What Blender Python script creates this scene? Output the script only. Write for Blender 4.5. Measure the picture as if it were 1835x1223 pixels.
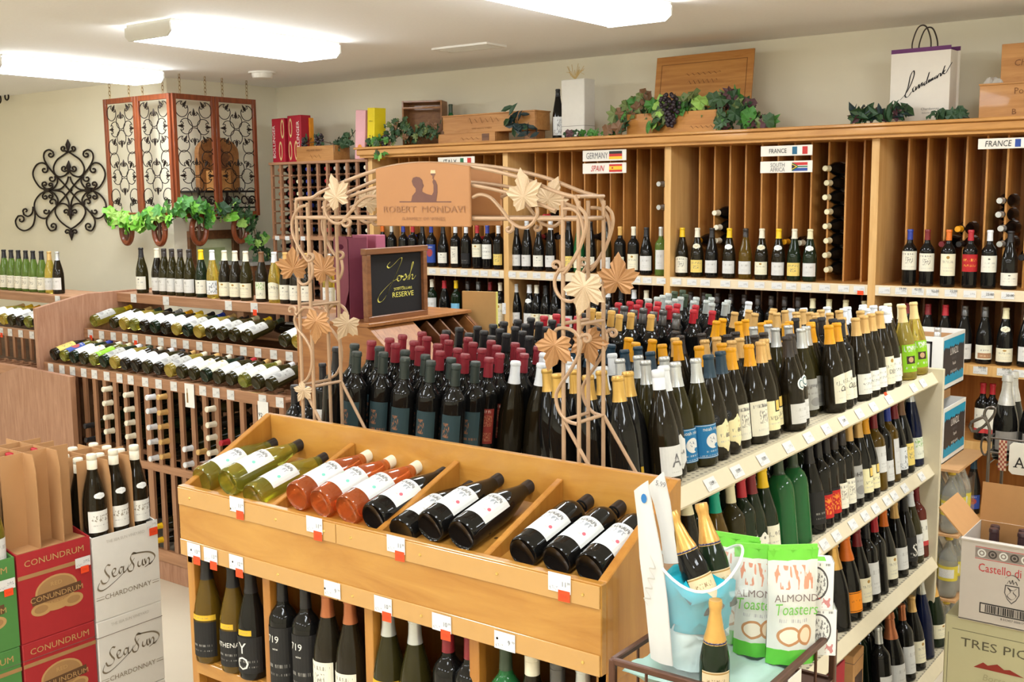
import bpy, math, random
from mathutils import Vector, Matrix, Euler
for o in list(bpy.data.objects): bpy.data.objects.remove(o)
S = bpy.context.scene
COL = S.collection
V = Vector
pi = math.pi
R_ = random.Random(7)
def lin(c):
    c = c/255.0
    return c/12.92 if c <= .04045 else ((c+.055)/1.055)**2.4
def rgb(r, g, b): return (lin(r), lin(g), lin(b), 1.0)

# ------------------------------------------------------------------ camera, world, exposure
YAW, PITCH, ROLL, FPX = 0.639096517, 0.131253464, -0.0101226477, 1971.557
CAM = V((0, 0, 2.05))
FW = V((-math.sin(YAW)*math.cos(PITCH), math.cos(YAW)*math.cos(PITCH), -math.sin(PITCH)))
R0 = V((math.cos(YAW), math.sin(YAW), 0)); U0 = R0.cross(FW)
RT = R0*math.cos(ROLL) + U0*math.sin(ROLL); UP = U0*math.cos(ROLL) - R0*math.sin(ROLL)
cd = bpy.data.cameras.new('camera'); cam = bpy.data.objects.new('camera', cd); COL.objects.link(cam)
cd.sensor_width = 36.0; cd.lens = 36.0*FPX/1835.0; cd.clip_start = .05; cd.clip_end = 60
cam.matrix_world = Matrix(((RT.x, UP.x, -FW.x, CAM.x), (RT.y, UP.y, -FW.y, CAM.y), (RT.z, UP.z, -FW.z, CAM.z), (0, 0, 0, 1)))
S.camera = cam
S.view_settings.view_transform = 'Standard'; S.view_settings.look = 'None'
S.view_settings.gamma = 1.0; S.view_settings.use_curve_mapping = False
S.view_settings.exposure = 0.68
w = bpy.data.worlds.new('world'); S.world = w; w.use_nodes = True
w.node_tree.nodes['Background'].inputs[0].default_value = (1.0, .93, .82, 1); w.node_tree.nodes['Background'].inputs[1].default_value = .3
LAMP_E = 15.0
S.cycles.max_bounces = 8; S.cycles.transmission_bounces = 8; S.cycles.glossy_bounces = 4; S.cycles.diffuse_bounces = 4
S.cycles.use_denoising = True

# surveying helper: the point where a sight line of the photograph meets a known plane of the room
def ray(px, py): return FW*FPX + RT*(px-917.5) - UP*(py-611.5)
def pt(px, py, x=None, y=None, z=None):
    d = ray(px, py)
    t = (x-CAM.x)/d.x if x is not None else (y-CAM.y)/d.y if y is not None else (z-CAM.z)/d.z
    return CAM + d*t

# ------------------------------------------------------------------ materials
def nodes(name):
    m = bpy.data.materials.new(name); m.use_nodes = True
    nt = m.node_tree
    return m, nt, nt.nodes['Principled BSDF'], nt.links.new
def setp(b, rough=.5, metal=0, coat=0, trans=0, ior=1.45, spec=.5, alpha=1):
    b.inputs['Roughness'].default_value = rough; b.inputs['Metallic'].default_value = metal
    b.inputs['Coat Weight'].default_value = coat; b.inputs['Transmission Weight'].default_value = trans
    b.inputs['IOR'].default_value = ior; b.inputs['Specular IOR Level'].default_value = spec; b.inputs['Alpha'].default_value = alpha
MC = {}
def mat(name, c, rough=.5, metal=0, var=.12, scale=30, bump=0, **k):
    """plain procedural colour with a fine noise variation"""
    if name in MC: return MC[name]
    m, nt, b, L = nodes(name); setp(b, rough, metal, **k)
    tc = nt.nodes.new('ShaderNodeTexCoord'); n = nt.nodes.new('ShaderNodeTexNoise')
    n.inputs['Scale'].default_value = scale; n.inputs['Detail'].default_value = 3
    mx = nt.nodes.new('ShaderNodeMix'); mx.data_type = 'RGBA'
    mx.inputs[6].default_value = tuple(v*(1-var) for v in c[:3])+(1,); mx.inputs[7].default_value = tuple(min(1, v*(1+var)) for v in c[:3])+(1,)
    L(tc.outputs['Object'], n.inputs['Vector']); L(n.outputs['Fac'], mx.inputs[0]); L(mx.outputs[2], b.inputs['Base Color'])
    if bump:
        bp = nt.nodes.new('ShaderNodeBump'); bp.inputs['Strength'].default_value = bump; bp.inputs['Distance'].default_value = .002
        L(n.outputs['Fac'], bp.inputs['Height']); L(bp.outputs['Normal'], b.inputs['Normal'])
    MC[name] = m; return m
def wood(name, c1, c2, axis=0, scale=6, stretch=12, rough=.42, coat=.15, knots=0, contrast=(.3, .75)):
    if name in MC: return MC[name]
    m, nt, b, L = nodes(name); setp(b, rough, coat=coat)
    tc = nt.nodes.new('ShaderNodeTexCoord'); mp = nt.nodes.new('ShaderNodeMapping')
    sc = [scale*2.2]*3; sc[axis] = scale*2.2/stretch; mp.inputs['Scale'].default_value = sc
    n = nt.nodes.new('ShaderNodeTexNoise'); n.inputs['Scale'].default_value = 2.2; n.inputs['Detail'].default_value = 7; n.inputs['Roughness'].default_value = .62; n.inputs['Distortion'].default_value = .9
    r = nt.nodes.new('ShaderNodeValToRGB'); r.color_ramp.elements[0].position = contrast[0]; r.color_ramp.elements[1].position = contrast[1]
    r.color_ramp.elements[0].color = c2; r.color_ramp.elements[1].color = c1
    L(tc.outputs['Object'], mp.inputs['Vector']); L(mp.outputs[0], n.inputs['Vector']); L(n.outputs['Fac'], r.inputs['Fac'])
    out = r.outputs['Color']
    if knots:
        v = nt.nodes.new('ShaderNodeTexVoronoi'); v.inputs['Scale'].default_value = knots
        lt = nt.nodes.new('ShaderNodeMath'); lt.operation = 'LESS_THAN'; lt.inputs[1].default_value = .022
        L(tc.outputs['Object'], v.inputs['Vector']); L(v.outputs['Distance'], lt.inputs[0])
        mx = nt.nodes.new('ShaderNodeMix'); mx.data_type = 'RGBA'; mx.inputs[7].default_value = (.06, .025, .006, 1)
        L(lt.outputs[0], mx.inputs[0]); L(out, mx.inputs[6]); out = mx.outputs[2]
    L(out, b.inputs['Base Color'])
    bp = nt.nodes.new('ShaderNodeBump'); bp.inputs['Strength'].default_value = .12; bp.inputs['Distance'].default_value = .001
    L(n.outputs['Fac'], bp.inputs['Height']); L(bp.outputs['Normal'], b.inputs['Normal'])
    MC[name] = m; return m
def glass(name, c, trans=0.0, rough=.035, spec=.36, coat=.0):
    if name in MC: return MC[name]
    m = mat(name, c, rough, var=.15, scale=8, trans=trans, ior=1.45, spec=spec, coat=coat); return m
def paper(name, base, items=(), rough=.65, metal=0):
    """printed paper: flat print laid out in the sheet's own UV square.
    r = filled rectangle, t = line of small type, d = disc, s = scribbled drawing"""
    if name in MC: return MC[name]
    m, nt, b, L = nodes(name); setp(b, rough, metal)
    N = nt.nodes.new
    tc = N('ShaderNodeUVMap'); sp = N('ShaderNodeSeparateXYZ'); L(tc.outputs[0], sp.inputs[0])
    def M(op, a, c=None):
        x = N('ShaderNodeMath'); x.operation = op
        for i, q in enumerate((a, c)):
            if q is None: continue
            if isinstance(q, (int, float)): x.inputs[i].default_value = q
            else: L(q, x.inputs[i])
        return x.outputs[0]
    u, v = sp.outputs[0], sp.outputs[1]
    nz = N('ShaderNodeTexNoise'); nz.inputs['Scale'].default_value = 9; L(tc.outputs[0], nz.inputs['Vector'])
    m0 = N('ShaderNodeMix'); m0.data_type = 'RGBA'
    m0.inputs[6].default_value = tuple(q*.94 for q in base[:3])+(1,); m0.inputs[7].default_value = tuple(min(1, q*1.04) for q in base[:3])+(1,)
    L(nz.outputs['Fac'], m0.inputs[0]); col = m0.outputs[2]
    for it in items:
        k = it[0]
        if k in 'rts':
            _, u0, u1, v0, v1, c = it[:6]
            a = M('LESS_THAN', M('ABSOLUTE', M('SUBTRACT', u, (u0+u1)/2)), (u1-u0)/2)
            e = M('LESS_THAN', M('ABSOLUTE', M('SUBTRACT', v, (v0+v1)/2)), (v1-v0)/2)
            k2 = M('MULTIPLY', a, e)
            if k in 'ts':
                f = it[6] if len(it) > 6 else 16
                mp = N('ShaderNodeMapping'); mp.inputs['Scale'].default_value = (f*1.6, (v1-v0)*14 if k == 't' else f, 1); mp.inputs['Location'].default_value = (u0*7.3+v0*3, v1*5.1, 0)
                L(tc.outputs[0], mp.inputs[0]); t = N('ShaderNodeTexNoise'); t.inputs['Scale'].default_value = 2.2 if k == 't' else 1.3; t.inputs['Detail'].default_value = 1.5
                L(mp.outputs[0], t.inputs['Vector']); k2 = M('MULTIPLY', k2, M('MULTIPLY', M('GREATER_THAN', t.outputs['Fac'], .53), .75))
        else:
            _, cu, cv, ru, rv, c = it[:6]
            du = M('DIVIDE', M('SUBTRACT', u, cu), ru); dv = M('DIVIDE', M('SUBTRACT', v, cv), rv)
            k2 = M('LESS_THAN', M('ADD', M('MULTIPLY', du, du), M('MULTIPLY', dv, dv)), 1.0)
        x = N('ShaderNodeMix'); x.data_type = 'RGBA'; x.inputs[7].default_value = c
        L(k2, x.inputs[0]); L(col, x.inputs[6]); col = x.outputs[2]
    L(col, b.inputs['Base Color']); MC[name] = m; return m
def emit(name, c, s):
    m, nt, b, L = nodes(name); b.inputs['Base Color'].default_value = c
    tc = nt.nodes.new('ShaderNodeTexCoord'); n = nt.nodes.new('ShaderNodeTexNoise'); n.inputs['Scale'].default_value = 3
    mr = nt.nodes.new('ShaderNodeMapRange'); mr.inputs['To Min'].default_value = s*.97; mr.inputs['To Max'].default_value = s*1.03
    L(tc.outputs['Object'], n.inputs['Vector']); L(n.outputs['Fac'], mr.inputs['Value']); L(mr.outputs[0], b.inputs['Emission Strength'])
    b.inputs['Emission Color'].default_value = c; return m

# ------------------------------------------------------------------ mesh building
class MB:
    def __init__(s): s.v, s.f, s.m, s.uv = [], [], [], {}
    def add(s, vs, fs, mi=0, uvs=None):
        n = len(s.v); s.v += [V(q) for q in vs]
        for i, f in enumerate(fs):
            if uvs: s.uv[len(s.f)] = [uvs[j] for j in f]
            s.f.append([n+j for j in f]); s.m.append(mi)
        return s
    def box(s, x0, x1, y0, y1, z0, z1, mi=0, M=None):
        vs = [V((x, y, z)) for z in (z0, z1) for y in (y0, y1) for x in (x0, x1)]
        if M: vs = [M @ q for q in vs]
        return s.add(vs, [(0, 2, 3, 1), (4, 5, 7, 6), (0, 1, 5, 4), (2, 6, 7, 3), (0, 4, 6, 2), (1, 3, 7, 5)], mi)
    def bar(s, p, q, w, h=None, up=V((0, 0, 1)), mi=0):
        p, q = V(p), V(q); d = (q-p).normalized(); h = h or w
        if abs(d.dot(up)) > .95: up = V((1, 0, 0))
        a = d.cross(up).normalized(); b = a.cross(d)
        vs = [e+a*i*w/2+b*j*h/2 for e in (p, q) for j in (-1, 1) for i in (-1, 1)]
        return s.add(vs, [(0, 2, 3, 1), (4, 5, 7, 6), (0, 1, 5, 4), (2, 6, 7, 3), (0, 4, 6, 2), (1, 3, 7, 5)], mi)
    def tube(s, P, r, n=6, mi=0, cap=True, rr=None):
        P = [V(p) for p in P]; k = len(P); base = len(s.v); ref = None
        for i, p in enumerate(P):
            d = (P[min(i+1, k-1)]-P[max(i-1, 0)]).normalized()
            if ref is None: ref = d.orthogonal().normalized()
            a = (ref-d*ref.dot(d)).normalized(); ref = a; b = d.cross(a)
            q = rr[i] if rr else r
            for j in range(n):
                t = 2*pi*j/n; s.v.append(p+(a*math.cos(t)+b*math.sin(t))*q)
        for i in range(k-1):
            for j in range(n):
                a0 = base+i*n+j; a1 = base+i*n+(j+1) % n
                s.f.append([a0, a1, a1+n, a0+n]); s.m.append(mi)
        if cap:
            s.f.append([base+j for j in range(n)][::-1]); s.m.append(mi)
            s.f.append([base+(k-1)*n+j for j in range(n)]); s.m.append(mi)
        return s
    def lathe(s, prof, n=20, mi=0, M=None):
        base = len(s.v); k = len(prof)
        for r, z in prof:
            for j in range(n):
                q = V((r*math.cos(2*pi*j/n), r*math.sin(2*pi*j/n), z)); s.v.append(M @ q if M else q)
        for i in range(k-1):
            for j in range(n):
                a = base+i*n+j; b = base+i*n+(j+1) % n
                s.f.append([a, b, b+n, a+n]); s.m.append(mi)
        s.f.append([base+j for j in range(n)][::-1]); s.m.append(mi)
        s.f.append([base+(k-1)*n+j for j in range(n)]); s.m.append(mi)
        return s
    def prism(s, poly, t, M=None, mi=0):
        """polygon in the local x,y plane extruded t along local z"""
        n = len(poly); vs = [V((x, y, z)) for z in (0, t) for x, y in poly]
        if M: vs = [M @ q for q in vs]
        return s.add(vs, [list(range(n))[::-1], list(range(n, 2*n))]+[[i, (i+1) % n, (i+1) % n+n, i+n] for i in range(n)], mi)
    def quad(s, a, b, c, d, mi=0):
        return s.add([a, b, c, d], [(0, 1, 2, 3)], mi, [(0, 0), (1, 0), (1, 1), (0, 1)])
def to_mesh(name, mb, smooth=False):
    me = bpy.data.meshes.new(name); me.from_pydata([tuple(q) for q in mb.v], [], mb.f)
    if any(mb.m): me.polygons.foreach_set('material_index', mb.m)
    if mb.uv:
        ul = me.uv_layers.new(name='UVMap')
        for fi, uvs in mb.uv.items():
            for li, q in zip(me.polygons[fi].loop_indices, uvs): ul.data[li].uv = q
    if smooth:
        me.polygons.foreach_set('use_smooth', [True]*len(me.polygons))
        if smooth != 'all': me.set_sharp_from_angle(angle=math.radians(40))
    me.update(); return me
WM = {}
def tag(o, label=None, cat=None, group=None, kind=None):
    if label: o['label'] = label
    if cat: o['category'] = cat
    if group: o['group'] = group
    if kind: o['kind'] = kind
    return o
def thing(name, label, cat, loc, rz=0, group=None):
    o = bpy.data.objects.new(name, None); COL.objects.link(o); o.empty_display_size = .05
    o.location = V(loc); o.rotation_euler = (0, 0, rz); WM[o.name] = Matrix.Translation(V(loc)) @ Matrix.Rotation(rz, 4, 'Z')
    return tag(o, label, cat, group)
def build(name, mb, mats, parent=None, smooth=False, bevel=0):
    """mesh given in room coordinates -> one object (top-level: origin at its base)"""
    if parent is not None: M = WM[parent.name].inverted(); W = WM[parent.name]
    else:
        xs = [q.x for q in mb.v]; ys = [q.y for q in mb.v]; zs = [q.z for q in mb.v]
        W = Matrix.Translation(V(((min(xs)+max(xs))/2, (min(ys)+max(ys))/2, min(zs)))); M = W.inverted()
    mb.v = [M @ q for q in mb.v]
    o = bpy.data.objects.new(name, to_mesh(name, mb, smooth)); COL.objects.link(o)
    for m in (mats if isinstance(mats, (list, tuple)) else [mats]): o.data.materials.append(m)
    if parent is not None: o.parent = parent
    else: o.location = W.translation
    WM[o.name] = W
    if bevel:
        b = o.modifiers.new('edge', 'BEVEL'); b.width = bevel; b.segments = 1; b.limit_method = 'ANGLE'
    return o
def inst(name, me, M, parent=None, m=None):
    """object sharing mesh data, placed by M (local to parent)"""
    o = bpy.data.objects.new(name, me); COL.objects.link(o)
    if parent is not None: o.parent = parent
    o.matrix_basis = M; WM[o.name] = (WM[parent.name] if parent is not None else Matrix()) @ M
    if m is not None:
        o.material_slots[0].link = 'OBJECT'; o.material_slots[0].material = m
    return o
def local(parent, M): return WM[parent.name].inverted() @ M
def bx(name, x0, x1, y0, y1, z0, z1, m, parent=None, bevel=.0015):
    return build(name, MB().box(min(x0, x1), max(x0, x1), min(y0, y1), max(y0, y1), min(z0, z1), max(z0, z1)), m, parent, bevel=bevel)
def struct(o): o['kind'] = 'structure'; return o
def frame(o, x, y, z=None):
    """matrix with columns x, y, z and origin o"""
    x = V(x).normalized(); y = V(y).normalized(); z = V(z).normalized() if z else x.cross(y)
    return Matrix(((x.x, y.x, z.x, o[0]), (x.y, y.y, z.y, o[1]), (x.z, y.z, z.z, o[2]), (0, 0, 0, 1)))
def catmull(P, n=6):
    P = [V(p) for p in P]; out = []
    for i in range(len(P)-1):
        a = P[max(i-1, 0)]; b = P[i]; c = P[i+1]; d = P[min(i+2, len(P)-1)]
        for k in range(n):
            t = k/n
            out.append(.5*((2*b)+(c-a)*t+(2*a-5*b+4*c-d)*t*t+(3*b-a-3*c+d)*t**3))
    return out+[P[-1]]
def spiral(cx, cy, r0, r1, a0, a1, n=18):
    return [V((cx+(r0+(r1-r0)*i/n)*math.cos(a0+(a1-a0)*i/n), cy+(r0+(r1-r0)*i/n)*math.sin(a0+(a1-a0)*i/n), 0)) for i in range(n+1)]
TX = {}
def text_geo(s):
    """built-in font, scaled so a capital is 1 high and starts at x = 0"""
    if s in TX: return TX[s]
    def raw(t):
        c = bpy.data.curves.new('lettering', 'FONT'); c.body = t; c.resolution_u = 2
        o = bpy.data.objects.new('lettering', c); me = bpy.data.meshes.new_from_object(o)
        r = ([q.co.xy.copy() for q in me.vertices], [list(p.vertices) for p in me.polygons])
        bpy.data.objects.remove(o); bpy.data.curves.remove(c); bpy.data.meshes.remove(me); return r
    if '_cap' not in TX: TX['_cap'] = max(q.y for q in raw('H')[0])
    v, f = raw(s); h = TX['_cap']; x0 = min(q.x for q in v)
    v = [V(((q.x-x0)/h, q.y/h)) for q in v]; TX[s] = (v, f, max(q.x for q in v)); return TX[s]
def text_mb(s, h, fn, xs=1, shear=0, align=.5):
    v, f, wd = text_geo(s); mb = MB()
    mb.add([fn(((q.x-wd*align)*xs+q.y*shear)*h, q.y*h) for q in v], f); return mb
def text(name, s, o, xd, yd, h, m, parent, xs=1, shear=0, align=.5, lift=.0012):
    xd = V(xd).normalized(); yd = V(yd).normalized(); n = xd.cross(yd)*lift; o = V(o)
    return build(name, text_mb(s, h, lambda x, y: o+xd*x+yd*y+n, xs, shear, align), m, parent)
def stroke_mb(P, nib, fn, n=6, thin=.25):
    """pen strokes: each stroke is a list of 2-D points; nib = (dx, dy) of a broad pen"""
    mb = MB(); nb = V((nib[0], nib[1], 0)); n2 = V((-nib[1], nib[0], 0))*thin
    for st in P:
        c = catmull([(p[0], p[1], 0) for p in st], n)
        for a, b in zip(c, c[1:]):
            for q in (nb, n2):
                mb.add([fn(*(a-q).xy), fn(*(a+q).xy), fn(*(b+q).xy), fn(*(b-q).xy)], [(0, 1, 2, 3)])
    return mb
def planefn(o, xd, yd, lift=.0012):
    o = V(o); xd = V(xd).normalized(); yd = V(yd).normalized(); n = xd.cross(yd)*lift
    return lambda x, y: o+xd*x+yd*y+n
# ------------------------------------------------------------------ palette
WALL = mat('wall_paint', rgb(235, 227, 203), .75, var=.03, scale=4, bump=.1)
CEIL = mat('ceiling_paint', rgb(251, 249, 245), .85, var=.04, scale=60, bump=.3)
FLOOR = mat('vinyl_floor', rgb(214, 202, 180), .35, var=.06, scale=3)
WHITE = mat('white_enamel', rgb(232, 228, 218), .4, var=.03)
PINE = wood('pine', rgb(220, 162, 88), rgb(180, 118, 54), 2, 5, 14)
PINEX = wood('pine_x', rgb(216, 160, 88), rgb(176, 118, 56), 0, 5, 14)
PINEP = wood('pine_pale', rgb(228, 186, 124), rgb(204, 154, 90), 2, 5, 14)
PINED = wood('pine_board', rgb(200, 136, 66), rgb(162, 98, 40), 2, 5, 14)
MAPLE = wood('maple', rgb(194, 142, 66), rgb(168, 112, 42), 0, 3.2, 5, .3, .3, knots=4.2)
MAPLEZ = wood('maple_z', rgb(188, 132, 56), rgb(162, 102, 36), 2, 4, 8, .3, .3)
REDW = wood('redwood', rgb(172, 126, 92), rgb(134, 92, 64), 2, 7, 14, .5)
REDWX = wood('redwood_x', rgb(186, 138, 102), rgb(146, 102, 72), 0, 7, 14, .5)
LAM = wood('walnut_laminate', rgb(184, 140, 112), rgb(152, 106, 80), 2, 9, 9, .45)
CRATE = wood('crate_wood', rgb(200, 146, 84), rgb(166, 110, 54), 0, 6, 12, .5)
CRATED = wood('crate_wood_dark', rgb(168, 114, 62), rgb(128, 82, 42), 0, 6, 12, .5)
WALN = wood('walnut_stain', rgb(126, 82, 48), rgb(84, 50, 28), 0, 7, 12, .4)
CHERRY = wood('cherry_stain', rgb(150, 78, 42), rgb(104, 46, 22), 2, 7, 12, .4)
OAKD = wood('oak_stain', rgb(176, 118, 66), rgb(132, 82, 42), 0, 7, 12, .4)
CARD = mat('cardboard', rgb(196, 150, 102), .8, var=.07, scale=18)
KRAFT = mat('kraft_divider', rgb(180, 134, 88), .85, var=.05, scale=25)
TAG = paper('price_tag', rgb(222, 220, 216), [('t', .08, .45, .14, .36, rgb(170, 168, 170), 7), ('t', .5, .92, .36, .66, rgb(120, 120, 124), 5)])
TAGR = paper('sale_sticker', rgb(238, 74, 28), [('t', .2, .85, .3, .65, rgb(190, 40, 14), 6)])
INK = mat('ink_black', rgb(34, 30, 30), .6); GREYINK = mat('ink_grey', rgb(110, 108, 110), .6)
IRON = mat('wrought_iron', rgb(46, 36, 30), .5, .6, scale=60); BLACKP = mat('black_paint', rgb(24, 22, 22), .4)
CHANNEL = mat('clear_price_channel', rgb(192, 146, 84), .12, var=.04, spec=.6, coat=.3)
SCREWM = mat('brass_screw', rgb(226, 190, 110), .3, .8)
GOND = mat('shelf_enamel', rgb(216, 203, 174), .4, var=.04)
def perforated():
    m, nt, b, L = nodes('perforated_deck'); setp(b, .45)
    tc = nt.nodes.new('ShaderNodeTexCoord'); mp = nt.nodes.new('ShaderNodeMapping'); mp.inputs['Scale'].default_value = (40, 40, 40)
    fr = nt.nodes.new('ShaderNodeVectorMath'); fr.operation = 'FRACTION'; sb = nt.nodes.new('ShaderNodeVectorMath'); sb.operation = 'SUBTRACT'; sb.inputs[1].default_value = (.5, .5, .5)
    ml = nt.nodes.new('ShaderNodeVectorMath'); ml.operation = 'MULTIPLY'; ml.inputs[1].default_value = (1, 1, 0)
    ln = nt.nodes.new('ShaderNodeVectorMath'); ln.operation = 'LENGTH'; lt = nt.nodes.new('ShaderNodeMath'); lt.operation = 'LESS_THAN'; lt.inputs[1].default_value = .2
    mx = nt.nodes.new('ShaderNodeMix'); mx.data_type = 'RGBA'; mx.inputs[6].default_value = rgb(212, 199, 170); mx.inputs[7].default_value = rgb(120, 110, 92)
    L(tc.outputs['Object'], mp.inputs[0]); L(mp.outputs[0], fr.inputs[0]); L(fr.outputs[0], sb.inputs[0]); L(sb.outputs[0], ml.inputs[0]); L(ml.outputs[0], ln.inputs[0])
    L(ln.outputs['Value'], lt.inputs[0]); L(lt.outputs[0], mx.inputs[0]); L(mx.outputs[2], b.inputs['Base Color']); return m
DECK = perforated()

# ------------------------------------------------------------------ the room
FZ, CZ, WY, LX, LY = -.15, 2.975, 6.45, -7.25, 5.35
struct(bx('floor', -10.5, 3.2, -4, WY, FZ-.1, FZ, FLOOR, bevel=0))
struct(bx('ceiling', -10.5, 3.2, -4, WY+.1, CZ, CZ+.1, CEIL, bevel=0))
struct(bx('wall_back', LX, 3.2, WY, WY+.1, FZ, CZ, WALL, bevel=0))
struct(bx('wall_left', LX-.1, LX, LY, WY+.1, FZ, CZ, WALL, bevel=0))
struct(bx('wall_recess', -10.5, LX-.1, LY, LY+.1, FZ, CZ, WALL, bevel=0))
struct(bx('wall_far_left', -10.6, -10.5, -4, LY+.1, FZ, CZ, WALL, bevel=0))
struct(bx('wall_right', 3.2, 3.3, -4, WY+.1, FZ, CZ, WALL, bevel=0))
struct(bx('wall_front', -10.6, 3.3, -4.1, -4, FZ, CZ, WALL, bevel=0))
LAMPM = emit('lamp_diffuser', (.90, .955, 1, 1), LAMP_E)
ENDM = mat('lamp_end_cap', rgb(214, 210, 200), .5, var=.03)
ENDM.node_tree.nodes['Principled BSDF'].inputs['Subsurface Weight'].default_value = 0
lampn = 0
LPOS = {(-7.03, 4.42): 'fluorescent ceiling light at the far left, above the wall scroll', (-5.06, 4.24): 'fluorescent ceiling light left of the smoke detector, with its end cap showing', (-2.84, 4.28): 'fluorescent ceiling light nearest the air vent, cut by the top of the picture'}
def lamp(x, y, label, group=None):
    t = thing('fluorescent_light', label, 'ceiling light', (x, y, CZ-.1), 0, group)
    w, h, l = .19, .085, .6
    prof = [(-w, CZ-.012), (-w, CZ-.06), (-w+.03, CZ-h), (w-.03, CZ-h), (w, CZ-.06), (w, CZ-.012)]
    build('housing', MB().box(x-w-.004, x+w+.004, y-l, y+l, CZ-.014, CZ), ENDM, t)
    mb = MB(); n = len(prof)
    vs = [V((x+a, y+s*l, z)) for s in (-1, 1) for a, z in prof]
    mb.add(vs, [[i, i+1, i+1+n, i+n] for i in range(n-1)])
    build('diffuser', mb, LAMPM, t)
    for s in (-1, 1):
        M = Matrix(((1, 0, 0, x), (0, 0, -1, y+s*l+(.012 if s > 0 else 0)), (0, 1, 0, 0), (0, 0, 0, 1)))
        build('end_cap', MB().prism([(a*1.02, z-(.004 if z < CZ else 0)) for a, z in prof], .012, M), ENDM, t)
for k, v in LPOS.items(): lamp(k[0], k[1], v)
for x in (-7.03, -5.06, -2.84, -.7, 1.5):
    for y in (4.26, .7, -2.6):
        if (x > -2 or y < 4) and not (x < -6 and y > 4): lamp(x, y, 'fluorescent light outside the view, %s row from the back, %s column from the left' % (('first', 'second', 'third')[round((4.26-y)/3.4)], ('first', 'second', 'third', 'fourth', 'fifth')[round((x+7.03)/2.13)]))
# vent and smoke detector
t = thing('air_vent', 'white louvred air vent flush in the ceiling', 'vent', (-4.4, 5.5, CZ-.012))
build('vent_frame', MB().box(-4.62, -4.18, 5.40, 5.42, CZ-.012, CZ).box(-4.62, -4.18, 5.58, 5.60, CZ-.012, CZ).box(-4.62, -4.60, 5.42, 5.58, CZ-.012, CZ).box(-4.20, -4.18, 5.42, 5.58, CZ-.012, CZ), WHITE, t)
for i in range(6): build('louvre', MB().bar((-4.6, 5.435+.026*i, CZ-.006), (-4.2, 5.435+.026*i, CZ-.006), .003, .016, up=V((0, .6, .8))), WHITE, t)
p = pt(470, 134, z=CZ-.02)
t = thing('smoke_detector', 'round white smoke detector on the ceiling near the corner', 'smoke detector', (p.x, p.y, CZ-.05))
build('detector_body', MB().lathe([(.05, CZ-.05), (.07, CZ-.045), (.078, CZ-.025), (.078, CZ-.012)], 24, M=Matrix.Translation((p.x, p.y, 0))), WHITE, t, smooth=True)
build('mounting_plate', MB().lathe([(.1, CZ-.012), (.1, CZ)], 24, M=Matrix.Translation((p.x, p.y, 0))), WHITE, t, smooth=True)

def ptag(x, y, z, w, h, parent, nx=0, ny=-1, red=False, m=None, up=(0, 0, 1)):
    """paper price ticket standing on a rail, facing nx,ny"""
    n = V((nx, ny, 0)).normalized(); r = V((-n.y, n.x, 0)); u = V(up).normalized(); c = V((x, y, z))+n*.0025
    mb = MB().quad(c-r*w/2-u*h/2, c+r*w/2-u*h/2, c+r*w/2+u*h/2, c-r*w/2+u*h/2)
    o = build('price_tag', mb, m or TAG, parent)
    if red:
        c = c+n*.002-u*h*.52+r*w*.12; s = .55*w
        build('sale_sticker', MB().quad(c-r*s/2-u*h*.32, c+r*s/2-u*h*.32, c+r*s/2+u*h*.32, c-r*s/2+u*h*.32), TAGR, parent)
    return o

# ------------------------------------------------------------------ pine wall unit along the back wall
BY, BACK = 5.95, 6.43
POSTX = [-5.705, -4.464, -3.239, -1.987, -.74]
SH = [1.55, 1.157, .753, .35]
unit = thing('wall_shelving_unit', 'long pine wall shelving unit of open bays under a moulded top board', 'shelving unit', (-3.2, 6.2, FZ))
bx('back_board', POSTX[0], POSTX[-1], BACK, BACK+.015, FZ, 2.335, PINED, unit)
for x in POSTX: bx('upright', x-.021, x+.021, BY, BACK, FZ, 2.336, PINEP, unit)
for a, b in zip(POSTX, POSTX[1:]):
    for k, z in enumerate(SH):
        s = bx('shelf', a+.021, b-.021, BY+.012, BACK, z-.03, z, PINEX, unit)
        bx('shelf_edge', a+.021, b-.021, BY, BY+.012, z-.056, z, PINEP if k else mat('pale_edge', rgb(226, 208, 176), .5, var=.05), unit)
    n = 12
    for i in range(1, n): 
        x = a+.02+(b-a-.04)*i/n
        bx('bin_divider', x-.005, x+.005, 6.13, BACK, 1.55, 2.336, PINE, unit, bevel=0)
        bx('lower_divider', x-.005, x+.005, 6.16, BACK, 1.157, 1.49, WALN, unit, bevel=0)
bx('top_board', -5.76, -.7, 5.90, 6.44, 2.335, 2.375, PINEX, unit)
bx('top_moulding', -5.775, -.7, 5.88, 5.905, 2.352, 2.395, PINEX, unit, .006)
bx('top_cap', -5.79, -.7, 5.865, 6.44, 2.395, 2.412, PINEX, unit, .004)
for px in (775, 795, 812, 832, 852, 868, 888, 918, 938, 962, 985, 1006, 1046, 1082, 1140, 1160, 1185, 1213, 1240, 1264, 1300, 1332, 1361, 1392, 1418, 1445, 1478, 1512, 1540, 1585, 1615, 1645, 1671, 1704, 1738, 1770, 1806):
    p = pt(px, 487+(px-775)*.041, y=BY); ptag(p.x, BY, 1.524, .062, .036, unit, red=(px == 1540))
for px in (1757, 1800, 1830): p = pt(px, 660, y=BY); ptag(p.x, BY, 1.131, .07, .038, unit)
p = pt(903.5, 545, y=BY); ptag(p.x, BY, 1.29, .03, .075, unit)
for s, px, py in (('52.00', 1676, 522), ('22.00', 1709, 522), ('25.00', 1774, 528), ('30.00', 1810, 530), ('42.00', 1645, 519), ('19.99', 1618, 518), ('50.00', 1760, 659), ('29.00', 1803, 662)):
    p = pt(px, py, y=BY-.005); text('lettering', s, p-V((0, 0, .005)), (1, 0, 0), (0, 0, 1), .012, INK, unit)

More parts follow.
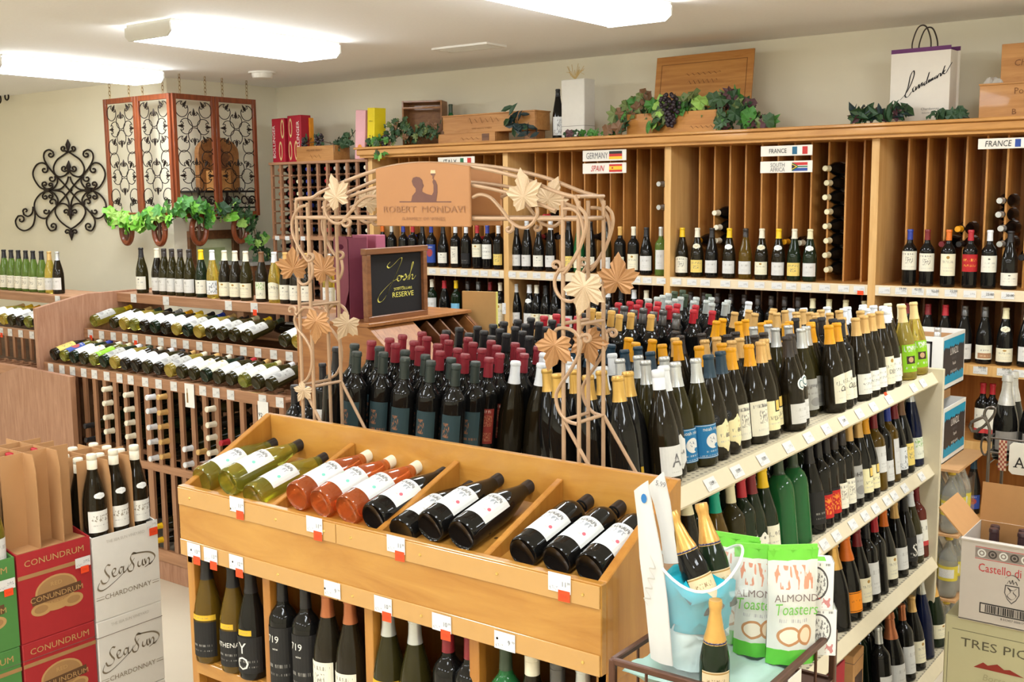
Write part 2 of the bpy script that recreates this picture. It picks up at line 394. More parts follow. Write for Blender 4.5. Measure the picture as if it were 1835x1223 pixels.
# country signs
def sign(px0, px1, py0, py1, lab, words, flag, wm, sy=5.925, hs=.55, italic=0, xs=.8):
    a = pt(px0, py1, y=sy); b = pt(px1, py0, y=sy); zc = (a.z+b.z)/2; h = abs(b.z-a.z)*.82; w_ = b.x-a.x
    t = thing('country_sign', lab, 'sign', ((a.x+b.x)/2, sy, zc-h/2))
    bx('placard', a.x, b.x, sy, sy+.006, zc-h/2, zc+h/2, mat('placard', rgb(232, 226, 214), .35, var=.03), t)
    n = len(words)
    for i, s in enumerate(words):
        text('lettering', s, V((a.x+w_*.34, sy, zc+(h*.18 if n > 1 else 0)-i*h*.4-h*hs*.5*(.62 if n > 1 else 1))), (1, 0, 0), (0, 0, 1), h*hs*(.62 if n > 1 else 1), wm, t, xs, italic, .5, .002)
    f0, f1, g0, g1 = a.x+w_*.62, b.x-w_*.09, zc-h*.36, zc+h*.36
    flag(f0, f1, g0, g1, sy-.002, t)
FC = {k: mat('flag_'+k, rgb(*c), .5, var=.04) for k, c in dict(black=(30, 28, 28), red=(196, 40, 36), gold=(240, 190, 40), green=(24, 104, 62), blue=(34, 70, 150), white=(238, 234, 226), teal=(26, 96, 130)).items()}
def fl(cells):
    def f(x0, x1, z0, z1, y, t):
        for k, (u0, u1, v0, v1, c) in enumerate(cells):
            bx('flag_stripe', x0+(x1-x0)*u0, x0+(x1-x0)*u1, y-.0004*k, y+.002, z0+(z1-z0)*v0, z0+(z1-z0)*v1, FC[c], t, 0)
    return f
def flag_za(x0, x1, z0, z1, y, t):
    fl([(0, 1, .66, 1, 'red'), (0, 1, 0, .34, 'blue'), (0, 1, .34, .66, 'white'), (.3, 1, .42, .58, 'green')])(x0, x1, z0, z1, y, t)
    for s, c in ((1.0, 'green'), (.72, 'gold'), (.56, 'black')):
        w_, h_ = (x1-x0)*.5*s, (z1-z0)*.5*s; zc = (z0+z1)/2; k = y-.002-.001*(1-s)*3
        build('flag_triangle', MB().add([(x0, k, zc-h_), (x0+w_, k, zc), (x0, k, zc+h_)], [(0, 1, 2)]), FC[c], t)
sign(785, 850, 278, 303, 'white ITALY sign with a green white red flag', ['ITALY'], fl([(0, .33, 0, 1, 'green'), (.33, .67, 0, 1, 'white'), (.67, 1, 0, 1, 'red')]), INK)
sign(1044, 1122, 265, 292, 'white GERMANY sign above the SPAIN sign', ['GERMANY'], fl([(0, 1, .66, 1, 'black'), (0, 1, .33, .66, 'red'), (0, 1, 0, .33, 'gold')]), GREYINK, xs=.62)
sign(1044, 1122, 289, 314, 'white SPAIN sign with red italic lettering', ['SPAIN'], fl([(0, 1, .74, 1, 'red'), (0, 1, .26, .74, 'gold'), (0, 1, 0, .26, 'red'), (.2, .32, .4, .62, 'red')]), FC['red'], italic=.25, xs=.7)
sign(1363, 1456, 257, 283, 'white FRANCE sign above the SOUTH AFRICA sign', ['FRANCE'], fl([(0, .33, 0, 1, 'teal'), (.33, .67, 0, 1, 'white'), (.67, 1, 0, 1, 'red')]), INK, hs=.42)
sign(1362, 1456, 285, 313, 'white SOUTH AFRICA sign in two lines beside a flag', ['SOUTH', 'AFRICA'], flag_za, GREYINK)
sign(1752, 1862, 243, 270, 'white FRANCE sign at the right edge, in rounded black letters', ['FRANCE'], fl([(0, .33, 0, 1, 'blue'), (.33, .67, 0, 1, 'white'), (.67, 1, 0, 1, 'red')]), INK, italic=.1)

# ------------------------------------------------------------------ redwood grid rack left of the wall unit
GX0, GX1, GT = -6.78, -5.74, 2.31
grid = thing('grid_wine_rack', 'tall redwood grid wine rack filled with bottle ends in the back corner', 'wine rack', (-6.26, 6.2, FZ))
gp = (GX1-GX0)/10
for i in range(11):
    x = GX0+gp*i; bx('rack_upright', x-.011, x+.011, 5.95, 5.972, FZ, GT, REDW, grid, 0); bx('rear_upright', x-.011, x+.011, 6.2, 6.22, FZ, GT, REDW, grid, 0)
bx('rack_top', GX0-.02, GX1+.02, 5.94, 6.25, GT, GT+.02, REDWX, grid); bx('middle_rail', GX0-.011, GX1+.011, 5.944, 5.95, 1.725, 1.755, REDWX, grid)
bx('rack_back', GX0, GX1, 6.30, 6.31, FZ, GT, WALN, grid)
GROW = [GT-.045-.0935*i for i in range(6)]+[1.725-.06-.0935*i for i in range(5)]
for i in range(10):
    mb = MB()
    for z in GROW: mb.box(GX0+gp*i+.011, GX0+gp*i+.024, 5.955, 6.22, z-.045, z-.033).box(GX0+gp*(i+1)-.024, GX0+gp*(i+1)-.011, 5.955, 6.22, z-.045, z-.033)
    build('bottle_rests', mb, REDW, grid)
for px in (497, 515, 543): p = pt(px, 429, y=5.943); ptag(p.x, 5.944, 1.737, .05, .032, grid)

# ------------------------------------------------------------------ redwood display rack A, and its left neighbour
def display_rack(name, label, x0, x1, dz, dy, pitch, slats, tags1, tags2, tagst, sup=True):
    r = thing(name, label, 'wine rack', ((x0+x1)/2, 4.1+dy, FZ))
    r2, r1, ts = 1.046+dz, 1.229+dz, 1.44+dz
    y2, y1, yt = 3.75+dy, 4.04+dy, 4.276+dy
    bx('lower_rail', x0, x1, y2-.02, y2, r2-.062, r2, REDWX, r); bx('upper_rail', x0, x1, y1-.02, y1, r1-.06, r1, REDWX, r)
    bx('top_shelf', x0, x1, yt+.02, 4.62+dy, ts-.025, ts, REDWX, r); bx('shelf_fascia', x0, x1, yt, yt+.02, ts-.058, ts, REDWX, r)
    bx('lower_ledge', x0, x1, y2, y2+.1, r2-.035, r2-.02, REDWX, r); bx('upper_ledge', x0, x1, y1, y1+.1, r1-.035, r1-.02, REDWX, r)
    bx('rear_ledge', x0, x1, 4.36+dy, 4.62+dy, r1-.02, r1-.005, REDWX, r)
    bx('middle_rail', x0, x1, y2-.02, y2, .50, .545, REDWX, r); bx('rear_middle_rail', x0, x1, y2+.2, y2+.22, .50, .53, REDWX, r)
    bx('base_rail', x0, x1, y2-.025, y2, -.03, .04, REDWX, r); bx('kick_board', x0, x1, y2-.01, y2+.01, FZ, -.03, LAM, r)
    bx('back_board', x0, x1, 4.60+dy, 4.615+dy, FZ, r1-.05, WALN, r)
    n = round((x1-x0)/pitch)
    for i in range(n+1):
        x = x0+.016+(x1-x0-.032)*i/n; wd = .05 if slats and i == 10 else .034
        bx('slat', x-wd/2, x+wd/2, y2-.018, y2-.002, .03, r2-.06, REDW, r, 0)
        bx('rear_slat', x-.014, x+.014, y2+.2, y2+.22, FZ, r2-.02, REDW, r, 0)
        bx('short_slat', x-.014, x+.014, y1-.018, y1-.002, r2-.02, r1-.058, REDW, r, 0)
        bx('neck_rail', x-.008, x+.008, y2+.06, y1-.02, r2-.045, r2-.03, REDW, r, 0)
    for px, red in tags2: p = pt(px, 665+(px-90)*.145, y=y2-.02); ptag(p.x, y2-.02, r2-.03, .058, .052, r, red=red)
    for px, red in tags1: p = pt(px, 605+(px-155)*.108, y=y1-.02); ptag(p.x, y1-.02, r1-.03, .056, .05, r, red=red)
    for px, red in tagst: p = pt(px, 535+(px-210)*.073, y=yt); ptag(p.x, yt, ts-.028, .062, .055, r, red=red)
    if sup: bx('shelf_support', -5.25, -5.19, yt+.02, yt+.08, r1-.02, ts-.03, REDW, r)
    return r
rackA = display_rack('display_wine_rack', 'redwood display wine rack with two tiers of slanting white wines and slatted bins below', -6.435, -4.23, 0, 0, .1057, True,
    [(x, x in (163, 243)) for x in (163, 183, 204, 225, 243, 267, 289, 312, 334, 358, 387, 412, 437, 463, 491, 519, 547, 577)],
    [(x, x in (108, 232, 413)) for x in (92, 112, 131, 151, 170, 192, 215, 235, 261, 285, 312, 338, 364, 388, 414, 471, 502)],
    [(240, 0), (298, 0), (410, 0), (456, 1)])
rackB = display_rack('display_wine_rack', 'redwood display wine rack cut off by the left edge of the picture', -9.3, -6.47, -.045, -.05, .1057, False,
    [(x, x == 2) for x in (2, 18, 37, 57)], [], [(103, 0)], False)
def yz_panel(name, poly, x, t, m, parent=None):
    M = Matrix(((0, 0, 1, x), (1, 0, 0, 0), (0, 1, 0, 0), (0, 0, 0, 1)))
    return build(name, MB().prism(poly, t, M), m, parent, bevel=.002)
yz_panel('end_panel', [(3.70, FZ), (4.64, FZ), (4.64, 1.452), (4.29, 1.452), (4.06, 1.452), (3.70, 1.385)], -6.468, .034, LAM, rackA)
yz_panel('end_panel', [(4.03, FZ), (4.64, FZ), (4.64, 1.40), (4.33, 1.40), (4.03, 1.325)], -4.228, .03, LAM, rackA)
# hanging shelf cards under the lower rail
for px, py, hh, s in ((340, 705, .13, ''), (472, 738, .13, '92')):
    p = pt(px, py, y=3.725); t = thing('shelf_card', 'white shelf card '+('with a bottle drawing' if not s else 'marked 92')+' hung under the lower rail', 'card', (p.x, 3.72, p.z-.06))
    build('card_sheet', MB().box(p.x-.04, p.x+.04, 3.7225, 3.7245, p.z-hh*.62, p.z+hh*.4), paper('shelf_card', rgb(238, 236, 230), [('t', .1, .9, .7, .85, rgb(150, 140, 130), 8), ('r', .2, .3, .25, .6, rgb(150, 120, 80)), ('t', .4, .9, .2, .5, rgb(160, 160, 160), 8)]) if not s else mat('shelf_card_plain', rgb(238, 236, 230), .6, var=.03), t)
    if s: text('lettering', s, V((p.x-.02, 3.7225, p.z-.03)), (1, 0, 0), (0, 0, 1), .022, INK, t)
    else: build('bottle_drawing', MB().box(p.x-.025, p.x-.012, 3.7215, 3.7225, p.z-.055, p.z).box(p.x-.021, p.x-.016, 3.7215, 3.7225, p.z, p.z+.025), mat('drawing_tan', rgb(150, 116, 70)), t)
# laminate end cabinet in front of rack A
c = thing('laminate_end_cabinet', 'brown laminate cabinet end with a chamfered corner behind the cardboard wine cases', 'cabinet', (-6.6, 3.69, FZ))
M = Matrix(((1, 0, 0, 0), (0, 0, -1, 3.67), (0, 1, 0, 0), (0, 0, 0, 1)))
build('side_panel', MB().prism([(-7.3, FZ), (-6.005, FZ), (-6.005, 1.003), (-6.56, 1.016), (-6.84, .937), (-7.3, .86)], .03, M), LAM, c, bevel=.002)
bx('edge_strip', -6.005, -6.0, 3.638, 3.672, FZ, 1.003, REDW, c)
CAPS={'G':[(-2343,2334),(-2293,2396),(-2208,2398),(-2426,2409),(-2133,2427),(-2355,2445),(-2058,2453),(-2276,2474),(-2197,2477),(-2124,2510),(-2048,2532)],
'M':[(-2431,2489),(-2360,2524),(-2286,2553),(-2206,2556),(-2427,2568),(-2134,2589),(-2354,2604),(-2058,2610),(-2280,2632),(-2201,2635),(-2442,2646),(-2076,2688),(-2377,2692),(-2155,2700),(-2299,2709),(-2440,2740),(-2232,2751),(-2030,2753),(-2367,2770),(-2158,2780),(-2293,2801),(-2085,2811),(-2219,2830),(-2150,2869),(-2073,2889)],
'K':[(-2414,2835),(-2340,2865),(-2266,2894),(-2422,2914),(-2338,2945),(-2264,2974),(-2403,2991),(-2191,3006),(-2329,3024),(-2258,3060),(-2394,3070),(-2323,3105),(-2406,3148),(-2335,3184),(-2258,3205),(-2402,3228),(-2196,3254),(-2331,3263),(-2261,3300),(-2131,3301),(-2399,3307),(-2328,3343),(-2154,3377),(-2443,3575),(-2341,3590),(-1345,3807),(-1396,3868),(-1474,3884),(-1475,3964),(-1586,3987)],
'R':[(-2395,3386),(-2319,3422),(-2393,3466),(-2319,3501),(-2411,3954),(-2338,3984),(-2268,4024),(-2401,4033),(-2193,4051),(-2332,4072),(-2253,4103),(-2142,4111),(-2401,4113),(-2332,4151),(-2081,4163),(-2257,4183),(-2194,4232)],
'W':[(-1350,2492),(-1379,2575),(-1580,2589),(-1713,2640),(-1990,2654),(-1925,2699),(-1953,2773),(-1813,2776),(-2008,2831),(-1931,2851),(-1787,2854),(-1758,2933),(-1330,4255),(-1444,4363),(-1366,4379),(-1565,4443),(-1486,4445),(-1409,4464),(-1577,4522),(-1468,4522),(-2117,4600),(-1917,4600),(-1694,4600),(-1798,4600),(-1538,4600)],
'Y':[(-1402,2377),(-1512,2409),(-1642,2454),(-1425,2466),(-1527,2499),(-1637,2533),(-1755,2569)],
'T':[(-2400,3642),(-2325,3667),(-2251,3696),(-2394,3721),(-2318,3747),(-2244,3775),(-2178,3819)],
'B':[(-1368,2817),(-1372,2902),(-1633,2954),(-1990,2966),(-1777,3040),(-1971,3043),(-1782,3135),(-1956,3153)],
'C':[(-2351,3822),(-2277,3852),(-2423,3867),(-2209,3893),(-2351,3902),(-2278,3932),(-2133,3947),(-2208,3972)],
'S':[(-2402,4192),(-2324,4230),(-2403,4272),(-2333,4309),(-2262,4344),(-2418,4350),(-2181,4360),(-2348,4387),(-2235,4418),(-2432,4428),(-2159,4445),(-2305,4454),(-2183,4521),(-2263,4522)],
'D':[(-2378,4487),(-2450,4521),(-2450,4600),(-2317,4600)],
'O':[(-1384,2996),(-1361,3072),(-1530,3078),(-1485,3144),(-1717,3181),(-1925,3263),(-1709,3272),(-1984,3315),(-1918,3367),(-1330,3649),(-1422,3723),(-1332,3729),(-1539,3780),(-1455,3807),(-1572,3891),(-1681,3893),(-1964,3963),(-1695,3984),(-1827,4001),(-1975,4042),(-1844,4102)],
'Q':[(-1358,3151),(-1489,3223),(-1380,3228),(-1613,3282),(-1498,3302),(-1609,3361),(-1785,3397),(-1330,3913),(-1396,3958),(-1330,4002),(-1330,4082),(-1555,4117),(-1656,4172),(-1330,4176),(-1543,4228),(-2021,4251),(-1432,4261),(-1615,4262),(-1958,4313),(-1667,4335),(-1548,4346),(-2012,4371),(-1744,4380),(-1830,4384),(-1658,4435),(-1936,4446),(-1850,4518),(-1964,4521),(-1771,4523)],
'V':[(-1387,2655),(-1512,2711),(-1364,2731),(-1636,2776),(-1499,2797),(-1618,2853),(-1395,3566),(-1516,3633),(-1409,3645),(-1500,3711),(-1640,3726),(-1616,3801)],
'X':[(-1330,3290),(-1350,3367),(-1479,3379),(-1607,3441),(-1486,3465),(-1805,3475),(-1620,3532),(-1751,3533),(-1949,3596)],
'E':[(-1357,4525),(-1434,4600)],
'P':[(-1330,4450),(-1330,4600)],
'L':[(-2422,2330)]}
# ------------------------------------------------------------------ bottles
PROF = {
 'bordeaux': ([(.030, .006), (.034, 0), (.0372, .004), (.0375, .02), (.0375, .183), (.0362, .196), (.031, .208), (.0225, .219), (.0165, .228), (.0146, .238), (.0136, .262), (.0132, .287), (.0152, .2885), (.0152, .2965), (.0135, .30)], .0375, .30),
 'burgundy': ([(.031, .006), (.036, 0), (.0395, .004), (.040, .02), (.040, .122), (.0388, .143), (.0352, .166), (.0295, .190), (.0235, .213), (.0185, .234), (.0155, .254), (.0142, .284), (.0160, .2855), (.0160, .2925), (.0140, .296)], .040, .296),
 'hock': ([(.029, .006), (.0335, 0), (.0365, .004), (.037, .02), (.037, .14), (.0355, .165), (.0315, .197), (.0255, .232), (.0195, .265), (.0155, .29), (.0140, .318), (.0155, .3195), (.0155, .3265), (.0135, .33)], .037, .33),
 'champagne': ([(.032, .006), (.040, 0), (.0438, .004), (.044, .02), (.044, .125), (.0425, .146), (.0375, .174), (.0305, .203), (.0240, .230), (.0190, .255), (.0162, .278), (.0162, .29), (.0185, .293), (.0185, .306), (.0165, .315)], .044, .315),
 'flat': ([(.036, .006), (.041, 0), (.044, .004), (.0445, .02), (.0445, .19), (.042, .212), (.034, .232), (.022, .246), (.0165, .252), (.0155, .262), (.0155, .30), (.017, .301), (.017, .306), (.015, .31)], .0445, .31)}
MC2 = {}
def rad_at(shape, z):
    p = PROF[shape][0]
    for (r0, z0), (r1, z1) in zip(p[1:], p[2:]):
        if z0 <= z <= z1: return r0+(r1-r0)*(z-z0)/max(1e-6, z1-z0)
    return p[-1][0]
def body_mesh(shape, m, seg):
    k = ('b', shape, m.name, seg)
    if k not in MC2:
        me = to_mesh('bottle_glass', MB().lathe(PROF[shape][0], seg), 'all'); me.set_sharp_from_angle(angle=math.radians(60)); me.materials.append(m); MC2[k] = me
    return MC2[k]
def cap_mesh(shape, m, ln, style, seg):
    k = ('c', shape, m.name, ln, style, seg)
    if k not in MC2:
        H = PROF[shape][2]; z = [H-ln]+[q for r, q in PROF[shape][0] if H-ln < q < H-.001]
        pr = [(rad_at(shape, q)+.0007, q) for q in z]
        if style == 'twist': pr = [(.0168, H-ln), (.0168, H-.020), (.0162, H-.0195), (.0162, H-.0185), (.0168, H-.018), (.0168, H-.001)]
        if style == 'foil': pr = [(r+.0012*(1 if i % 2 else 0), q) for i, (r, q) in enumerate(pr)]
        pr += [(pr[-1][0]-.002, H+.0012)]
        me = to_mesh('capsule', MB().lathe(pr, seg), 'all'); me.set_sharp_from_angle(angle=math.radians(50)); me.materials.append(m); MC2[k] = me
    return MC2[k]
def label_mesh(shape, m, z0, z1, span, a0=0, top=0, oval=False):
    k = ('l', shape, m.name, z0, z1, span, a0, top, oval)
    if k not in MC2:
        n = 12; mb = MB(); rows = 1 if z1 < .13 and not oval else 5
        P = []; UVs = []
        for j in range(rows+1):
            for i in range(n+1):
                u = i/n; v = j/rows
                if oval:
                    rr = math.sqrt(max(0, 1-(2*v-1)**2)); uu = .5+(u-.5)*rr
                else: uu = u
                zt = z1+top*math.sin(pi*u)
                z = z0+(zt-z0)*v; a = math.radians(span)*(uu-.5)+math.radians(a0)
                r = rad_at(shape, z)+.0009; P.append((r*math.cos(a), r*math.sin(a), z)); UVs.append((uu, v))
        for j in range(rows):
            for i in range(n):
                q = j*(n+1)+i; mb.add([P[q], P[q+1], P[q+n+2], P[q+n+1]], [(0, 1, 2, 3)], 0, [UVs[q], UVs[q+1], UVs[q+n+2], UVs[q+n+1]])
        me = to_mesh('label', mb, 'all'); me.materials.append(m); MC2[k] = me
    return MC2[k]
def ltext_mesh(shape, s, z, h, m, a0=0, xs=1, shear=0, r=None):
    k = ('t', shape, s, z, h, m.name, a0, xs, shear)
    if k not in MC2:
        rr = rad_at(shape, z)+.0016
        f = lambda x, y: V((rr*math.cos(x/rr+math.radians(a0)), rr*math.sin(x/rr+math.radians(a0)), z+y))
        me = to_mesh('lettering', text_mb(s, h, f, xs, shear)); me.materials.append(m); MC2[k] = me
    return MC2[k]
I4 = Matrix()
def bottle(name, label, M, shape='burgundy', gl=None, cap=None, labs=(), group=None, letters=(), seg=18, extra=None):
    """body = the thing itself; capsule and paper labels are its parts, lettering a sub-part"""
    o = inst(name, body_mesh(shape, gl, seg), M); tag(o, label, 'bottle', group)
    if cap: inst('capsule', cap_mesh(shape, cap[0], cap[1], cap[2] if len(cap) > 2 else 'cork', seg), I4.copy(), o)
    first = None
    for l in labs:
        c = inst('paper_label', label_mesh(shape, *l), I4.copy(), o); first = first or c
    for q in letters: inst('lettering', ltext_mesh(shape, *q), I4.copy(), first or o)
    return o
def upright(x, y, z, yaw=-90, lean=0, leanaxis='Y'):
    return Matrix.Translation((x, y, z)) @ Matrix.Rotation(lean, 4, leanaxis) @ Matrix.Rotation(math.radians(yaw), 4, 'Z')
def lying(base, axis, face):
    """bottle axis along `axis`, paper label turned to `face`"""
    z = V(axis).normalized(); f = V(face); x = (f-z*f.dot(z)).normalized(); return frame(base, x, z.cross(x), z)
def proto_name(red): return 'red_wine_bottle' if red else 'white_wine_bottle'
G_DARK = glass('glass_black', (.007, .0065, .006, 1)); G_BROWN = glass('glass_brown', (.014, .010, .005, 1)); G_GREEN = glass('glass_dark_green', (.009, .018, .008, 1))
G_OLIVE = glass('glass_olive', (.026, .021, .005, 1)); G_LEAF = glass('glass_leaf_green', (.13, .21, .035, 1), .35); G_YEL = glass('glass_straw', (.78, .60, .10, 1), .75)
G_STRAW = glass('glass_pale_green', (.55, .56, .08, 1), .85, .02); G_ROSE = glass('glass_rose', (.93, .25, .07, 1), .8, .02); G_BLUE = glass('glass_blue', (.004, .008, .035, 1)); G_EMER = glass('glass_emerald', (.02, .14, .04, 1), .2)
G_ROSED = glass('glass_dark_rose', (.12, .02, .012, 1)); G_AMB = glass('glass_amber', (.10, .055, .006, 1))
def cm(n, r, g, b, rough=.35, metal=0): return mat('capsule_'+n, rgb(r, g, b), rough, metal, .08, 90)
K_ = dict(G=cm('charcoal_green', 46, 54, 50), M=cm('maroon', 134, 36, 46), K=cm('black', 34, 32, 34), R=cm('bright_red', 178, 36, 48), W=cm('white', 226, 228, 230), Y=cm('satin_gold', 206, 164, 84, .3, .35),
 T=cm('tan_gold', 212, 166, 88), B=cm('petrol_blue', 32, 58, 74), C=cm('gunmetal', 96, 94, 92, .3, .5), S=cm('pale_silver', 186, 192, 188, .3, .3), D=cm('bottle_green', 58, 72, 54), O=cm('amber_yellow', 226, 156, 20),
 Q=cm('champagne_gold', 214, 172, 106, .3, .2), X=cm('brown_black', 50, 42, 38), V=cm('silver', 200, 202, 200, .25, .5), E=cm('cream', 230, 220, 180), P=cm('pale_gold', 220, 190, 130), L=cm('matt_black', 30, 28, 30),
 I=cm('ivory', 232, 224, 200), N=cm('yellow', 240, 196, 30), U=cm('royal_blue', 44, 62, 150), A=cm('orange', 220, 110, 30), Z=cm('copper', 180, 110, 72, .3, .5), H=cm('teal', 20, 160, 130), F=cm('gold_foil', 216, 170, 96, .28, .6),
 J=cm('brown', 120, 84, 56), w=cm('dark_red', 120, 30, 36))
DG = rgb(112, 106, 98); LG = rgb(176, 172, 166); GO = rgb(170, 130, 60)
CREAM = rgb(234, 226, 196); OFFW = rgb(218, 216, 211)
PL = {
 'blank': paper('label_blank', OFFW, [('t', .3, .7, .12, .16, LG, 14)]),
 'plain': paper('label_white', OFFW, [('t', .18, .82, .62, .76, LG, 9), ('t', .25, .75, .3, .36, LG, 16), ('t', .3, .7, .18, .23, LG, 16)]),
 'cream': paper('label_cream', CREAM, [('t', .2, .8, .58, .70, DG, 9), ('d', .5, .84, .09, .07, GO), ('t', .2, .8, .34, .39, LG, 16), ('t', .25, .75, .2, .25, LG, 16)]),
 'crest': paper('label_crest', rgb(232, 226, 206), [('s', .3, .7, .35, .72, DG, 8), ('t', .1, .9, .8, .9, DG, 7), ('t', .2, .8, .14, .2, LG, 16)]),
 'duck': paper('label_duck', OFFW, [('s', .22, .5, .62, .82, DG, 6), ('t', .2, .7, .45, .52, LG, 10), ('t', .2, .8, .16, .2, LG, 14)]),
 'dots': paper('label_dot', rgb(230, 226, 210), [('d', .5, .8, .06, .05, DG), ('t', .2, .8, .5, .6, LG, 10), ('t', .2, .8, .3, .35, LG, 15)]),
 'teal': paper('label_teal', rgb(40, 62, 66), [('s', .1, .45, .45, .8, rgb(170, 110, 70), 7), ('t', .1, .9, .3, .36, rgb(170, 110, 70), 12)]),
 'script': paper('label_script_cream', rgb(234, 228, 204), [('t', .1, .95, .62, .78, DG, 5), ('t', .1, .8, .4, .45, LG, 14), ('t', .1, .9, .16, .2, LG, 16)]),
 'rust': paper('label_rust', rgb(140, 44, 34), [('s', .08, .92, .5, .82, rgb(196, 130, 90), 14), ('s', .08, .92, .08, .32, rgb(196, 130, 90), 14), ('t', .15, .85, .88, .96, rgb(230, 200, 180), 8)]),
 'blue': paper('label_blue', rgb(20, 110, 160), [('r', .03, .97, .965, .98, OFFW), ('r', .03, .97, .02, .035, OFFW), ('d', .5, .5, .21, .22, OFFW), ('d', .62, .36, .08, .06, rgb(20, 110, 160)), ('s', .4, .6, .42, .62, rgb(20, 70, 110), 7), ('t', .25, .75, .17, .22, OFFW, 12), ('t', .1, .9, .06, .09, OFFW, 12)]),
 'fan': paper('label_fan', rgb(236, 222, 172), [('s', .5, .7, .6, .8, GO, 7), ('t', .2, .85, .44, .56, DG, 6), ('t', .2, .8, .3, .35, LG, 14)]),
 'box': paper('label_corner_box', rgb(238, 228, 180), [('r', .45, 1, .62, 1.0, rgb(30, 26, 26)), ('r', .5, 1, .66, 1.0, rgb(226, 190, 90)), ('t', .2, .8, .36, .48, DG, 6), ('t', .2, .8, .2, .25, LG, 14)]),
 'grey': paper('label_grey', rgb(172, 170, 164), [('t', .05, .95, .68, .80, DG, 6), ('d', .5, .25, .25, .14, rgb(140, 138, 134)), ('t', .15, .85, .5, .56, DG, 12)]),
 'green': paper('label_lime', rgb(134, 188, 20), [('t', .08, .5, .74, .95, OFFW, 4), ('r', .15, .5, .3, .58, rgb(56, 34, 20)), ('d', .32, .45, .1, .1, rgb(190, 150, 110)), ('t', .1, .8, .12, .2, OFFW, 9)]),
 'plant': paper('label_branch', rgb(234, 232, 220), [('s', .2, .9, .44, .56, rgb(60, 56, 56), 9), ('t', .2, .8, .7, .8, LG, 10), ('t', .2, .8, .2, .26, LG, 14)]),
 'navy': paper('label_navy', rgb(40, 70, 150), [('d', .5, .55, .25, .22, rgb(160, 60, 60)), ('t', .15, .85, .82, .9, OFFW, 8)]),
 'yellow': paper('label_yellow', rgb(232, 204, 110), [('s', .3, .7, .3, .6, DG, 7), ('t', .1, .9, .7, .85, DG, 5)]),
 'red': paper('label_red', rgb(180, 26, 30), [('t', .1, .9, .6, .75, rgb(230, 170, 60), 6), ('t', .15, .85, .3, .42, rgb(230, 170, 60), 9)]),
 'flame': paper('label_flame', rgb(190, 30, 26), [('s', .2, .8, .15, .8, rgb(240, 150, 50), 5), ('r', 0, 1, .9, 1, rgb(24, 20, 20))]),
 'black': paper('label_black', rgb(26, 24, 24), [('t', .2, .85, .30, .36, rgb(150, 146, 140), 12), ('t', .2, .85, .16, .20, rgb(150, 146, 140), 14)]),
 'orange': paper('label_orange', rgb(240, 140, 20), [('t', .2, .8, .5, .6, rgb(60, 30, 10), 6), ('r', .05, .95, .05, .08, rgb(60, 30, 10)), ('r', .05, .95, .92, .95, rgb(60, 30, 10))]),
 'decoy': paper('label_bird', rgb(220, 220, 217), [('s', .18, .75, .60, .74, rgb(120, 126, 138), 6), ('t', .2, .95, .77, .87, DG, 7), ('d', .76, .36, .05, .055, rgb(214, 96, 110)), ('t', .3, .7, .4, .44, LG, 13), ('t', .3, .7, .26, .3, LG, 13)]),
 'decoyg': paper('label_bird_green', rgb(220, 220, 217), [('s', .18, .75, .60, .74, rgb(140, 140, 150), 6), ('t', .2, .95, .77, .87, DG, 7), ('d', .76, .36, .05, .055, rgb(120, 200, 180)), ('t', .3, .7, .4, .44, LG, 13), ('d', .3, .6, .07, .07, rgb(160, 190, 150))]),
 'sun': paper('label_sea_script', rgb(236, 234, 226), [('t', .12, .9, .5, .78, rgb(130, 116, 90), 4), ('t', .15, .85, .3, .35, LG, 14)]),
 'medal': paper('neck_medal', rgb(232, 226, 200), [('s', .25, .75, .25, .75, GO, 6)]),
 'medalw': paper('neck_medal_white', rgb(234, 234, 230), [('t', .2, .8, .42, .58, LG, 6)]),
 'seal': paper('round_seal', rgb(236, 236, 232), [('d', .5, .5, .34, .34, rgb(60, 100, 100)), ('d', .5, .5, .25, .25, OFFW)]),
 'badge': paper('black_badge', rgb(30, 30, 32), [('t', .2, .8, .55, .68, LG, 8), ('t', .2, .8, .35, .45, LG, 8)]),
 'goldband': paper('label_gold_band', rgb(214, 170, 40), [('t', .2, .8, .4, .6, DG, 6)]),
 'land': paper('label_landscape', rgb(222, 224, 210), [('r', 0, 1, .62, 1, rgb(120, 180, 210)), ('t', .2, .8, .3, .4, DG, 8)]),
 'terra': paper('label_terracotta', rgb(196, 120, 80), [('s', .1, .9, .3, .9, rgb(230, 200, 170), 10)]),
 'vine': paper('label_vine', rgb(226, 226, 206), [('s', .1, .9, .55, .95, rgb(110, 170, 50), 6), ('t', .2, .8, .2, .35, DG, 8)]),
 'mount': paper('label_mountain', rgb(228, 230, 230), [('s', .45, 1, .3, .85, rgb(90, 96, 100), 4), ('s', .1, 1, .05, .3, rgb(130, 134, 136), 6)]),
 'chest': paper('label_estate', rgb(232, 228, 206), [('r', .2, .9, .08, .45, rgb(170, 126, 90)), ('t', .3, .8, .6, .7, DG, 7), ('t', .3, .8, .2, .3, rgb(220, 190, 150), 7)]),
 'redbase': paper('label_red_base', rgb(234, 230, 216), [('r', 0, 1, 0, .18, rgb(196, 60, 60)), ('t', .2, .8, .6, .75, DG, 6)]),
}
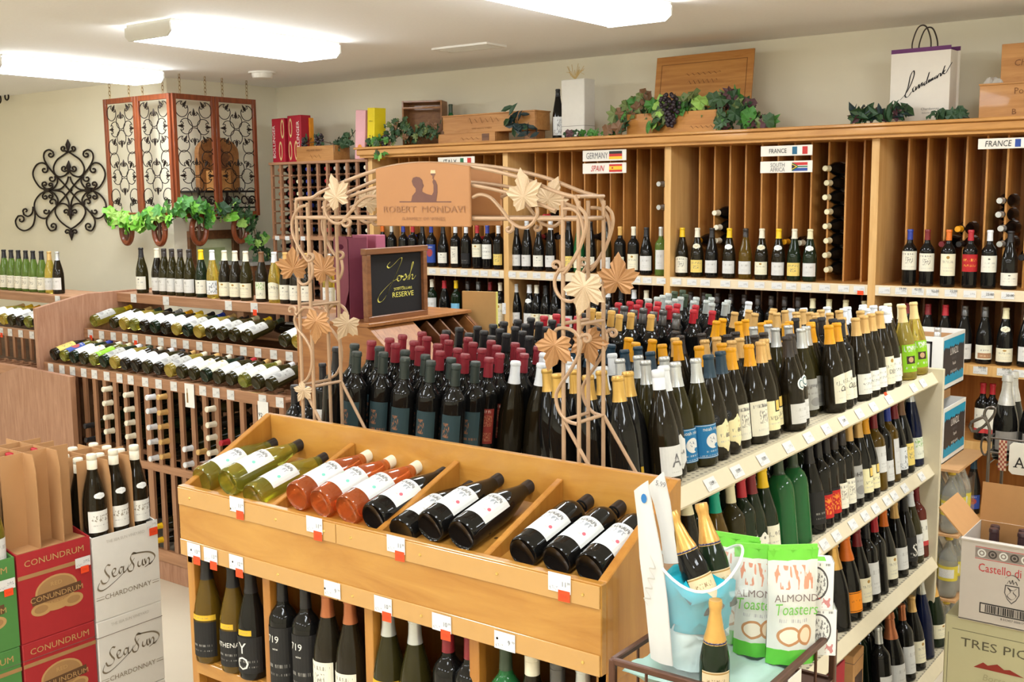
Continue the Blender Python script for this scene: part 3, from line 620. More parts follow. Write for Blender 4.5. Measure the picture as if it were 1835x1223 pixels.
# ------------------------------------------------------------------ white gondola shelving
GY0, GY1, GXR, GXL, GXC = 2.30, 4.645, -1.288, -2.49, -1.88
GZ = [1.305, .915, .52, .13]
TL = .105
OFF = [0, 0, .03, .10]
gon = thing('gondola_shelving', 'cream metal gondola shelving packed with bottles, with price tickets on its shelf lips', 'shelving unit', (GXC, 3.46, FZ))
def xz_prism(name, poly, y0, y1, m, parent, bevel=0):
    M = Matrix(((1, 0, 0, 0), (0, 0, 1, y0), (0, 1, 0, 0), (0, 0, 0, 1)))
    return build(name, MB().prism(poly, y1-y0, M), m, parent, bevel=bevel)
for k, z in enumerate(GZ):
    for s, xe in ((1, GXR), (-1, GXL)):
        xe += OFF[k]*s
        xi = GXC+.006*s; zi = z-abs(xe-xi)*TL
        xz_prism('shelf_deck', [(xe, z), (xi, zi), (xi, zi-.02), (xe, z-.02)], GY0, GY1, DECK, gon)
        xz_prism('price_rail', [(xe, z+.004), (xe+.028*s, z-.036), (xe+.026*s, z-.042), (xe-.004*s, z-.02), (xe-.004*s, z)], GY0, GY1, GOND, gon)
        if k < 3:
            for y in (GY0+.03, 3.46, GY1-.03): xz_prism('bracket', [(xi, zi-.02), (xe-.03*s, z-.022), (xe-.03*s, z-.045), (xi, zi-.16)], y-.004, y+.004, GOND, gon)
bx('spine_panel', GXC-.005, GXC+.005, GY0, GY1, FZ, 1.235, GOND, gon)
bx('end_panel', GXL-.02, GXR+.048, GY1, GY1+.02, FZ, 1.325, GOND, gon, .003)
bx('base_plinth', GXL+.05, GXR-.05, GY0+.02, GY1, FZ, .04, GOND, gon)
bx('near_end_panel', GXL+.05, GXR-.05, GY0-.006, GY0, FZ, 1.15, GOND, gon)
def rail_tag(y, k, red=False, txt=None):
    z = GZ[k]-.016; x = GXR+OFF[k]+.0165; u = V((-.028, 0, .040)).normalized()
    c = V((x, y, z)); r = V((0, 1, 0)); w_, h_ = .062, .034
    build('price_tag', MB().quad(c-r*w_/2-u*h_/2, c+r*w_/2-u*h_/2, c+r*w_/2+u*h_/2, c-r*w_/2+u*h_/2), TAG, gon)
    if txt: text('lettering', txt, c-u*.004+r*.004, r, u, .010, INK, gon, .85)
    if red: build('sale_sticker', MB().quad(c-r*.014+u*.012, c+r*.014+u*.012, c+r*.014+u*.03, c-r*.014+u*.03), TAGR, gon)
for px, tx in ((1275, '13.99'), (1322, '10.99'), (1368, '10.39'), (1414, ''), (1450, ''), (1482, ''), (1512, '15.99'), (1541, ''), (1566, ''), (1594, ''), (1638, ''), (1655, '')):
    p = pt(px, 860-(px-1270)*.47, x=GXR+.017); rail_tag(p.y, 0, px == 1594, tx)
for px in (1455, 1478, 1500, 1529, 1551, 1570, 1590, 1603, 1622, 1652): p = pt(px, 985-(px-1450)*.66, x=GXR+.017); rail_tag(p.y, 1)
for i in range(4): rail_tag(2.6+.25*i, 1)
LEAN = math.atan(TL)
def deckz(x, k=0): return GZ[k]+(-(GXR+OFF[k]-x)*TL if x > GXC else -(x-GXL)*TL)
def gmat(x, y, k=0, yaw=0):
    s = 1 if x > GXC else -1
    return Matrix.Translation((x, y, deckz(x, k)+.0042)) @ Matrix.Rotation(-LEAN*s, 4, 'Y') @ Matrix.Rotation(math.radians(yaw), 4, 'Z')
CINFO = {  # colour code: (name is red?, shape, glass, capsule length, style, words, group)
 'G': (1, 'bordeaux', G_DARK, .062, 'cork', 'dark-capped black wine bottle with a teal label at the near left corner of the gondola top'),
 'M': (1, 'bordeaux', G_DARK, .058, 'cork', 'maroon-capped black wine bottle on the gondola top, behind the teal-labelled bottles'),
 'K': (1, 'bordeaux', G_DARK, .060, 'cork', 'plain black-capped wine bottle among the crowd on the gondola top'),
 'R': (1, 'bordeaux', G_DARK, .056, 'cork', 'bright red-capped wine bottle on the far left of the gondola top'),
 'C': (1, 'bordeaux', G_DARK, .060, 'twist', 'gunmetal twist-capped wine bottle on the gondola top, beside the tan-gold caps'),
 'S': (1, 'bordeaux', G_DARK, .058, 'cork', 'pale silver-capped wine bottle at the far left end of the gondola top'),
 'D': (1, 'bordeaux', G_DARK, .058, 'cork', 'dark green-capped wine bottle in the farthest row of the gondola top'),
 'T': (1, 'bordeaux', G_DARK, .062, 'cork', 'tan-gold capped wine bottle with a dark mark on its capsule, on the gondola top'),
 'L': (1, 'bordeaux', G_DARK, .070, 'cork', 'tall matt black-capped wine bottle at the left front of the gondola'),
 'W': (0, 'burgundy', G_BROWN, .066, 'cork', 'white-capped wine bottle standing inside the crowd on the gondola top'),
 'V': (0, 'burgundy', G_OLIVE, .066, 'cork', 'silver-capped wine bottle standing behind the front row on the gondola top'),
 'B': (0, 'burgundy', G_BROWN, .064, 'cork', 'petrol blue-capped wine bottle standing behind the front row on the gondola top'),
 'O': (0, 'burgundy', G_BROWN, .064, 'cork', 'amber yellow-capped wine bottle standing behind the front row on the gondola top'),
 'Q': (0, 'burgundy', G_BROWN, .064, 'cork', 'champagne gold-capped wine bottle standing behind the front row on the gondola top'),
 'X': (0, 'burgundy', G_BROWN, .064, 'cork', 'brown-black capped wine bottle standing behind the front row on the gondola top'),
 'Y': (0, 'burgundy', G_DARK, .064, 'cork', 'satin gold-capped black wine bottle at the near right corner of the gondola top'),
 'E': (0, 'burgundy', G_BROWN, .060, 'cork', 'cream-capped wine bottle at the far end of the gondola top'),
 'P': (0, 'burgundy', G_YEL, .068, 'cork', 'straw-coloured wine bottle with a lime green label at the far end of the gondola top')}
FRONT = {  # right-hand front row of the top shelf: capsule code -> list of (labels, letters, words)
 'W0': ([(PL['blank'], .02, .10, 130)], [('A', .045, .034, GREYINK, 0)], 'white-capped bottle whose white label shows a big letter A, at the gondola corner'),
 'W1': ([(PL['blank'], .02, .115, 100, 0, 0, True)], [('h-A', .06, .012, GREYINK, 0)], 'white-capped bottle with a white oval label beside the blue-labelled bottles'),
 'V0': ([(PL['blue'], .022, .115, 150)], [('noah river', .098, .010, WHITE, 0)], 'silver-capped bottle with a blue noah river label'),
 'B0': ([(PL['fan'], .02, .115, 120, 10, 0, True), (PL['badge'], .1, .132, 55, -50, 0, True)], [('BO', .062, .012, GREYINK, 18)], 'blue-capped bottle with a cream fan label and a round black badge'),
 'O0': ([(PL['crest'], .022, .125, 130, 0, .004)], [('Chateau', .108, .010, GREYINK, 0, .8, .3)], 'amber-capped bottle with a tall cream crest label in the gondola front row'),
 'Q0': ([(PL['box'], .025, .115, 130)], [('LI', .055, .012, GREYINK, -5)], 'gold-capped bottle with a pale yellow label and a framed corner box'),
 'X0': ([(PL['plain'], .022, .085, 120), (PL['seal'], .125, .165, 60, 10, 0, True)], [], 'dark-capped bottle with a round white seal above its white label'),
 'V1': ([(PL['grey'], .02, .125, 130)], [('STERLING', .098, .008, GREYINK, 0)], 'silver-capped bottle with a grey label in the gondola front row'),
 'O1': ([(PL['script'], .03, .12, 120, 10, .01)], [('Char', .07, .018, INK, 10, .8, .4)], 'amber-capped bottle with a big swooping cream script label'),
 'K0': ([(PL['script'], .022, .095, 130)], [('Son', .06, .012, INK, 0, .8, .4)], 'black-capped bottle with a cream script label in the gondola front row'),
 'Q1': ([(PL['plant'], .022, .095, 130)], [], 'gold-capped bottle with a white branch label in the gondola front row'),
 'Q2': ([(PL['cream'], .02, .125, 140)], [('DEL', .06, .016, GREYINK, 0, .9)], 'gold-capped bottle with a tall cream DEL label near the far end of the gondola'),
 'W2': ([(PL['plant'], .02, .11, 140)], [], 'white twist-capped bottle with a branch label near the gondola end'),
 'E0': ([(PL['plain'], .02, .10, 130)], [], 'cream-capped bottle at the far end of the gondola front row'),
 'P0': ([(PL['green'], .03, .14, 150)], [('HIGH', .118, .012, WHITE, 0)], 'straw-coloured bottle with a lime green label at the far end of the gondola')}
front = sorted([(y, x, c) for c in CAPS for x, y in CAPS[c] if x > -1420 and c not in 'YL'])
seen = {}
ORDN = 'first second third fourth fifth sixth seventh eighth ninth tenth eleventh twelfth thirteenth fourteenth fifteenth sixteenth seventeenth eighteenth nineteenth twentieth twenty-first'.split()
def fil(x): return max(0, round((x+2425)/75)) if x < -1880 else max(0, round((-1350-x)/75))
WORDS2 = dict(G='teal-labelled dark-capped bottle on the gondola top', M='maroon-capped bottle on the gondola top', K='black-capped bottle on the gondola top', R='bright red-capped bottle on the gondola top', C='gunmetal twist-capped bottle on the gondola top', S='pale silver-capped bottle on the gondola top', D='dark green-capped bottle on the gondola top', T='tan-gold capped bottle on the gondola top', L='tall matt black-capped bottle on gondola top', W='white-capped bottle inside the gondola top', V='silver-capped bottle inside the gondola top', B='petrol blue-capped bottle inside the gondola top', O='amber-capped bottle inside the gondola top', Q='champagne gold-capped bottle inside the gondola top', X='brown-black capped bottle inside the gondola top', Y='satin gold-capped bottle on the gondola top', E='cream-capped bottle on the gondola top', P='lime-labelled straw bottle on the gondola top')
def fkey(c, y):
    if c == 'W': return 'W0' if y < 2530 else 'W1' if y < 3000 else 'W2'
    if c == 'V': return 'V0' if y < 3000 else 'V1'
    if c == 'O': return 'O0' if y < 3300 else 'O1'
    if c == 'Q': return 'Q0' if y < 3500 else 'Q1' if y < 4100 else 'Q2'
    return c+'0'
FK = {(x, y, c): fkey(c, y) for y, x, c in front}
cnt = {}
for k in FK.values(): cnt[k] = cnt.get(k, 0)+1
ORD = ['nearest', 'second', 'third', 'fourth', 'fifth', 'sixth', 'seventh', 'eighth', 'ninth']
for c in CAPS:
    red, shape, gl, ln, st, words = CINFO[c]
    for x, y in CAPS[c]:
        X_, Y_ = x/1000, y/1000
        if (x, y, c) in FK:
            k = FK[(x, y, c)]; labs, let, wd = FRONT[k]; i = seen.get(k, 0); seen[k] = i+1
            lb = wd if cnt[k] == 1 else (('nearer ' if i == 0 else 'farther ')+wd if cnt[k] == 2 else wd+', '+ORD[i]+' of its row')
            bottle(proto_name(red), lb, gmat(X_, Y_, 0, -14), shape, gl, (K_[c], ln, 'twist' if k in ('W0', 'W2') else st), labs, None, let, 22)
        else:
            labs = []; let = []
            if c == 'G': labs = [(PL['teal'], .03, .155, 90)]
            elif c == 'M' and x > -2100 and y < 2700: labs = [(PL['rust'], .04, .15, 100)]
            elif c == 'Y': labs = [(PL['goldband'], .02, .05, 60)] if x > -1500 else []
            elif c == 'P': labs = [(PL['green'], .03, .14, 150)]
            elif c == 'W' and y < 2700 and x > -1800: labs = [(PL['blank'], .02, .10, 130)]; let = [('A', .045, .034, GREYINK, 0)]
            yaw = -60 if c in 'GMYW' or (c == 'L') else -14
            if c == 'G' and x < -2300: yaw = -70
            wd = '%s, %s file from the %s, %s from the front' % (WORDS2[c], ORDN[fil(x)], 'left' if x < -1880 else 'right', ORDN[sorted(q[1] for q in CAPS[c] if (q[0], q[1], c) not in FK and fil(q[0]) == fil(x) and (q[0] < -1880) == (x < -1880)).index(y)])
            bottle(proto_name(red), wd, gmat(X_, Y_, 0, yaw), shape, gl, (K_[c], ln, st), labs, ({'G': 'teal-labelled bottles on the gondola'}.get(c) or {'M': 'maroon', 'K': 'black', 'R': 'red', 'C': 'gunmetal', 'S': 'pale silver', 'D': 'dark green', 'T': 'tan gold', 'L': 'matt black', 'W': 'white', 'V': 'silver', 'B': 'blue', 'O': 'amber', 'Q': 'champagne gold', 'X': 'brown', 'Y': 'satin gold', 'E': 'cream', 'P': 'lime'}.get(c, c)+'-capped bottles crowded on the gondola top'), let, 14)
# middle and lower shelves of the right-hand side
def gshelf(k, base, rows):
    for px, c, shape, gl, lab, words, *rest in rows:
        py = base(px); xg = -1.335+OFF[k]; p = pt(px, py, x=xg)
        red = rest[0] if rest else 1
        st = 'twist' if c in 'CX' else 'cork'
        cap = None if c is None else (K_[c], .1 if shape == 'champagne' else .062, st if shape != 'champagne' else 'foil')
        nm = 'champagne_bottle' if shape == 'champagne' else 'spirits_bottle' if shape == 'flat' else proto_name(red)
        bottle(nm, words, gmat(xg, p.y, k, -18), shape, gl, cap, [(PL[lab],)+((.03, .12, 120) if len(rest) < 2 else rest[1])] if lab else [], None, rest[2] if len(rest) > 2 else (), 18)
gshelf(1, lambda x: 1065-(x-1250)*.605, [
 (1246, 'E', 'hock', G_BROWN, None, 'cream-capped tall bottle nearest the front on the middle gondola shelf', 0),
 (1294, 'H', 'burgundy', G_AMB, 'plant', 'bottle with a bright teal capsule on the middle gondola shelf', 0, (.03, .1, 60, -40)),
 (1322, 'E', 'bordeaux', G_OLIVE, 'plain', 'cream twist-capped bottle behind the teal capsule on the middle gondola shelf', 0),
 (1341, 'R', 'bordeaux', G_GREEN, 'plain', 'red-capped green bottle with a white fan label on the middle gondola shelf', 0),
 (1358, 'w', 'burgundy', G_GREEN, 'dots', 'dark red-capped bottle with a pale oval label on the middle gondola shelf', 1, (.03, .12, 100, 0, 0, True)),
 (1378, 'N', 'burgundy', G_GREEN, 'script', 'yellow-capped bottle with a small cream label on the middle gondola shelf', 0),
 (1407, 'D', 'flat', G_EMER, None, 'nearer of the two broad emerald green bottles on the middle gondola shelf', 0),
 (1432, 'D', 'flat', G_EMER, None, 'farther of the two broad emerald green bottles on the middle gondola shelf', 0),
 (1460, 'K', 'burgundy', G_DARK, 'black', 'black bottle with a black lettered label on the middle gondola shelf', 1, (.03, .14, 120)),
 (1476, 'K', 'bordeaux', G_DARK, 'flame', 'nearer black bottle with a red flame label on the middle gondola shelf', 1),
 (1490, 'K', 'bordeaux', G_DARK, 'flame', 'farther black bottle with a red flame label on the middle gondola shelf', 1),
 (1503, 'X', 'bordeaux', G_DARK, 'crest', 'nearer dark bottle with a white crest label past the red flame labels', 1),
 (1517, 'X', 'bordeaux', G_DARK, 'crest', 'farther dark bottle with a white crest label past the red flame labels', 1),
 (1531, 'Q', 'bordeaux', G_DARK, 'grey', 'gold-capped bottle with a pale grey HY label on the middle gondola shelf', 1, (.03, .15, 130), [('HY', .11, .016, INK, 0)]),
 (1547, 'Q', 'burgundy', G_DARK, 'box', 'nearer gold-capped bottle with a framed cream label on the middle gondola shelf', 0),
 (1559, 'O', 'burgundy', G_DARK, 'box', 'farther gold-capped bottle with a framed cream label on the middle gondola shelf', 0),
 (1574, 'w', 'bordeaux', G_AMB, 'plain', 'brown bottle with a red capsule and a tall white label on the middle gondola shelf', 0, (.07, .17, 120)),
 (1586, 'K', 'bordeaux', G_DARK, 'plain', 'black bottle with a plain white label left of the amber bottle, middle shelf', 1, (.02, .1, 120)),
 (1598, 'U', 'bordeaux', G_AMB, 'plain', 'amber bottle with a narrow upright white label on the middle gondola shelf', 0, (.03, .17, 50)),
 (1610, 'w', 'burgundy', G_DARK, 'mount', 'dark bottle with a torn white mountain label on the middle gondola shelf', 1),
 (1622, 'J', 'burgundy', G_DARK, 'yellow', 'brown-capped bottle with a yellow label near the far end of the middle shelf', 0),
 (1640, 'V', 'hock', G_BLUE, 'vine', 'tall dark blue bottle with a white vine label ending the middle shelf', 0)])
gshelf(2, lambda x: 1125-(x-1510)*.86, [
 (1503, 'F', 'champagne', G_DARK, None, 'dark gold-topped bottle beside the orange-labelled champagne, lower gondola shelf'),
 (1524, 'A', 'champagne', G_DARK, 'orange', 'champagne bottle with orange foil and an orange label on the lower gondola shelf', 0, (.03, .105, 130)),
 (1544, 'w', 'burgundy', G_DARK, 'cream', 'dark red-capped bottle with a cream label beside the orange-foiled champagne'),
 (1560, 'K', 'bordeaux', G_DARK, 'plain', 'black bottle with a very tall white label in two blocks, lower gondola shelf', 1, (.03, .15, 140)),
 (1575, 'R', 'bordeaux', G_DARK, None, 'black unlabelled bottle with a red top on the lower gondola shelf'),
 (1591, 'A', 'burgundy', G_DARK, 'cream', 'orange-capped bottle with a cream label on the lower gondola shelf', 0),
 (1610, 'Q', 'burgundy', G_DARK, 'plain', 'gold-capped dark bottle with a square white label on the lower gondola shelf', 0),
 (1627, 'K', 'burgundy', G_DARK, 'black', 'black bottle with a white swirl drawing on the lower gondola shelf', 1, (.03, .13, 120), [('S', .05, .05, WHITE, 0)]),
 (1638, 'W', 'burgundy', G_OLIVE, 'plain', 'olive bottle with a white capsule at the far end of the lower gondola shelf', 0),
 (1649, 'w', 'bordeaux', G_ROSED, 'redbase', 'rose bottle with a red-edged white label at the end of the lower gondola shelf', 0, (.05, .16, 120))])
gshelf(3, lambda x: 1272-(x-1580)*1.03, [
 (1583, 'V', 'bordeaux', G_DARK, 'plain', 'silver-capped dark bottle beside the small tan carton on the base shelf'),
 (1603, 'Z', 'champagne', G_DARK, 'plain', 'dark bottle with rumpled copper foil on the base shelf of the gondola'),
 (1624, 'Z', 'bordeaux', G_DARK, 'plain', 'copper-capped bottle with a white label on the base shelf of the gondola', 1, (.03, .14, 120)),
 (1641, 'Q', 'burgundy', G_DARK, 'cream', 'gold-capped bottle with a small cream label on the base shelf of the gondola', 0),
 (1658, 'V', 'hock', G_BLUE, None, 'tall cobalt blue bottle with a silver cap on the base shelf of the gondola', 0),
 (1676, 'F', 'champagne', G_GREEN, 'cream', 'champagne bottle with gold foil at the far end of the base shelf', 0, (.04, .10, 120))])
# rows standing behind the front bottles on the lower shelves: only dark shoulders show between them
mb = MB()
for k in (1, 2, 3):
    for i in range(15 if k == 3 else 0, 23):
        for x in (-1.435+OFF[k], -1.535+OFF[k]):
            y = GY0+.06+.1*i+(.05 if x < -1.5 else 0)
            mb.lathe([(p[0], p[1]) for p in PROF['bordeaux'][0][1::2]], 8, i % 2, Matrix.Translation((x, y, deckz(x, k)+.004)) @ Matrix.Rotation(-LEAN, 4, 'Y'))
o = build('bottles_behind', mb, [G_DARK, G_GREEN], smooth='all'); tag(o, 'dark wine bottles crowded behind the front rows of the lower gondola shelves', 'bottles', None, 'stuff')
# ------------------------------------------------------------------ bottles of the back wall unit
def wallrow(y, z, rows, tier, basey):
    for px, c, shape, gl, lab, words, *rest in rows:
        p = pt(px, basey(px), y=y); red = rest[0] if rest else 1
        st = 'twist' if c in 'CX' else 'cork'
        labs = [(PL[lab],)+(rest[1] if len(rest) > 1 and rest[1] else (.03, .105, 120))] if lab else []
        if len(rest) > 2 and rest[2]: labs.append((PL[rest[2]], .172, .205, 95, 0, 0, True))
        bottle('champagne_bottle' if shape == 'champagne' else proto_name(red), words, upright(p.x, y, z, -76), shape, gl, (K_[c], .055 if shape != 'champagne' else .1, st if shape != 'champagne' else 'foil'), labs, rest[3] if len(rest) > 3 else None, (), 16)
by = lambda x: 475+(x-760)*.041
wallrow(6.03, 1.55, [
 (687, 'A', 'bordeaux', G_DARK, 'plain', 'orange-capped bottle at the left of the bay under the ITALY sign'),
 (703, 'V', 'bordeaux', G_DARK, 'cream', 'silver-capped bottle with a cream label second from the left under the ITALY sign'),
 (724, 'U', 'bordeaux', G_DARK, 'plain', 'blue-capped bottle with a white label left of the chalkboard sign top'),
 (741, 'R', 'bordeaux', G_DARK, 'plain', 'red-capped bottle just behind the top of the black framed sign'),
 (758, 'K', 'burgundy', G_DARK, 'plain', 'black-capped sloping bottle beside the blue-labelled one, ITALY bay'),
 (774, 'U', 'bordeaux', G_DARK, 'navy', 'bottle with a tall blue label in the ITALY bay', 1, (.03, .16, 140)),
 (795, 'K', 'burgundy', G_DARK, 'dots', 'black sloping bottle with a small white square label in the ITALY bay'),
 (817, 'W', 'bordeaux', G_DARK, 'crest', 'white-capped bottle with a tall shield label in the ITALY bay', 1, (.03, .15, 90)),
 (836, 'W', 'bordeaux', G_DARK, 'black', 'white-capped bottle with a black and gold label in the ITALY bay'),
 (856, 'R', 'bordeaux', G_DARK, 'cream', 'bright red-capped bottle with a cream label in the ITALY bay', 1, (.08, .17, 140)),
 (874, 'U', 'bordeaux', G_DARK, 'plant', 'blue-capped bottle with a white sketch label in the ITALY bay', 1, (.07, .17, 130)),
 (894, 'W', 'bordeaux', G_DARK, 'yellow', 'white-capped bottle with a yellow label against the post of the ITALY bay'),
 (926, 'K', 'burgundy', G_DARK, 'plain', 'black sloping bottle with a large white label at the left of the GERMANY bay'),
 (944.5, 'W', 'hock', G_DARK, 'duck', 'white-capped bottle with a white crest label, second in the GERMANY bay'),
 (966, 'X', 'burgundy', G_DARK, 'dots', 'dark bottle with a red square on its white label in the GERMANY bay'),
 (987, 'W', 'hock', G_DARK, 'duck', 'white-capped bottle with a crest label, fourth in the GERMANY bay'),
 (1019, 'K', 'hock', G_DARK, 'yellow', 'slim black bottle with a low yellow label seen through the arch leg'),
 (1038, 'K', 'hock', G_EMER, 'cream', 'emerald green slim bottle with a cream label seen through the arch leg', 0),
 (1058, 'K', 'hock', G_DARK, 'crest', 'slim black bottle with a round crest label seen through the arch leg', 0),
 (1086, 'K', 'hock', G_OLIVE, 'plain', 'slim olive bottle with a white label right of the arch leg', 0),
 (1111, 'T', 'bordeaux', G_DARK, 'vine', 'gold-capped bottle with a green vine label in the SPAIN bay', 1, (.03, .11, 110)),
 (1135, 'I', 'bordeaux', G_DARK, 'cream', 'ivory-capped bottle with a tall cream label in the SPAIN bay', 1, (.03, .13, 130)),
 (1158, 'K', 'burgundy', G_DARK, 'plain', 'black-capped bottle with a tall white label in the SPAIN bay', 1, (.03, .12, 130)),
 (1184, 'V', 'bordeaux', G_LEAF, 'plain', 'silver-capped pale green bottle beside the post of the SPAIN bay', 0, (.04, .16, 90)),
 (1222, 'N', 'burgundy', G_BROWN, 'crest', 'yellow-capped bottle with an arched white label at the left of the wide FRANCE bay', 0, (.025, .115, 130, 0, .01)),
 (1249, 'I', 'burgundy', G_BROWN, 'yellow', 'ivory-capped bottle with a pale yellow label and a neck medal in the FRANCE bay', 0, None, 'medal'),
 (1275, 'K', 'burgundy', G_DARK, 'plain', 'black-capped bottle with a white label third in the FRANCE bay'),
 (1306, 'N', 'burgundy', G_BROWN, 'plain', 'yellow-capped bottle with a white label and a white neck ribbon in the FRANCE bay', 0, None, 'medalw'),
 (1335, 'X', 'burgundy', G_AMB, 'plain', 'dark twist-capped amber bottle in the middle of the FRANCE bay', 0),
 (1364, 'I', 'burgundy', G_BROWN, 'cream', 'ivory-capped bottle with a cream medal label sixth in the FRANCE bay', 0, None, 'medal'),
 (1394, 'N', 'burgundy', G_BROWN, 'plain', 'yellow-capped bottle with a round white neck medal in the FRANCE bay', 0, None, 'medalw'),
 (1422, 'I', 'burgundy', G_GREEN, 'yellow', 'ivory-capped bottle with a cream T label near the stacked bottles', 0),
 (1450, 'E', 'burgundy', G_GREEN, 'plain', 'cream-capped bottle with a white medal beside the column of stacked bottles', 0, None, 'medalw'),
 (1628, 'U', 'bordeaux', G_DARK, 'crest', 'blue-capped bottle with a tall white label at the left of the right-hand bay', 1, (.085, .185, 150)),
 (1659, 'w', 'bordeaux', G_DARK, 'crest', 'dark red-capped bottle with a white label, second in the right-hand bay', 1, (.08, .175, 150)),
 (1697, 'A', 'bordeaux', G_DARK, 'cream', 'orange-capped bottle with a long cream label in the right-hand bay', 1, (.06, .175, 140)),
 (1736, 'R', 'bordeaux', G_DARK, 'red', 'red-capped bottle with a red label in the right-hand bay', 1, (.085, .175, 150)),
 (1770, 'W', 'bordeaux', G_DARK, 'dots', 'white-capped bottle with a white label in the right-hand bay', 1, (.085, .17, 150)),
 (1807, 'K', 'burgundy', G_DARK, 'dots', 'black sloping bottle with a low white label in the right-hand bay', 1, (.02, .085, 150))], 'upper', by)
ly = lambda x: 560+(x-760)*.06
wallrow(6.03, 1.157, [
 (775, 'I', 'bordeaux', G_GREEN, 'plain', 'ivory-necked bottle with a long white label right of the black framed sign', 1, (.03, .17, 150)),
 (797, 'R', 'burgundy', G_DARK, 'terra', 'red-topped bottle with a terracotta label on the shelf behind the slanted bins'),
 (818, 'N', 'bordeaux', G_GREEN, 'land', 'yellow-topped bottle with a blue sky label behind the slanted bins', 0, (.03, .14, 120)),
 (839, 'X', 'bordeaux', G_DARK, 'plain', 'dark-topped bottle mostly hidden by the tan display board, left one'),
 (858, 'C', 'bordeaux', G_DARK, 'plain', 'grey-topped bottle mostly hidden by the tan display board, middle one'),
 (879, 'w', 'bordeaux', G_DARK, 'plain', 'dark red-topped bottle mostly hidden by the tan display board, right one'),
 (897, 'I', 'bordeaux', G_DARK, 'cream', 'cream-labelled bottle between the tan display board and the post', 1, (.02, .16, 130)),
 (925, 'W', 'burgundy', G_DARK, 'plain', 'white-capped bottle just right of the post on the lower back shelf'),
 (949, 'W', 'burgundy', G_DARK, 'plain', 'white-capped bottle with a small white medal on the lower back shelf', 1, None, 'medalw'),
 (962, 'I', 'burgundy', G_DARK, 'cream', 'ivory-capped bottle third from the post on the lower back shelf'),
 (978, 'K', 'burgundy', G_DARK, 'cream', 'black-capped bottle left of the arch leg on the lower back shelf'),
 (995, 'K', 'burgundy', G_DARK, 'cream', 'black-capped bottle beside the arch leg on the lower back shelf'),
 (1018, 'W', 'burgundy', G_DARK, 'plain', 'white-capped bottle inside the arch leg on the lower back shelf'),
 (1040, 'K', 'burgundy', G_DARK, 'plain', 'black-capped bottle inside the arch leg on the lower back shelf'),
 (1066, 'K', 'burgundy', G_DARK, 'plain', 'black-capped bottle behind the large leaf of the arch, lower back shelf'),
 (1090, 'W', 'burgundy', G_DARK, 'plain', 'white-capped bottle behind the tan leaf of the arch, lower back shelf'),
 (1113, 'K', 'burgundy', G_DARK, 'plain', 'black-capped bottle right of the tan leaf of the arch, lower back shelf'),
 (1136, 'W', 'burgundy', G_DARK, 'plain', 'white-capped bottle second from the post, lower SPAIN bay'),
 (1158, 'I', 'burgundy', G_DARK, 'plain', 'ivory-capped bottle next to the post, lower SPAIN bay'),
 ]+[(1237+24*i, 'X', 'bordeaux', G_DARK, None, ORDN[i]+' of the black twist-capped bottles on the back shelf above the gondola crowd', 1, None, None, 'black twist caps on the lower back shelf') for i in range(9)]+
 [(1455, 'E', 'burgundy', G_GREEN, None, 'first cream-topped bottle on the lower back shelf, right of the black twist caps', 0),
 (1484, 'E', 'burgundy', G_GREEN, None, 'second cream-topped bottle on the lower back shelf, right of the black twist caps', 0),
 (1514, 'E', 'burgundy', G_GREEN, None, 'third cream-topped bottle on the lower back shelf, right of the black twist caps', 0),
 (1547, 'E', 'burgundy', G_GREEN, None, 'cream-topped bottle closest to the right post on the lower back shelf', 0),
 (1625, 'w', 'burgundy', G_DARK, 'plain', 'dark red-capped bottle behind the lime-labelled bottle, lower right bay'),
 (1661, 'w', 'burgundy', G_DARK, 'plain', 'dark red-capped bottle behind the upper white carton, left one', 1, (.06, .15, 150)),
 (1692, 'R', 'burgundy', G_DARK, 'plain', 'red-capped bottle behind the upper white carton, right one', 1, (.06, .15, 150)),
 (1727, 'C', 'burgundy', G_DARK, 'plain', 'grey-capped bottle half hidden by the white carton, lower right bay', 1, (.02, .1, 130)),
 (1763, 'C', 'burgundy', G_DARK, 'chest', 'grey-capped bottle with a white and brown estate label, lower right bay', 1, (.025, .1, 150)),
 (1800, 'E', 'burgundy', G_DARK, 'cream', 'cream twist-capped bottle with a cream label and neck medal, lower right bay', 0, (.02, .09, 150), 'medal'),
 (1838, 'E', 'burgundy', G_DARK, 'plain', 'cream-capped bottle cut by the right edge of the picture, lower right bay')], 'lower', ly)
wallrow(6.03, .753, [(1757, 'R', 'bordeaux', G_DARK, 'redbase', 'red-capped bottle left of the wire rack, third shelf down', 1, (.04, .17, 150)),
 (1774, 'R', 'bordeaux', G_DARK, 'redbase', 'red-capped bottle partly behind the wire rack, third shelf down', 1, (.04, .17, 150))], 'low', lambda x: 800)
wallrow(6.03, .35, [(1742, 'B', 'burgundy', G_DARK, 'navy', 'blue-capped bottle with a blue square label on the lowest shelf in view')], 'base', lambda x: 905)
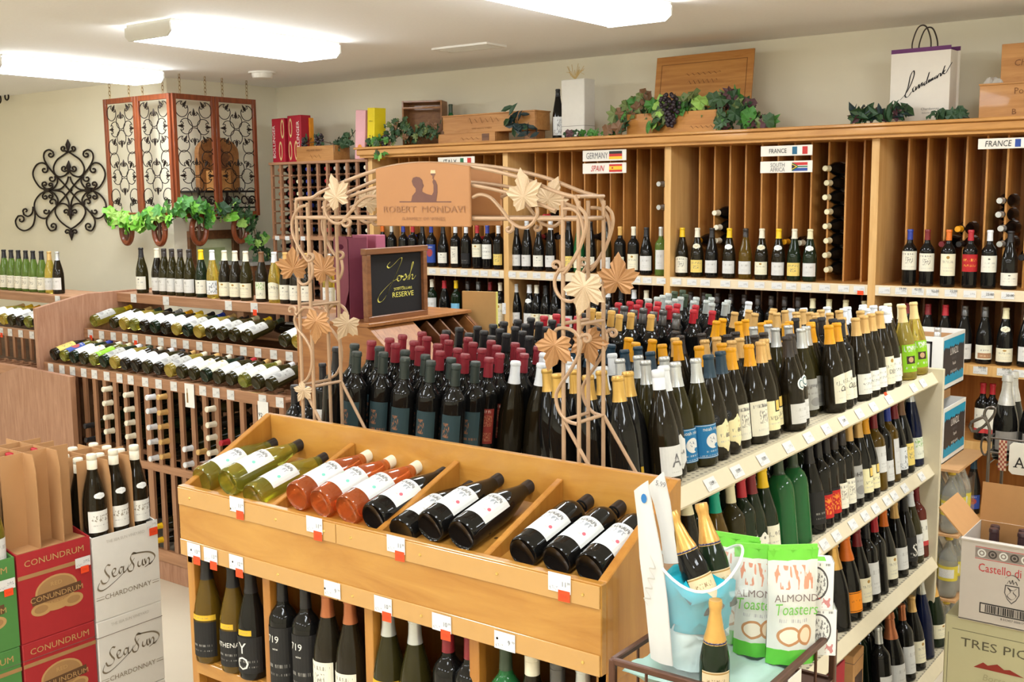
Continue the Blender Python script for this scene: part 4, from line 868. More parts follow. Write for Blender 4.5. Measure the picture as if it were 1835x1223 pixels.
# bottles lying in the bins, necks towards the room
def slot(px, py, c, label, group=None, red=1, y=6.06):
    p = pt(px, py, y=y); bottle(proto_name(red), label, lying((p.x, y+.296, p.z), (0, -1, 0), (0, 0, 1)), 'burgundy', G_DARK, (K_[c], .055), [(PL['plain'], .02, .09, 90)], group, (), 14)
for i, (px, py) in enumerate([(1462.5, 299), (1465, 325), (1462, 351), (1465.5, 377), (1462.5, 403), (1464, 429), (1462, 455), (1464.5, 481)]):
    slot(px+16, py+3, 'E', ORDN[i]+' bottle from the top of the tall stacked column in the FRANCE bay', 'column of lying bottles')
for px, py, w_ in ((1270, 379, 'topmost'), (1273, 405, 'middle'), (1272, 429, 'lowest')): slot(px+10, py+3, 'I', w_+' of three ivory-capped bottles lying in a bin of the FRANCE bay')
for px, py, c, w_ in ((1791, 360, 'V', 'topmost silver-capped bottle lying in a bin of the right-hand bay'), (1789, 385, 'V', 'second silver-capped bottle lying in a bin of the right-hand bay'), (1793, 410, 'V', 'third silver-capped bottle lying in a bin of the right-hand bay'), (1791, 438, 'V', 'lowest silver-capped bottle lying in a bin of the right-hand bay'),
 (1716, 411, 'O', 'gold-capped bottle lying above the orange-capped bottle, right-hand bay'), (1718, 438, 'K', 'black-capped bottle lying behind the red-labelled bottle, right-hand bay'), (1687, 438, 'w', 'dark red-capped bottle lying behind the second bottle of the right-hand bay'), (1830, 462, 'K', 'black bottle lying at the right edge of the right-hand bay'),
 (975, 388, 'R', 'red-capped bottle lying in a bin behind the arch leaves'), (1180, 330, 'V', 'silver-capped bottle lying at the right end of the SPAIN bay, upper one'), (1180, 372, 'V', 'silver-capped bottle lying at the right end of the SPAIN bay, lower one'),
 (1247, 432, 'O', 'gold-capped bottle lying behind the ivory-capped bottle, FRANCE bay'), (1405, 434, 'O', 'gold-capped bottle lying low in the FRANCE bay'), (1432, 436, 'I', 'ivory-capped bottle lying low in the FRANCE bay'), (735, 425, 'U', 'blue-capped bottle lying behind the ITALY bay bottles'), (860, 428, 'R', 'red-capped bottle lying behind the ITALY bay bottles'),
 (965, 425, 'w', 'dark red-capped bottle lying behind the GERMANY bay bottles'), (1000, 425, 'K', 'black-capped bottle lying behind the GERMANY bay bottles'), (1060, 425, 'K', 'black-capped bottle lying behind the arch leg, GERMANY bay')): slot(px, py, c, w_)
# bottle ends in the redwood grid rack
GC = ['Z', 'w', 'E', 'U', None, 'R', 'V', 'V', None, 'I']
gmb = MB()
for i in range(10):
    for j, z in enumerate(GROW):
        if j > 5:
            gmb.lathe(PROF['burgundy'][0][2:], 10, 0, lying((GX0+gp*(i+.5), 6.285, z+.006), (0, -1, 0), (0, 0, 1))).lathe([(.0152, .24), (.0152, .298), (.012, .2985)], 10, 1+(i*3+j*5) % 4, lying((GX0+gp*(i+.5), 6.285, z+.006), (0, -1, 0), (0, 0, 1))); continue
        c = GC[i]
        if c is None or (i, j) in ((2, 0), (6, 2), (7, 3)): c = 'K'
        if j > 5: c = ['I', 'K', 'I', 'w', 'K', 'w', 'R', 'V', 'K', 'V'][(i+j) % 10]
        bottle(proto_name(1), 'bottle end in the %s column, %s row from the top, of the redwood grid rack' % (ORDN[i], ORDN[j]), lying((GX0+gp*(i+.5), 6.285, z+.006), (0, -1, 0), (0, 0, 1)), 'burgundy' if i % 2 else 'bordeaux', G_DARK, (K_[c], .05), [], 'bottles in the grid rack cells', (), 10)
o = build('lower_bottle_ends', gmb, [G_DARK, K_['I'], K_['w'], K_['K'], K_['V']], smooth='all'); tag(o, 'wine bottle ends in the lower rows of the redwood grid rack, mostly hidden', 'bottles', None, 'stuff')
# ------------------------------------------------------------------ bottles of rack A and its neighbour
def standrow(y, z, rows):
    for px, py, c, shape, gl, lab, words, *rest in rows:
        p = pt(px, py, y=y); bottle('white_wine_bottle', words, upright(p.x, y, z, -72), shape, gl, (K_[c], .06, 'twist' if c == 'X' else 'cork'), [(PL[lab],)+((.025, .11, 135) if len(rest) < 1 else rest[0])], rest[1] if len(rest) > 1 else None, (), 18)
standrow(4.36, 1.44, [
 (256, 520, 'K', 'burgundy', G_OLIVE, 'dots', 'first bottle on the top shelf of the slanting rack, standing apart at its left end'),
 (284, 520, 'I', 'burgundy', G_BROWN, 'plain', 'ivory-capped bottle, second from the left end of the rack top shelf'),
 (297, 523, 'X', 'burgundy', G_OLIVE, 'duck', 'first of the dark twist-capped bottles with a duck label on the rack top shelf'),
 (311, 524, 'X', 'burgundy', G_OLIVE, 'duck', 'second of the dark twist-capped bottles with a duck label on the rack top shelf'),
 (326, 525, 'X', 'burgundy', G_OLIVE, 'duck', 'third of the dark twist-capped bottles with a duck label on the rack top shelf'),
 (342, 526, 'X', 'burgundy', G_OLIVE, 'duck', 'last of the dark twist-capped bottles with a duck label on the rack top shelf'),
 (363, 528, 'N', 'burgundy', G_GREEN, 'dots', 'dark green bottle with a bright yellow capsule on the rack top shelf'),
 (383, 529, 'W', 'burgundy', G_YEL, 'mount', 'straw-coloured bottle with a grey mountain label on the rack top shelf'),
 (405, 531, 'I', 'burgundy', G_BROWN, 'cream', 'first of three ivory-capped bottles with square cream labels on the rack top shelf', (.02, .105, 140)),
 (424, 532, 'I', 'burgundy', G_BROWN, 'cream', 'second of three ivory-capped bottles with square cream labels on the rack top shelf', (.02, .105, 140)),
 (443, 534, 'I', 'burgundy', G_OLIVE, 'cream', 'third of three ivory-capped bottles with square cream labels on the rack top shelf', (.02, .105, 140)),
 (471, 537, 'J', 'burgundy', G_BROWN, 'vine', 'brown-capped bottle with a tall white label beneath the trailing ivy', (.02, .12, 110)),
 (494, 539, 'W', 'burgundy', G_YEL, 'script', 'white-capped yellowish bottle with a slanted cream label left of the arch leg', (.02, .11, 120, 0, .012)),
 (514, 541, 'Q', 'burgundy', G_BROWN, 'dots', 'gold-capped bottle behind the left arch leaf on the rack top shelf'),
 (532, 542, 'Q', 'burgundy', G_BROWN, 'dots', 'gold-capped bottle behind the first rod of the arch on the rack top shelf'),
 (550, 543, 'Q', 'burgundy', G_BROWN, 'dots', 'gold-capped bottle behind the second rod of the arch on the rack top shelf'),
 (592, 546, 'V', 'burgundy', G_YEL, 'plain', 'clear yellow bottle behind the arch leg near the right end of the rack top shelf'),
 (613, 548, 'N', 'hock', G_YEL, 'plain', 'tall yellow-topped clear bottle at the right end of the rack top shelf', (.03, .1, 120))])
standrow(4.33, 1.395, [(-6, 515, 'K', 'burgundy', G_LEAF, 'plain', 'green bottle cut by the left edge of the picture'),
 (11, 516, 'K', 'burgundy', G_LEAF, 'crest', 'first whole green bottle on the shelf at the left edge of the picture', (.02, .11, 130)),
 (24, 517, 'K', 'burgundy', G_LEAF, 'crest', 'second whole green bottle on the shelf at the left edge of the picture', (.02, .11, 130)),
 (37, 518, 'K', 'burgundy', G_LEAF, 'crest', 'third whole green bottle on the shelf at the left edge of the picture', (.02, .11, 130)),
 (50, 518, 'K', 'burgundy', G_LEAF, 'crest', 'fourth whole green bottle on the shelf at the left edge of the picture', (.02, .11, 130)),
 (63, 519, 'K', 'burgundy', G_LEAF, 'crest', 'fifth whole green bottle on the shelf at the left edge of the picture', (.02, .11, 130)),
 (78, 520, 'K', 'burgundy', G_LEAF, 'crest', 'last green bottle beside the yellow one on the left-hand shelf', (.02, .11, 130)),
 (92, 521, 'Q', 'burgundy', G_YEL, 'plain', 'yellow bottle half hidden behind the silver-capped brown one on the left-hand shelf'),
 (106, 522, 'V', 'burgundy', G_BROWN, 'plain', 'brown bottle with a silver-white capsule at the right end of the left-hand shelf', (.03, .115, 130))])
R2 = random.Random(3)
def tier(y, z, xs, caps, words, tilt=13, spread=1):
    for i, x in enumerate(xs):
        c = caps[i % len(caps)]; gl = [G_OLIVE, G_BROWN, G_STRAW, G_OLIVE, G_YEL, G_GREEN, G_BROWN][R2.randrange(7)]
        a = math.radians(tilt); d = V((.02*R2.uniform(-1, 1), math.cos(a), math.sin(a)))
        lab = ['plain', 'dots', 'plain', 'cream', 'plain', 'duck', 'grey'][R2.randrange(7)]
        if words.startswith('LOW') and i in (0, 1, 4): lab = ('yellow', 'navy', 'x', 'x', 'green')[i]
        wd = '%s bottle from the left, %s-capped, on the %s' % (ORDN[i], CN[c], words.replace('LOW ', ''))
        bottle('white_wine_bottle', wd, lying((x, y, z), d, (.22, -.25, 1)), ['burgundy', 'bordeaux', 'burgundy'][i % 3], gl, (K_[c], .055), [(PL[lab], .032, .150, 140)], None, (), 16)
CN = dict(K='black', N='yellow', D='green', Q='gold', I='ivory', U='blue', W='white', O='amber', J='brown', E='cream', R='red', Z='copper', V='silver')
n1 = [-6.365+.1057*i for i in range(21)]
tier(3.755, 1.091, n1[:20], 'JIUIEWDIWKQIQIKRQEWE', 'LOW lower slanting tier of the display rack', 14)
tier(4.045, 1.274, [x for i, x in enumerate(n1) if i not in (1, 15, 16)][:18], 'NQDKVONKUQKENDQWIK', 'upper slanting tier of the display rack', 14)
tier(3.995, 1.229, [-7.6+.1057*i for i in range(11)], 'QNOEUQDK', 'slanting tier at the left picture edge')
for i, (x, c, g) in enumerate([(-6.0, 'N', G_OLIVE), (-5.68, 'K', G_BROWN), (-5.36, 'O', G_YEL), (-5.04, 'U', G_BROWN), (-4.72, 'N', G_YEL), (-4.40, 'K', G_GREEN)]):
    bottle('white_wine_bottle', 'bottle lying sideways at the back of the upper tier, %s from the left' % ORDN[i], lying((x+.12, 4.49+.01*(i % 2), 1.268), (-1, -.12, .02), (0, 0, 1)), 'burgundy', g, (K_[c], .055), [(PL['plain'], .03, .1, 90)], None, (), 14)
# necks poking out between the slats
for col, (px, pys, c, red, wd) in enumerate([(184, (699, 724, 749, 774), 'I', 0, 'white-corked bottle lying in the second slatted column'), (227, (710, 736, 760, 784), 'I', 0, 'ivory-corked bottle lying in the fourth slatted column'), (252, (712, 736, 765, 791, 820), 'W', 0, 'pale-corked bottle lying in the fifth slatted column'),
 (288, (714, 742, 767, 794, 820), 'Q', 0, 'gold-corked bottle lying in the seventh slatted column'), (370, (735, 763, 786, 813), 'I', 0, 'ivory-corked bottle lying in the slatted column right of the bottle card'), (332, (807, 835), 'W', 0, 'white-corked bottle lying in the column below the bottle card'), (345, (810, 838), 'Q', 0, 'brass-corked bottle lying in the column below the bottle card'),
 (143, (763, 788), 'K', 1, 'dark bottle lying in the leftmost slatted column'), (283, (949, 974), 'N', 0, 'yellow-corked bottle lying low behind the base slats'), (398, (796,), 'R', 1, 'red-topped bottle lying low near the maple bin corner')]):
    p0 = pt(px, pys[0], y=3.675); i = round((p0.x+6.419)/.1057-.5); xx = -6.419+.1057*(i+.5)+(.014 if c == 'Q' and px == 345 else 0)
    for k, py in enumerate(pys):
        p = pt(px, py, y=3.675); bottle(proto_name(red), ORDN[k]+' from the top: '+wd, lying((xx, 3.685+.29, p.z-.006), (0, -1, .02), (0, 0, 1)), 'burgundy', [G_OLIVE, G_BROWN, G_GREEN][k % 3], (K_[c], .055), [], 'necks in slatted column %d' % (col+1), (), 12)
mb = MB()
for i in range(20):
    for j in range(9):
        if (i*7+j*3) % 4: mb.lathe([(.038, 0), (.038, .17), (.015, .23), (.014, .25)], 8, (i+j) % 2, frame((-6.36+.1057*i, 4.24, .10+.1*j+(.02 if j > 3 else 0)), (1, 0, 0), (0, 0, 1), (0, -1, 0)))
o = build('bottles_in_bins', mb, [G_DARK, G_OLIVE], smooth='all'); tag(o, 'wine bottles lying deep behind the slats of the display rack', 'bottles', None, 'stuff')
# ------------------------------------------------------------------ maple bin table in front
TX0, TX1, TYF, TYB = -2.492, -1.127, 1.81, 2.145
ZT, ZP, ZB = 1.273, 1.078, 1.42          # front lip, underside of the front panel, rear top
tab = thing('maple_bin_table', 'golden maple display stand with a sloping divided bin above open bottle shelves', 'display stand', ((TX0+TX1)/2, 1.98, FZ))
bx('front_panel', TX0, TX1, TYF, TYF+.02, ZP, ZT, MAPLE, tab, .002)
for k, x in enumerate((TX0, TX1-.022)):
    yz_panel('side_panel', [(TYF+.02, ZP-.03), (TYB, ZP-.03), (TYB, ZB), (TYB-.015, ZB), (TYF+.02, ZT)], x, .022, MAPLEZ, tab)
bx('back_panel', TX0+.022, TX1-.022, TYB-.018, TYB, ZP-.03, ZB, MAPLE, tab, .002)
bx('bin_floor', TX0+.022, TX1-.022, TYF+.02, TYB-.018, ZP+.0, ZP+.012, MAPLE, tab, 0)
# sloping bed on which the bottles lie
SL = .205; ZBED = pt(531, 891, y=TYF+.052).z-.042/math.cos(SL)-.052*math.tan(SL)+.02*math.tan(SL)
build('sloping_bed', MB().prism([(TYF+.02, ZBED), (TYB-.018, ZBED+.297*math.tan(SL)), (TYB-.018, ZBED-.012+.297*math.tan(SL)), (TYF+.02, ZBED-.012)], TX1-TX0-.044, Matrix(((0, 0, 1, TX0+.022), (1, 0, 0, 0), (0, 1, 0, 0), (0, 0, 0, 1)))), MAPLE, tab)
for px in (487, 677, 868):   # bin dividers
    p = pt(px, 872+.2367*(px-318), y=TYF+.02)
    yz_panel('bin_partition', [(TYF+.02, ZP+.012), (TYB-.018, ZP+.012), (TYB-.018, ZB-.042), (TYF+.02, ZT-.004)], p.x-.009, .018, MAPLEZ, tab)
for za, zb in ((ZT-.052, ZT-.004), (ZP, ZP+.045)):
    n = 2
    for i, (a, b) in enumerate(((TX0+.003, (TX0+TX1)/2-.07), ((TX0+TX1)/2-.068, TX1-.003))):
        bx('price_channel', a, b, TYF-.0035, TYF, za, zb, CHANNEL, tab, .001)
        for k in range(4):
            x = a+.05+(b-a-.09)*k/3; build('screw', MB().lathe([(.004, 0), (.003, .002)], 8, M=Matrix(((1, 0, 0, x), (0, 0, -1, TYF-.0035), (0, 1, 0, (za+zb)/2), (0, 0, 0, 1)))), SCREWM, tab, smooth=True)
def ttag(px, py, txt, red=True):
    p = pt(px, py, y=TYF-.004); w_, h_ = .056, .040
    c = V((p.x, TYF-.0055, p.z)); build('price_tag', MB().quad(c+V((-w_/2, 0, -h_/2)), c+V((w_/2, 0, -h_/2)), c+V((w_/2, 0, h_/2)), c+V((-w_/2, 0, h_/2))), paper('price_tag_big', rgb(226, 226, 228), [('t', .05, .45, .08, .3, rgb(150, 150, 154), 6), ('t', .1, .8, .8, .88, rgb(210, 210, 214), 6)]), tab)
    text('lettering', txt, c+V((.012, 0, -.006)), (1, 0, 0), (0, 0, 1), .0105, GREYINK, tab, .9)
    text('lettering', '99', c+V((.0235, 0, -.0005)), (1, 0, 0), (0, 0, 1), .0055, GREYINK, tab, .9)
    if red: c = c+V((.012, -.001, -.026)); build('sale_sticker', MB().quad(c+V((-.0145, 0, -.012)), c+V((.0145, 0, -.011)), c+V((.0145, 0, .012)), c+V((-.0145, 0, .012))), TAGR, tab)
for a in ((425, 905, '11'), (564, 941, '11'), (710, 976, '11'), (1003, 1045, '11'), (348, 987, '13'), (378, 996, '13'), (424, 1009, '12'), (687, 1085, '10'), (792, 1117, '10')): ttag(*a)
for a in ((596, 1057, '9'), (905, 1150, '9')): ttag(*a, False)
# open shelves below
TS = .771
bx('lower_shelf', TX0+.02, TX1-.02, TYF+.03, TYB, TS-.018, TS, MAPLE, tab); bx('bottom_shelf', TX0+.02, TX1-.02, TYF+.03, TYB, .2, .22, MAPLE, tab); bx('shelf_lip', TX0+.02, TX1-.02, TYF+.018, TYF+.03, TS-.04, TS-.002, MAPLE, tab)
bx('lower_back', TX0+.02, TX1-.02, TYB-.012, TYB, FZ+.06, ZP-.03, WALN, tab)
for x in (TX0+.012, -2.168, -1.80, -1.475, TX1-.012):
    bx('leg_post', x-.014, x+.014, TYF+.02, TYF+.048, FZ, ZP, MAPLEZ, tab); bx('shelf_partition', x-.008, x+.008, TYF+.048, TYB-.012, FZ, ZP, MAPLEZ, tab)
# bottles lying in the bin: base towards the room, neck up and back
BT = .205   # how far the bottles tip up
def bin_bottle(pxb, pyb, words, shape, gl, c, lab, red=1, nm=None, let='CKER', low=0):
    y0 = TYF+.052; p = pt(pxb, pyb, y=y0)
    return bottle(nm or proto_name(red), words, lying((p.x, y0, p.z), (.0, math.cos(BT), math.sin(BT)), (.12, -.45, 1)), shape, gl, (K_[c], .06, 'twist'), [(PL[lab], .045, .142, 128)], None, [(let, .122, .010, GREYINK, 8, 1.15)] if let else [], 28)
for a in ((361, 862, 'first pale green white wine bottle at the left end of the maple bin', 'burgundy', G_STRAW, 'K', 'decoyg', 0), (407, 866, 'second pale green white wine bottle from the left in the maple bin', 'burgundy', G_STRAW, 'K', 'decoyg', 0), (452, 893, 'pale green white wine bottle sunk lowest in the left compartment of the maple bin', 'burgundy', G_STRAW, 'K', 'decoyg', 0),
 (531, 891, 'leftmost rose wine bottle with a white cap in the maple bin', 'burgundy', G_ROSE, 'I', 'decoyg', 0, 'rose_wine_bottle'), (574, 903, 'middle rose wine bottle with a white cap in the maple bin', 'burgundy', G_ROSE, 'I', 'decoyg', 0, 'rose_wine_bottle'), (621, 915, 'rightmost rose wine bottle with a white cap in the maple bin', 'burgundy', G_ROSE, 'I', 'decoyg', 0, 'rose_wine_bottle'),
 (669, 929, 'red wine bottle lying next to the rose bottles in the maple bin', 'burgundy', G_DARK, 'K', 'decoy'), (718, 957, 'red wine bottle sunk low between two others in the maple bin', 'burgundy', G_DARK, 'K', 'decoy'), (770, 945, 'first of the two raised red wine bottles in the third compartment of the bin', 'burgundy', G_DARK, 'K', 'decoy'), (826, 960, 'second of the two raised red wine bottles in the third compartment of the bin', 'burgundy', G_DARK, 'K', 'decoy'),
 (936, 992, 'left red wine bottle in the right-hand compartment of the maple bin', 'bordeaux', G_DARK, 'K', 'decoy'), (996, 1006, 'middle red wine bottle in the right-hand compartment of the maple bin', 'bordeaux', G_DARK, 'K', 'decoy'), (1056, 1021, 'right red wine bottle against the side of the maple bin', 'bordeaux', G_DARK, 'K', 'decoy')): bin_bottle(*a)
# bottles standing on the shelves below
UY = 1.855
def under(px, words, shape, gl, c, labs, let=(), st='cork', red=1, y=None, nm=None):
    y = y or UY; p = pt(px, 1200+(px-424)*.26, y=y); bottle(nm or proto_name(red), words, upright(p.x, y, TS, -75), shape, gl, (K_[c], .062, st) if c else None, labs, None, let, 28)
under(378, 'leftmost amber bottle with a gold band on the shelf under the maple bin', 'burgundy', G_AMB, 'K', [(PL['black'], .02, .12, 130), (PL['goldband'], .125, .14, 130)], red=0)
under(424, 'bottle with a black ATHENA label on the shelf under the maple bin', 'burgundy', G_AMB, 'K', [(PL['black'], .02, .12, 140), (PL['goldband'], .125, .14, 60)], [('ATHENA', .075, .013, WHITE, 0)], red=0)
under(456, 'bottle with white swirls beside the first post under the maple bin', 'burgundy', G_DARK, 'K', [(PL['black'], .02, .12, 140), (PL['goldband'], .125, .14, 60)], [('O', .03, .035, WHITE, -10), ('Y', .075, .03, WHITE, -10)], red=0)
under(512, 'nearer black bottle numbered 719 under the maple bin', 'bordeaux', G_DARK, 'K', [(PL['black'], .02, .175, 150)], [('719', .135, .018, WHITE, -15), ('wine', .115, .006, WHITE, -5)])
under(553, 'farther black bottle numbered 719 under the maple bin', 'bordeaux', G_DARK, 'K', [(PL['black'], .02, .175, 150)], [('719', .135, .018, WHITE, -15), ('wine', .115, .006, WHITE, -5)])
under(592, 'copper-capped bottle with a white tree label under the maple bin, left one', 'burgundy', G_BROWN, 'Z', [(PL['crest'], .02, .125, 110, -10)], red=0)
under(632, 'copper-capped bottle with a white tree label beside the middle post, right one', 'burgundy', G_BROWN, 'Z', [(PL['crest'], .02, .115, 110, -10)], red=0)
under(700, 'left silver-capped bottle with a gold label under the middle of the maple bin', 'burgundy', G_OLIVE, 'V', [(PL['goldband'], .05, .13, 120)], red=0)
under(747, 'right silver-capped bottle with a gold label under the middle of the maple bin', 'burgundy', G_OLIVE, 'V', [(PL['goldband'], .05, .13, 120)], red=0)
under(806, 'left maroon-capped black bottle under the maple bin', 'bordeaux', G_DARK, 'M', [(PL['dots'], .03, .11, 120)])
under(845, 'right maroon-capped black bottle against a post under the maple bin', 'bordeaux', G_DARK, 'M', [(PL['dots'], .03, .11, 120)])
under(908, 'green-capped bottle in the right part of the shelf under the maple bin', 'bordeaux', G_EMER, 'D', [], (), 'cork', 0)
under(955, 'white twist-capped bottle in the right part of the shelf under the maple bin', 'burgundy', G_BROWN, 'I', [(PL['plain'], .03, .11, 120)], (), 'twist', 0)
under(1000, 'grey twist-capped bottle in the right part of the shelf under the maple bin', 'burgundy', G_BROWN, 'C', [(PL['plain'], .03, .11, 120)], (), 'twist', 0)
under(1045, 'silver-capped bottle in the right corner of the shelf under the maple bin', 'burgundy', G_OLIVE, 'V', [(PL['plain'], .03, .11, 120)], (), 'cork', 0)
b = thing('bottle_tag', 'bright blue cardboard tag hung before a bottle under the maple bin', 'tag', (-1.60, 1.835, TS+.10))
p = pt(692, 1222, y=1.845)
bx('tag_card', p.x-.035, p.x+.035, 1.844, 1.846, TS, p.z+.006, mat('tag_blue', rgb(60, 70, 200), .5), b, 0)

# ------------------------------------------------------------------ cardboard wine cases on the left
CX = -3.3
def case_stack(y0, y1, ztop, h, lab, cat, m, group=None):
    """open display case on top of closed cases of the same wine"""
    res = []
    z = ztop; k = 0
    while z-h > FZ-.05 and k < 4:
        zb = max(FZ, z-h)
        t = thing('wine_case', lab[min(k, len(lab)-1)], cat, (CX-.17, (y0+y1)/2, zb))
        W_ = CX-.335
        if k == 0:
            for nm, a in (('front_wall', (CX-.005, CX, y0, y1, zb, z)), ('rear_wall', (W_, W_+.005, y0, y1, zb, z+.05)), ('case_floor', (W_+.005, CX-.005, y0+.005, y1-.005, zb, zb+.006))): bx(nm, *a, m, t, 0)
            for ya, yb in ((y0, y0+.005), (y1-.005, y1)):
                M = Matrix(((1, 0, 0, 0), (0, 0, 1, ya), (0, 1, 0, 0), (0, 0, 0, 1)))
                build('side_wall', MB().prism([(W_+.005, zb), (CX-.005, zb), (CX-.005, z), (W_+.1, z+.05), (W_+.005, z+.05)], yb-ya, M), m, t)
        else:
            bx('case_body', W_, CX, y0, y1, zb, z-.002, m, t, .003)
            bx('lid_seam', W_-.001, CX+.001, y0-.0005, y1+.0005, z-.06, z-.0585, mat('seam', rgb(110, 90, 80), .8), t, 0)
        res.append((t, zb, z)); z = zb; k += 1
        if zb <= FZ: break
    return res
RED_C = mat('case_red', rgb(168, 40, 44), .55, var=.06); GRN_C = mat('case_green', rgb(78, 132, 66), .55, var=.06); WHT_C = mat('case_white', rgb(230, 226, 218), .55, var=.03)
GOLDI = mat('print_gold', rgb(190, 150, 96), .5, var=.05); TANI = mat('print_tan', rgb(166, 126, 80), .55, var=.05); DGI = mat('print_grey_gold', rgb(140, 126, 104), .5)
FX = (0, 1, 0); FZV = (0, 0, 1)
def oval(name, t, yc, zc, ry, rz, m, lift, n=28):
    mb = MB(); vs = [V((CX+lift, yc+ry*math.cos(2*pi*i/n), zc+rz*math.sin(2*pi*i/n))) for i in range(n)]
    build(name, mb.add(vs, [list(range(n))]), m, t)
def conundrum(y0, y1, stack, lw):
    yc = (y0+y1)/2
    for k, (t, zb, z) in enumerate(stack):
        hb = z-zb
        if k == 0 or True:
            text('lettering', 'CONUNDRUM', (CX, yc, z-.045), FX, FZV, .020, GOLDI, t, 1.1)
            bx('print_band', CX, CX+.0006, y0, y1, z-.085, z-.072, TANI, t, 0)
        zc = zb+hb*.40; oval('print_emblem', t, yc, zc+.03, .075, .05, GOLDI, .0006); oval('print_emblem_inner', t, yc, zc+.03, .068, .044, TANI, .0010)
        oval('print_emblem', t, yc, zc-.012, .062, .028, GOLDI, .0005)
        for s in (-1, 1): oval('print_scroll_inner', t, yc+s*.058, zc-.022, .024, .013, TANI, .0012)
        for s in (-1, 1): oval('print_scroll', t, yc+s*.055, zc-.022, .038, .022, GOLDI, .0007)
        build('print_ribbon', MB().add([V((CX+.0014, yc-.088, zc-.004)), V((CX+.0014, yc+.088, zc+.004)), V((CX+.0014, yc+.088, zc+.034)), V((CX+.0014, yc-.088, zc+.026))], [(0, 1, 2, 3)]), mat('print_brown', rgb(96, 66, 40), .6), t)
        text('lettering', 'CONUNDRUM', (CX+.0016, yc, zc+.006), FX, (0, -.045, 1), .017, GOLDI, t, 1.15)
        text('lettering', 'WHITE' if lw else 'RED', (CX+.0012, yc, zc+.046), FX, FZV, .013, GOLDI, t, 1.2); text('lettering', 'WINES', (CX+.0012, yc, zc-.018), FX, FZV, .012, GOLDI, t, 1.2)
        if k == 0:
            ptag(CX+.0015, y1-.032, z-.082, .056, .034, t, 1, 0, m=TAG); c = V((CX+.006, y1-.028, z-.108))
            build('sale_sticker', MB().quad(c+V((0, -.015, -.012)), c+V((0, .015, -.012)), c+V((0, .015, .012)), c+V((0, -.015, .012))), TAGR, t)
g = case_stack(1.505, 1.768, .925, .296, ['open green wine case cut by the left edge of the picture', 'closed green wine case beneath the open green one', 'lowest green wine case of its stack'], 'wine case', GRN_C); conundrum(1.505, 1.768, g, True)
r = case_stack(1.775, 2.035, .925, .296, ['open red wine case with empty cardboard dividers, between the green and the white case', 'closed red wine case beneath the open red one', 'lowest red wine case of its stack'], 'wine case', RED_C); conundrum(1.775, 2.035, r, False)
s = case_stack(2.042, 2.302, .912, .296, ['open white wine case full of white-capped brown bottles', 'closed white wine case beneath the open white one', 'lowest white wine case of its stack'], 'wine case', WHT_C)
SEA = [[(-.105, -.012), (-.098, -.026), (-.082, -.026), (-.072, -.012), (-.082, .004), (-.088, .02), (-.078, .034), (-.066, .03)],            # S
       [(-.062, -.004), (-.05, .002), (-.046, .012), (-.055, .014), (-.061, .004), (-.056, -.012), (-.044, -.012), (-.034, -.002)],           # e
       [(-.018, .01), (-.028, .012), (-.034, .0), (-.028, -.01), (-.018, .004), (-.015, .012), (-.016, -.008), (-.008, -.008), (.006, .012)],   # a
       [(.0, .0), (.006, -.012), (.02, -.012), (.026, .004), (.018, .02), (.014, .036), (.024, .05), (.038, .044)],                           # S
       [(.044, .014), (.042, .0), (.05, -.006), (.058, .002), (.062, .016), (.061, -.002), (.068, -.006)],                                    # u
       [(.07, .016), (.074, -.004), (.076, .006), (.084, .016), (.09, .008), (.088, -.006), (.096, -.008), (.104, .0)],                       # n
       [(.02, .046), (.05, .044), (.09, .036), (.112, .018), (.104, .0), (.07, -.014)], [(-.11, -.02), (-.118, -.04), (-.1, -.05), (-.06, -.036), (0, 0), (.03, .03)]]
for k, (t, zb, z) in enumerate(s):
    yc = 2.172; zc = zb+.155
    f = planefn((CX, yc, zc), FX, FZV); build('lettering', stroke_mb(SEA, (.0022, .0022), f, 6), DGI, t)
    text('lettering', 'CHARDONNAY', (CX, yc, zc-.085), FX, FZV, .017, DGI, t, 1.05); text('lettering', 'THE SEA SUN VINEYARD', (CX, yc, z-.03), FX, FZV, .010, mat('print_pale', rgb(190, 184, 172), .6), t, .95)
    for a, b_ in ((-.125, -.095), (.098, .125)): bx('print_rule', CX, CX+.0006, yc+a, yc+b_, zc-.082, zc-.080, DGI, t, 0); bx('print_rule', CX, CX+.0006, yc+a, yc+b_, zc-.073, zc-.072, DGI, t, 0)
    if k == 0: ptag(CX+.001, 2.278, z-.008, .045, .03, t, 1, 0); c = V((CX+.005, 2.282, z-.034)); build('sale_sticker', MB().quad(c+V((0, -.017, -.014)), c+V((0, .017, -.014)), c+V((0, .017, .014)), c+V((0, -.017, .014))), TAGR, t)
def dividers(parent, y0, y1, z0, z1, ny, nx, m):
    W_ = CX-.33
    for i in range(1, ny): y = y0+(y1-y0)*i/ny; yy = MB().prism([(W_, z0), (CX-.008, z0), (CX-.008, z1-.06), (CX-.02, z1), (W_, z1)], .003, Matrix(((1, 0, 0, 0), (0, 0, 1, y), (0, 1, 0, 0), (0, 0, 0, 1)))); build('divider', yy, m, parent)
    for i in range(1, nx): x = W_+(CX-W_)*i/nx; bx('cross_divider', x, x+.003, y0+.006, y1-.006, z0, z1, m, parent, 0)
dividers(s[0][0], 2.047, 2.297, s[0][1]+.006, 1.165, 3, 4, KRAFT); dividers(r[0][0], 1.78, 2.03, r[0][1]+.006, 1.235, 3, 4, KRAFT); dividers(g[0][0], 1.51, 1.763, g[0][1]+.006, 1.20, 3, 4, KRAFT)
CAPW = K_['I']
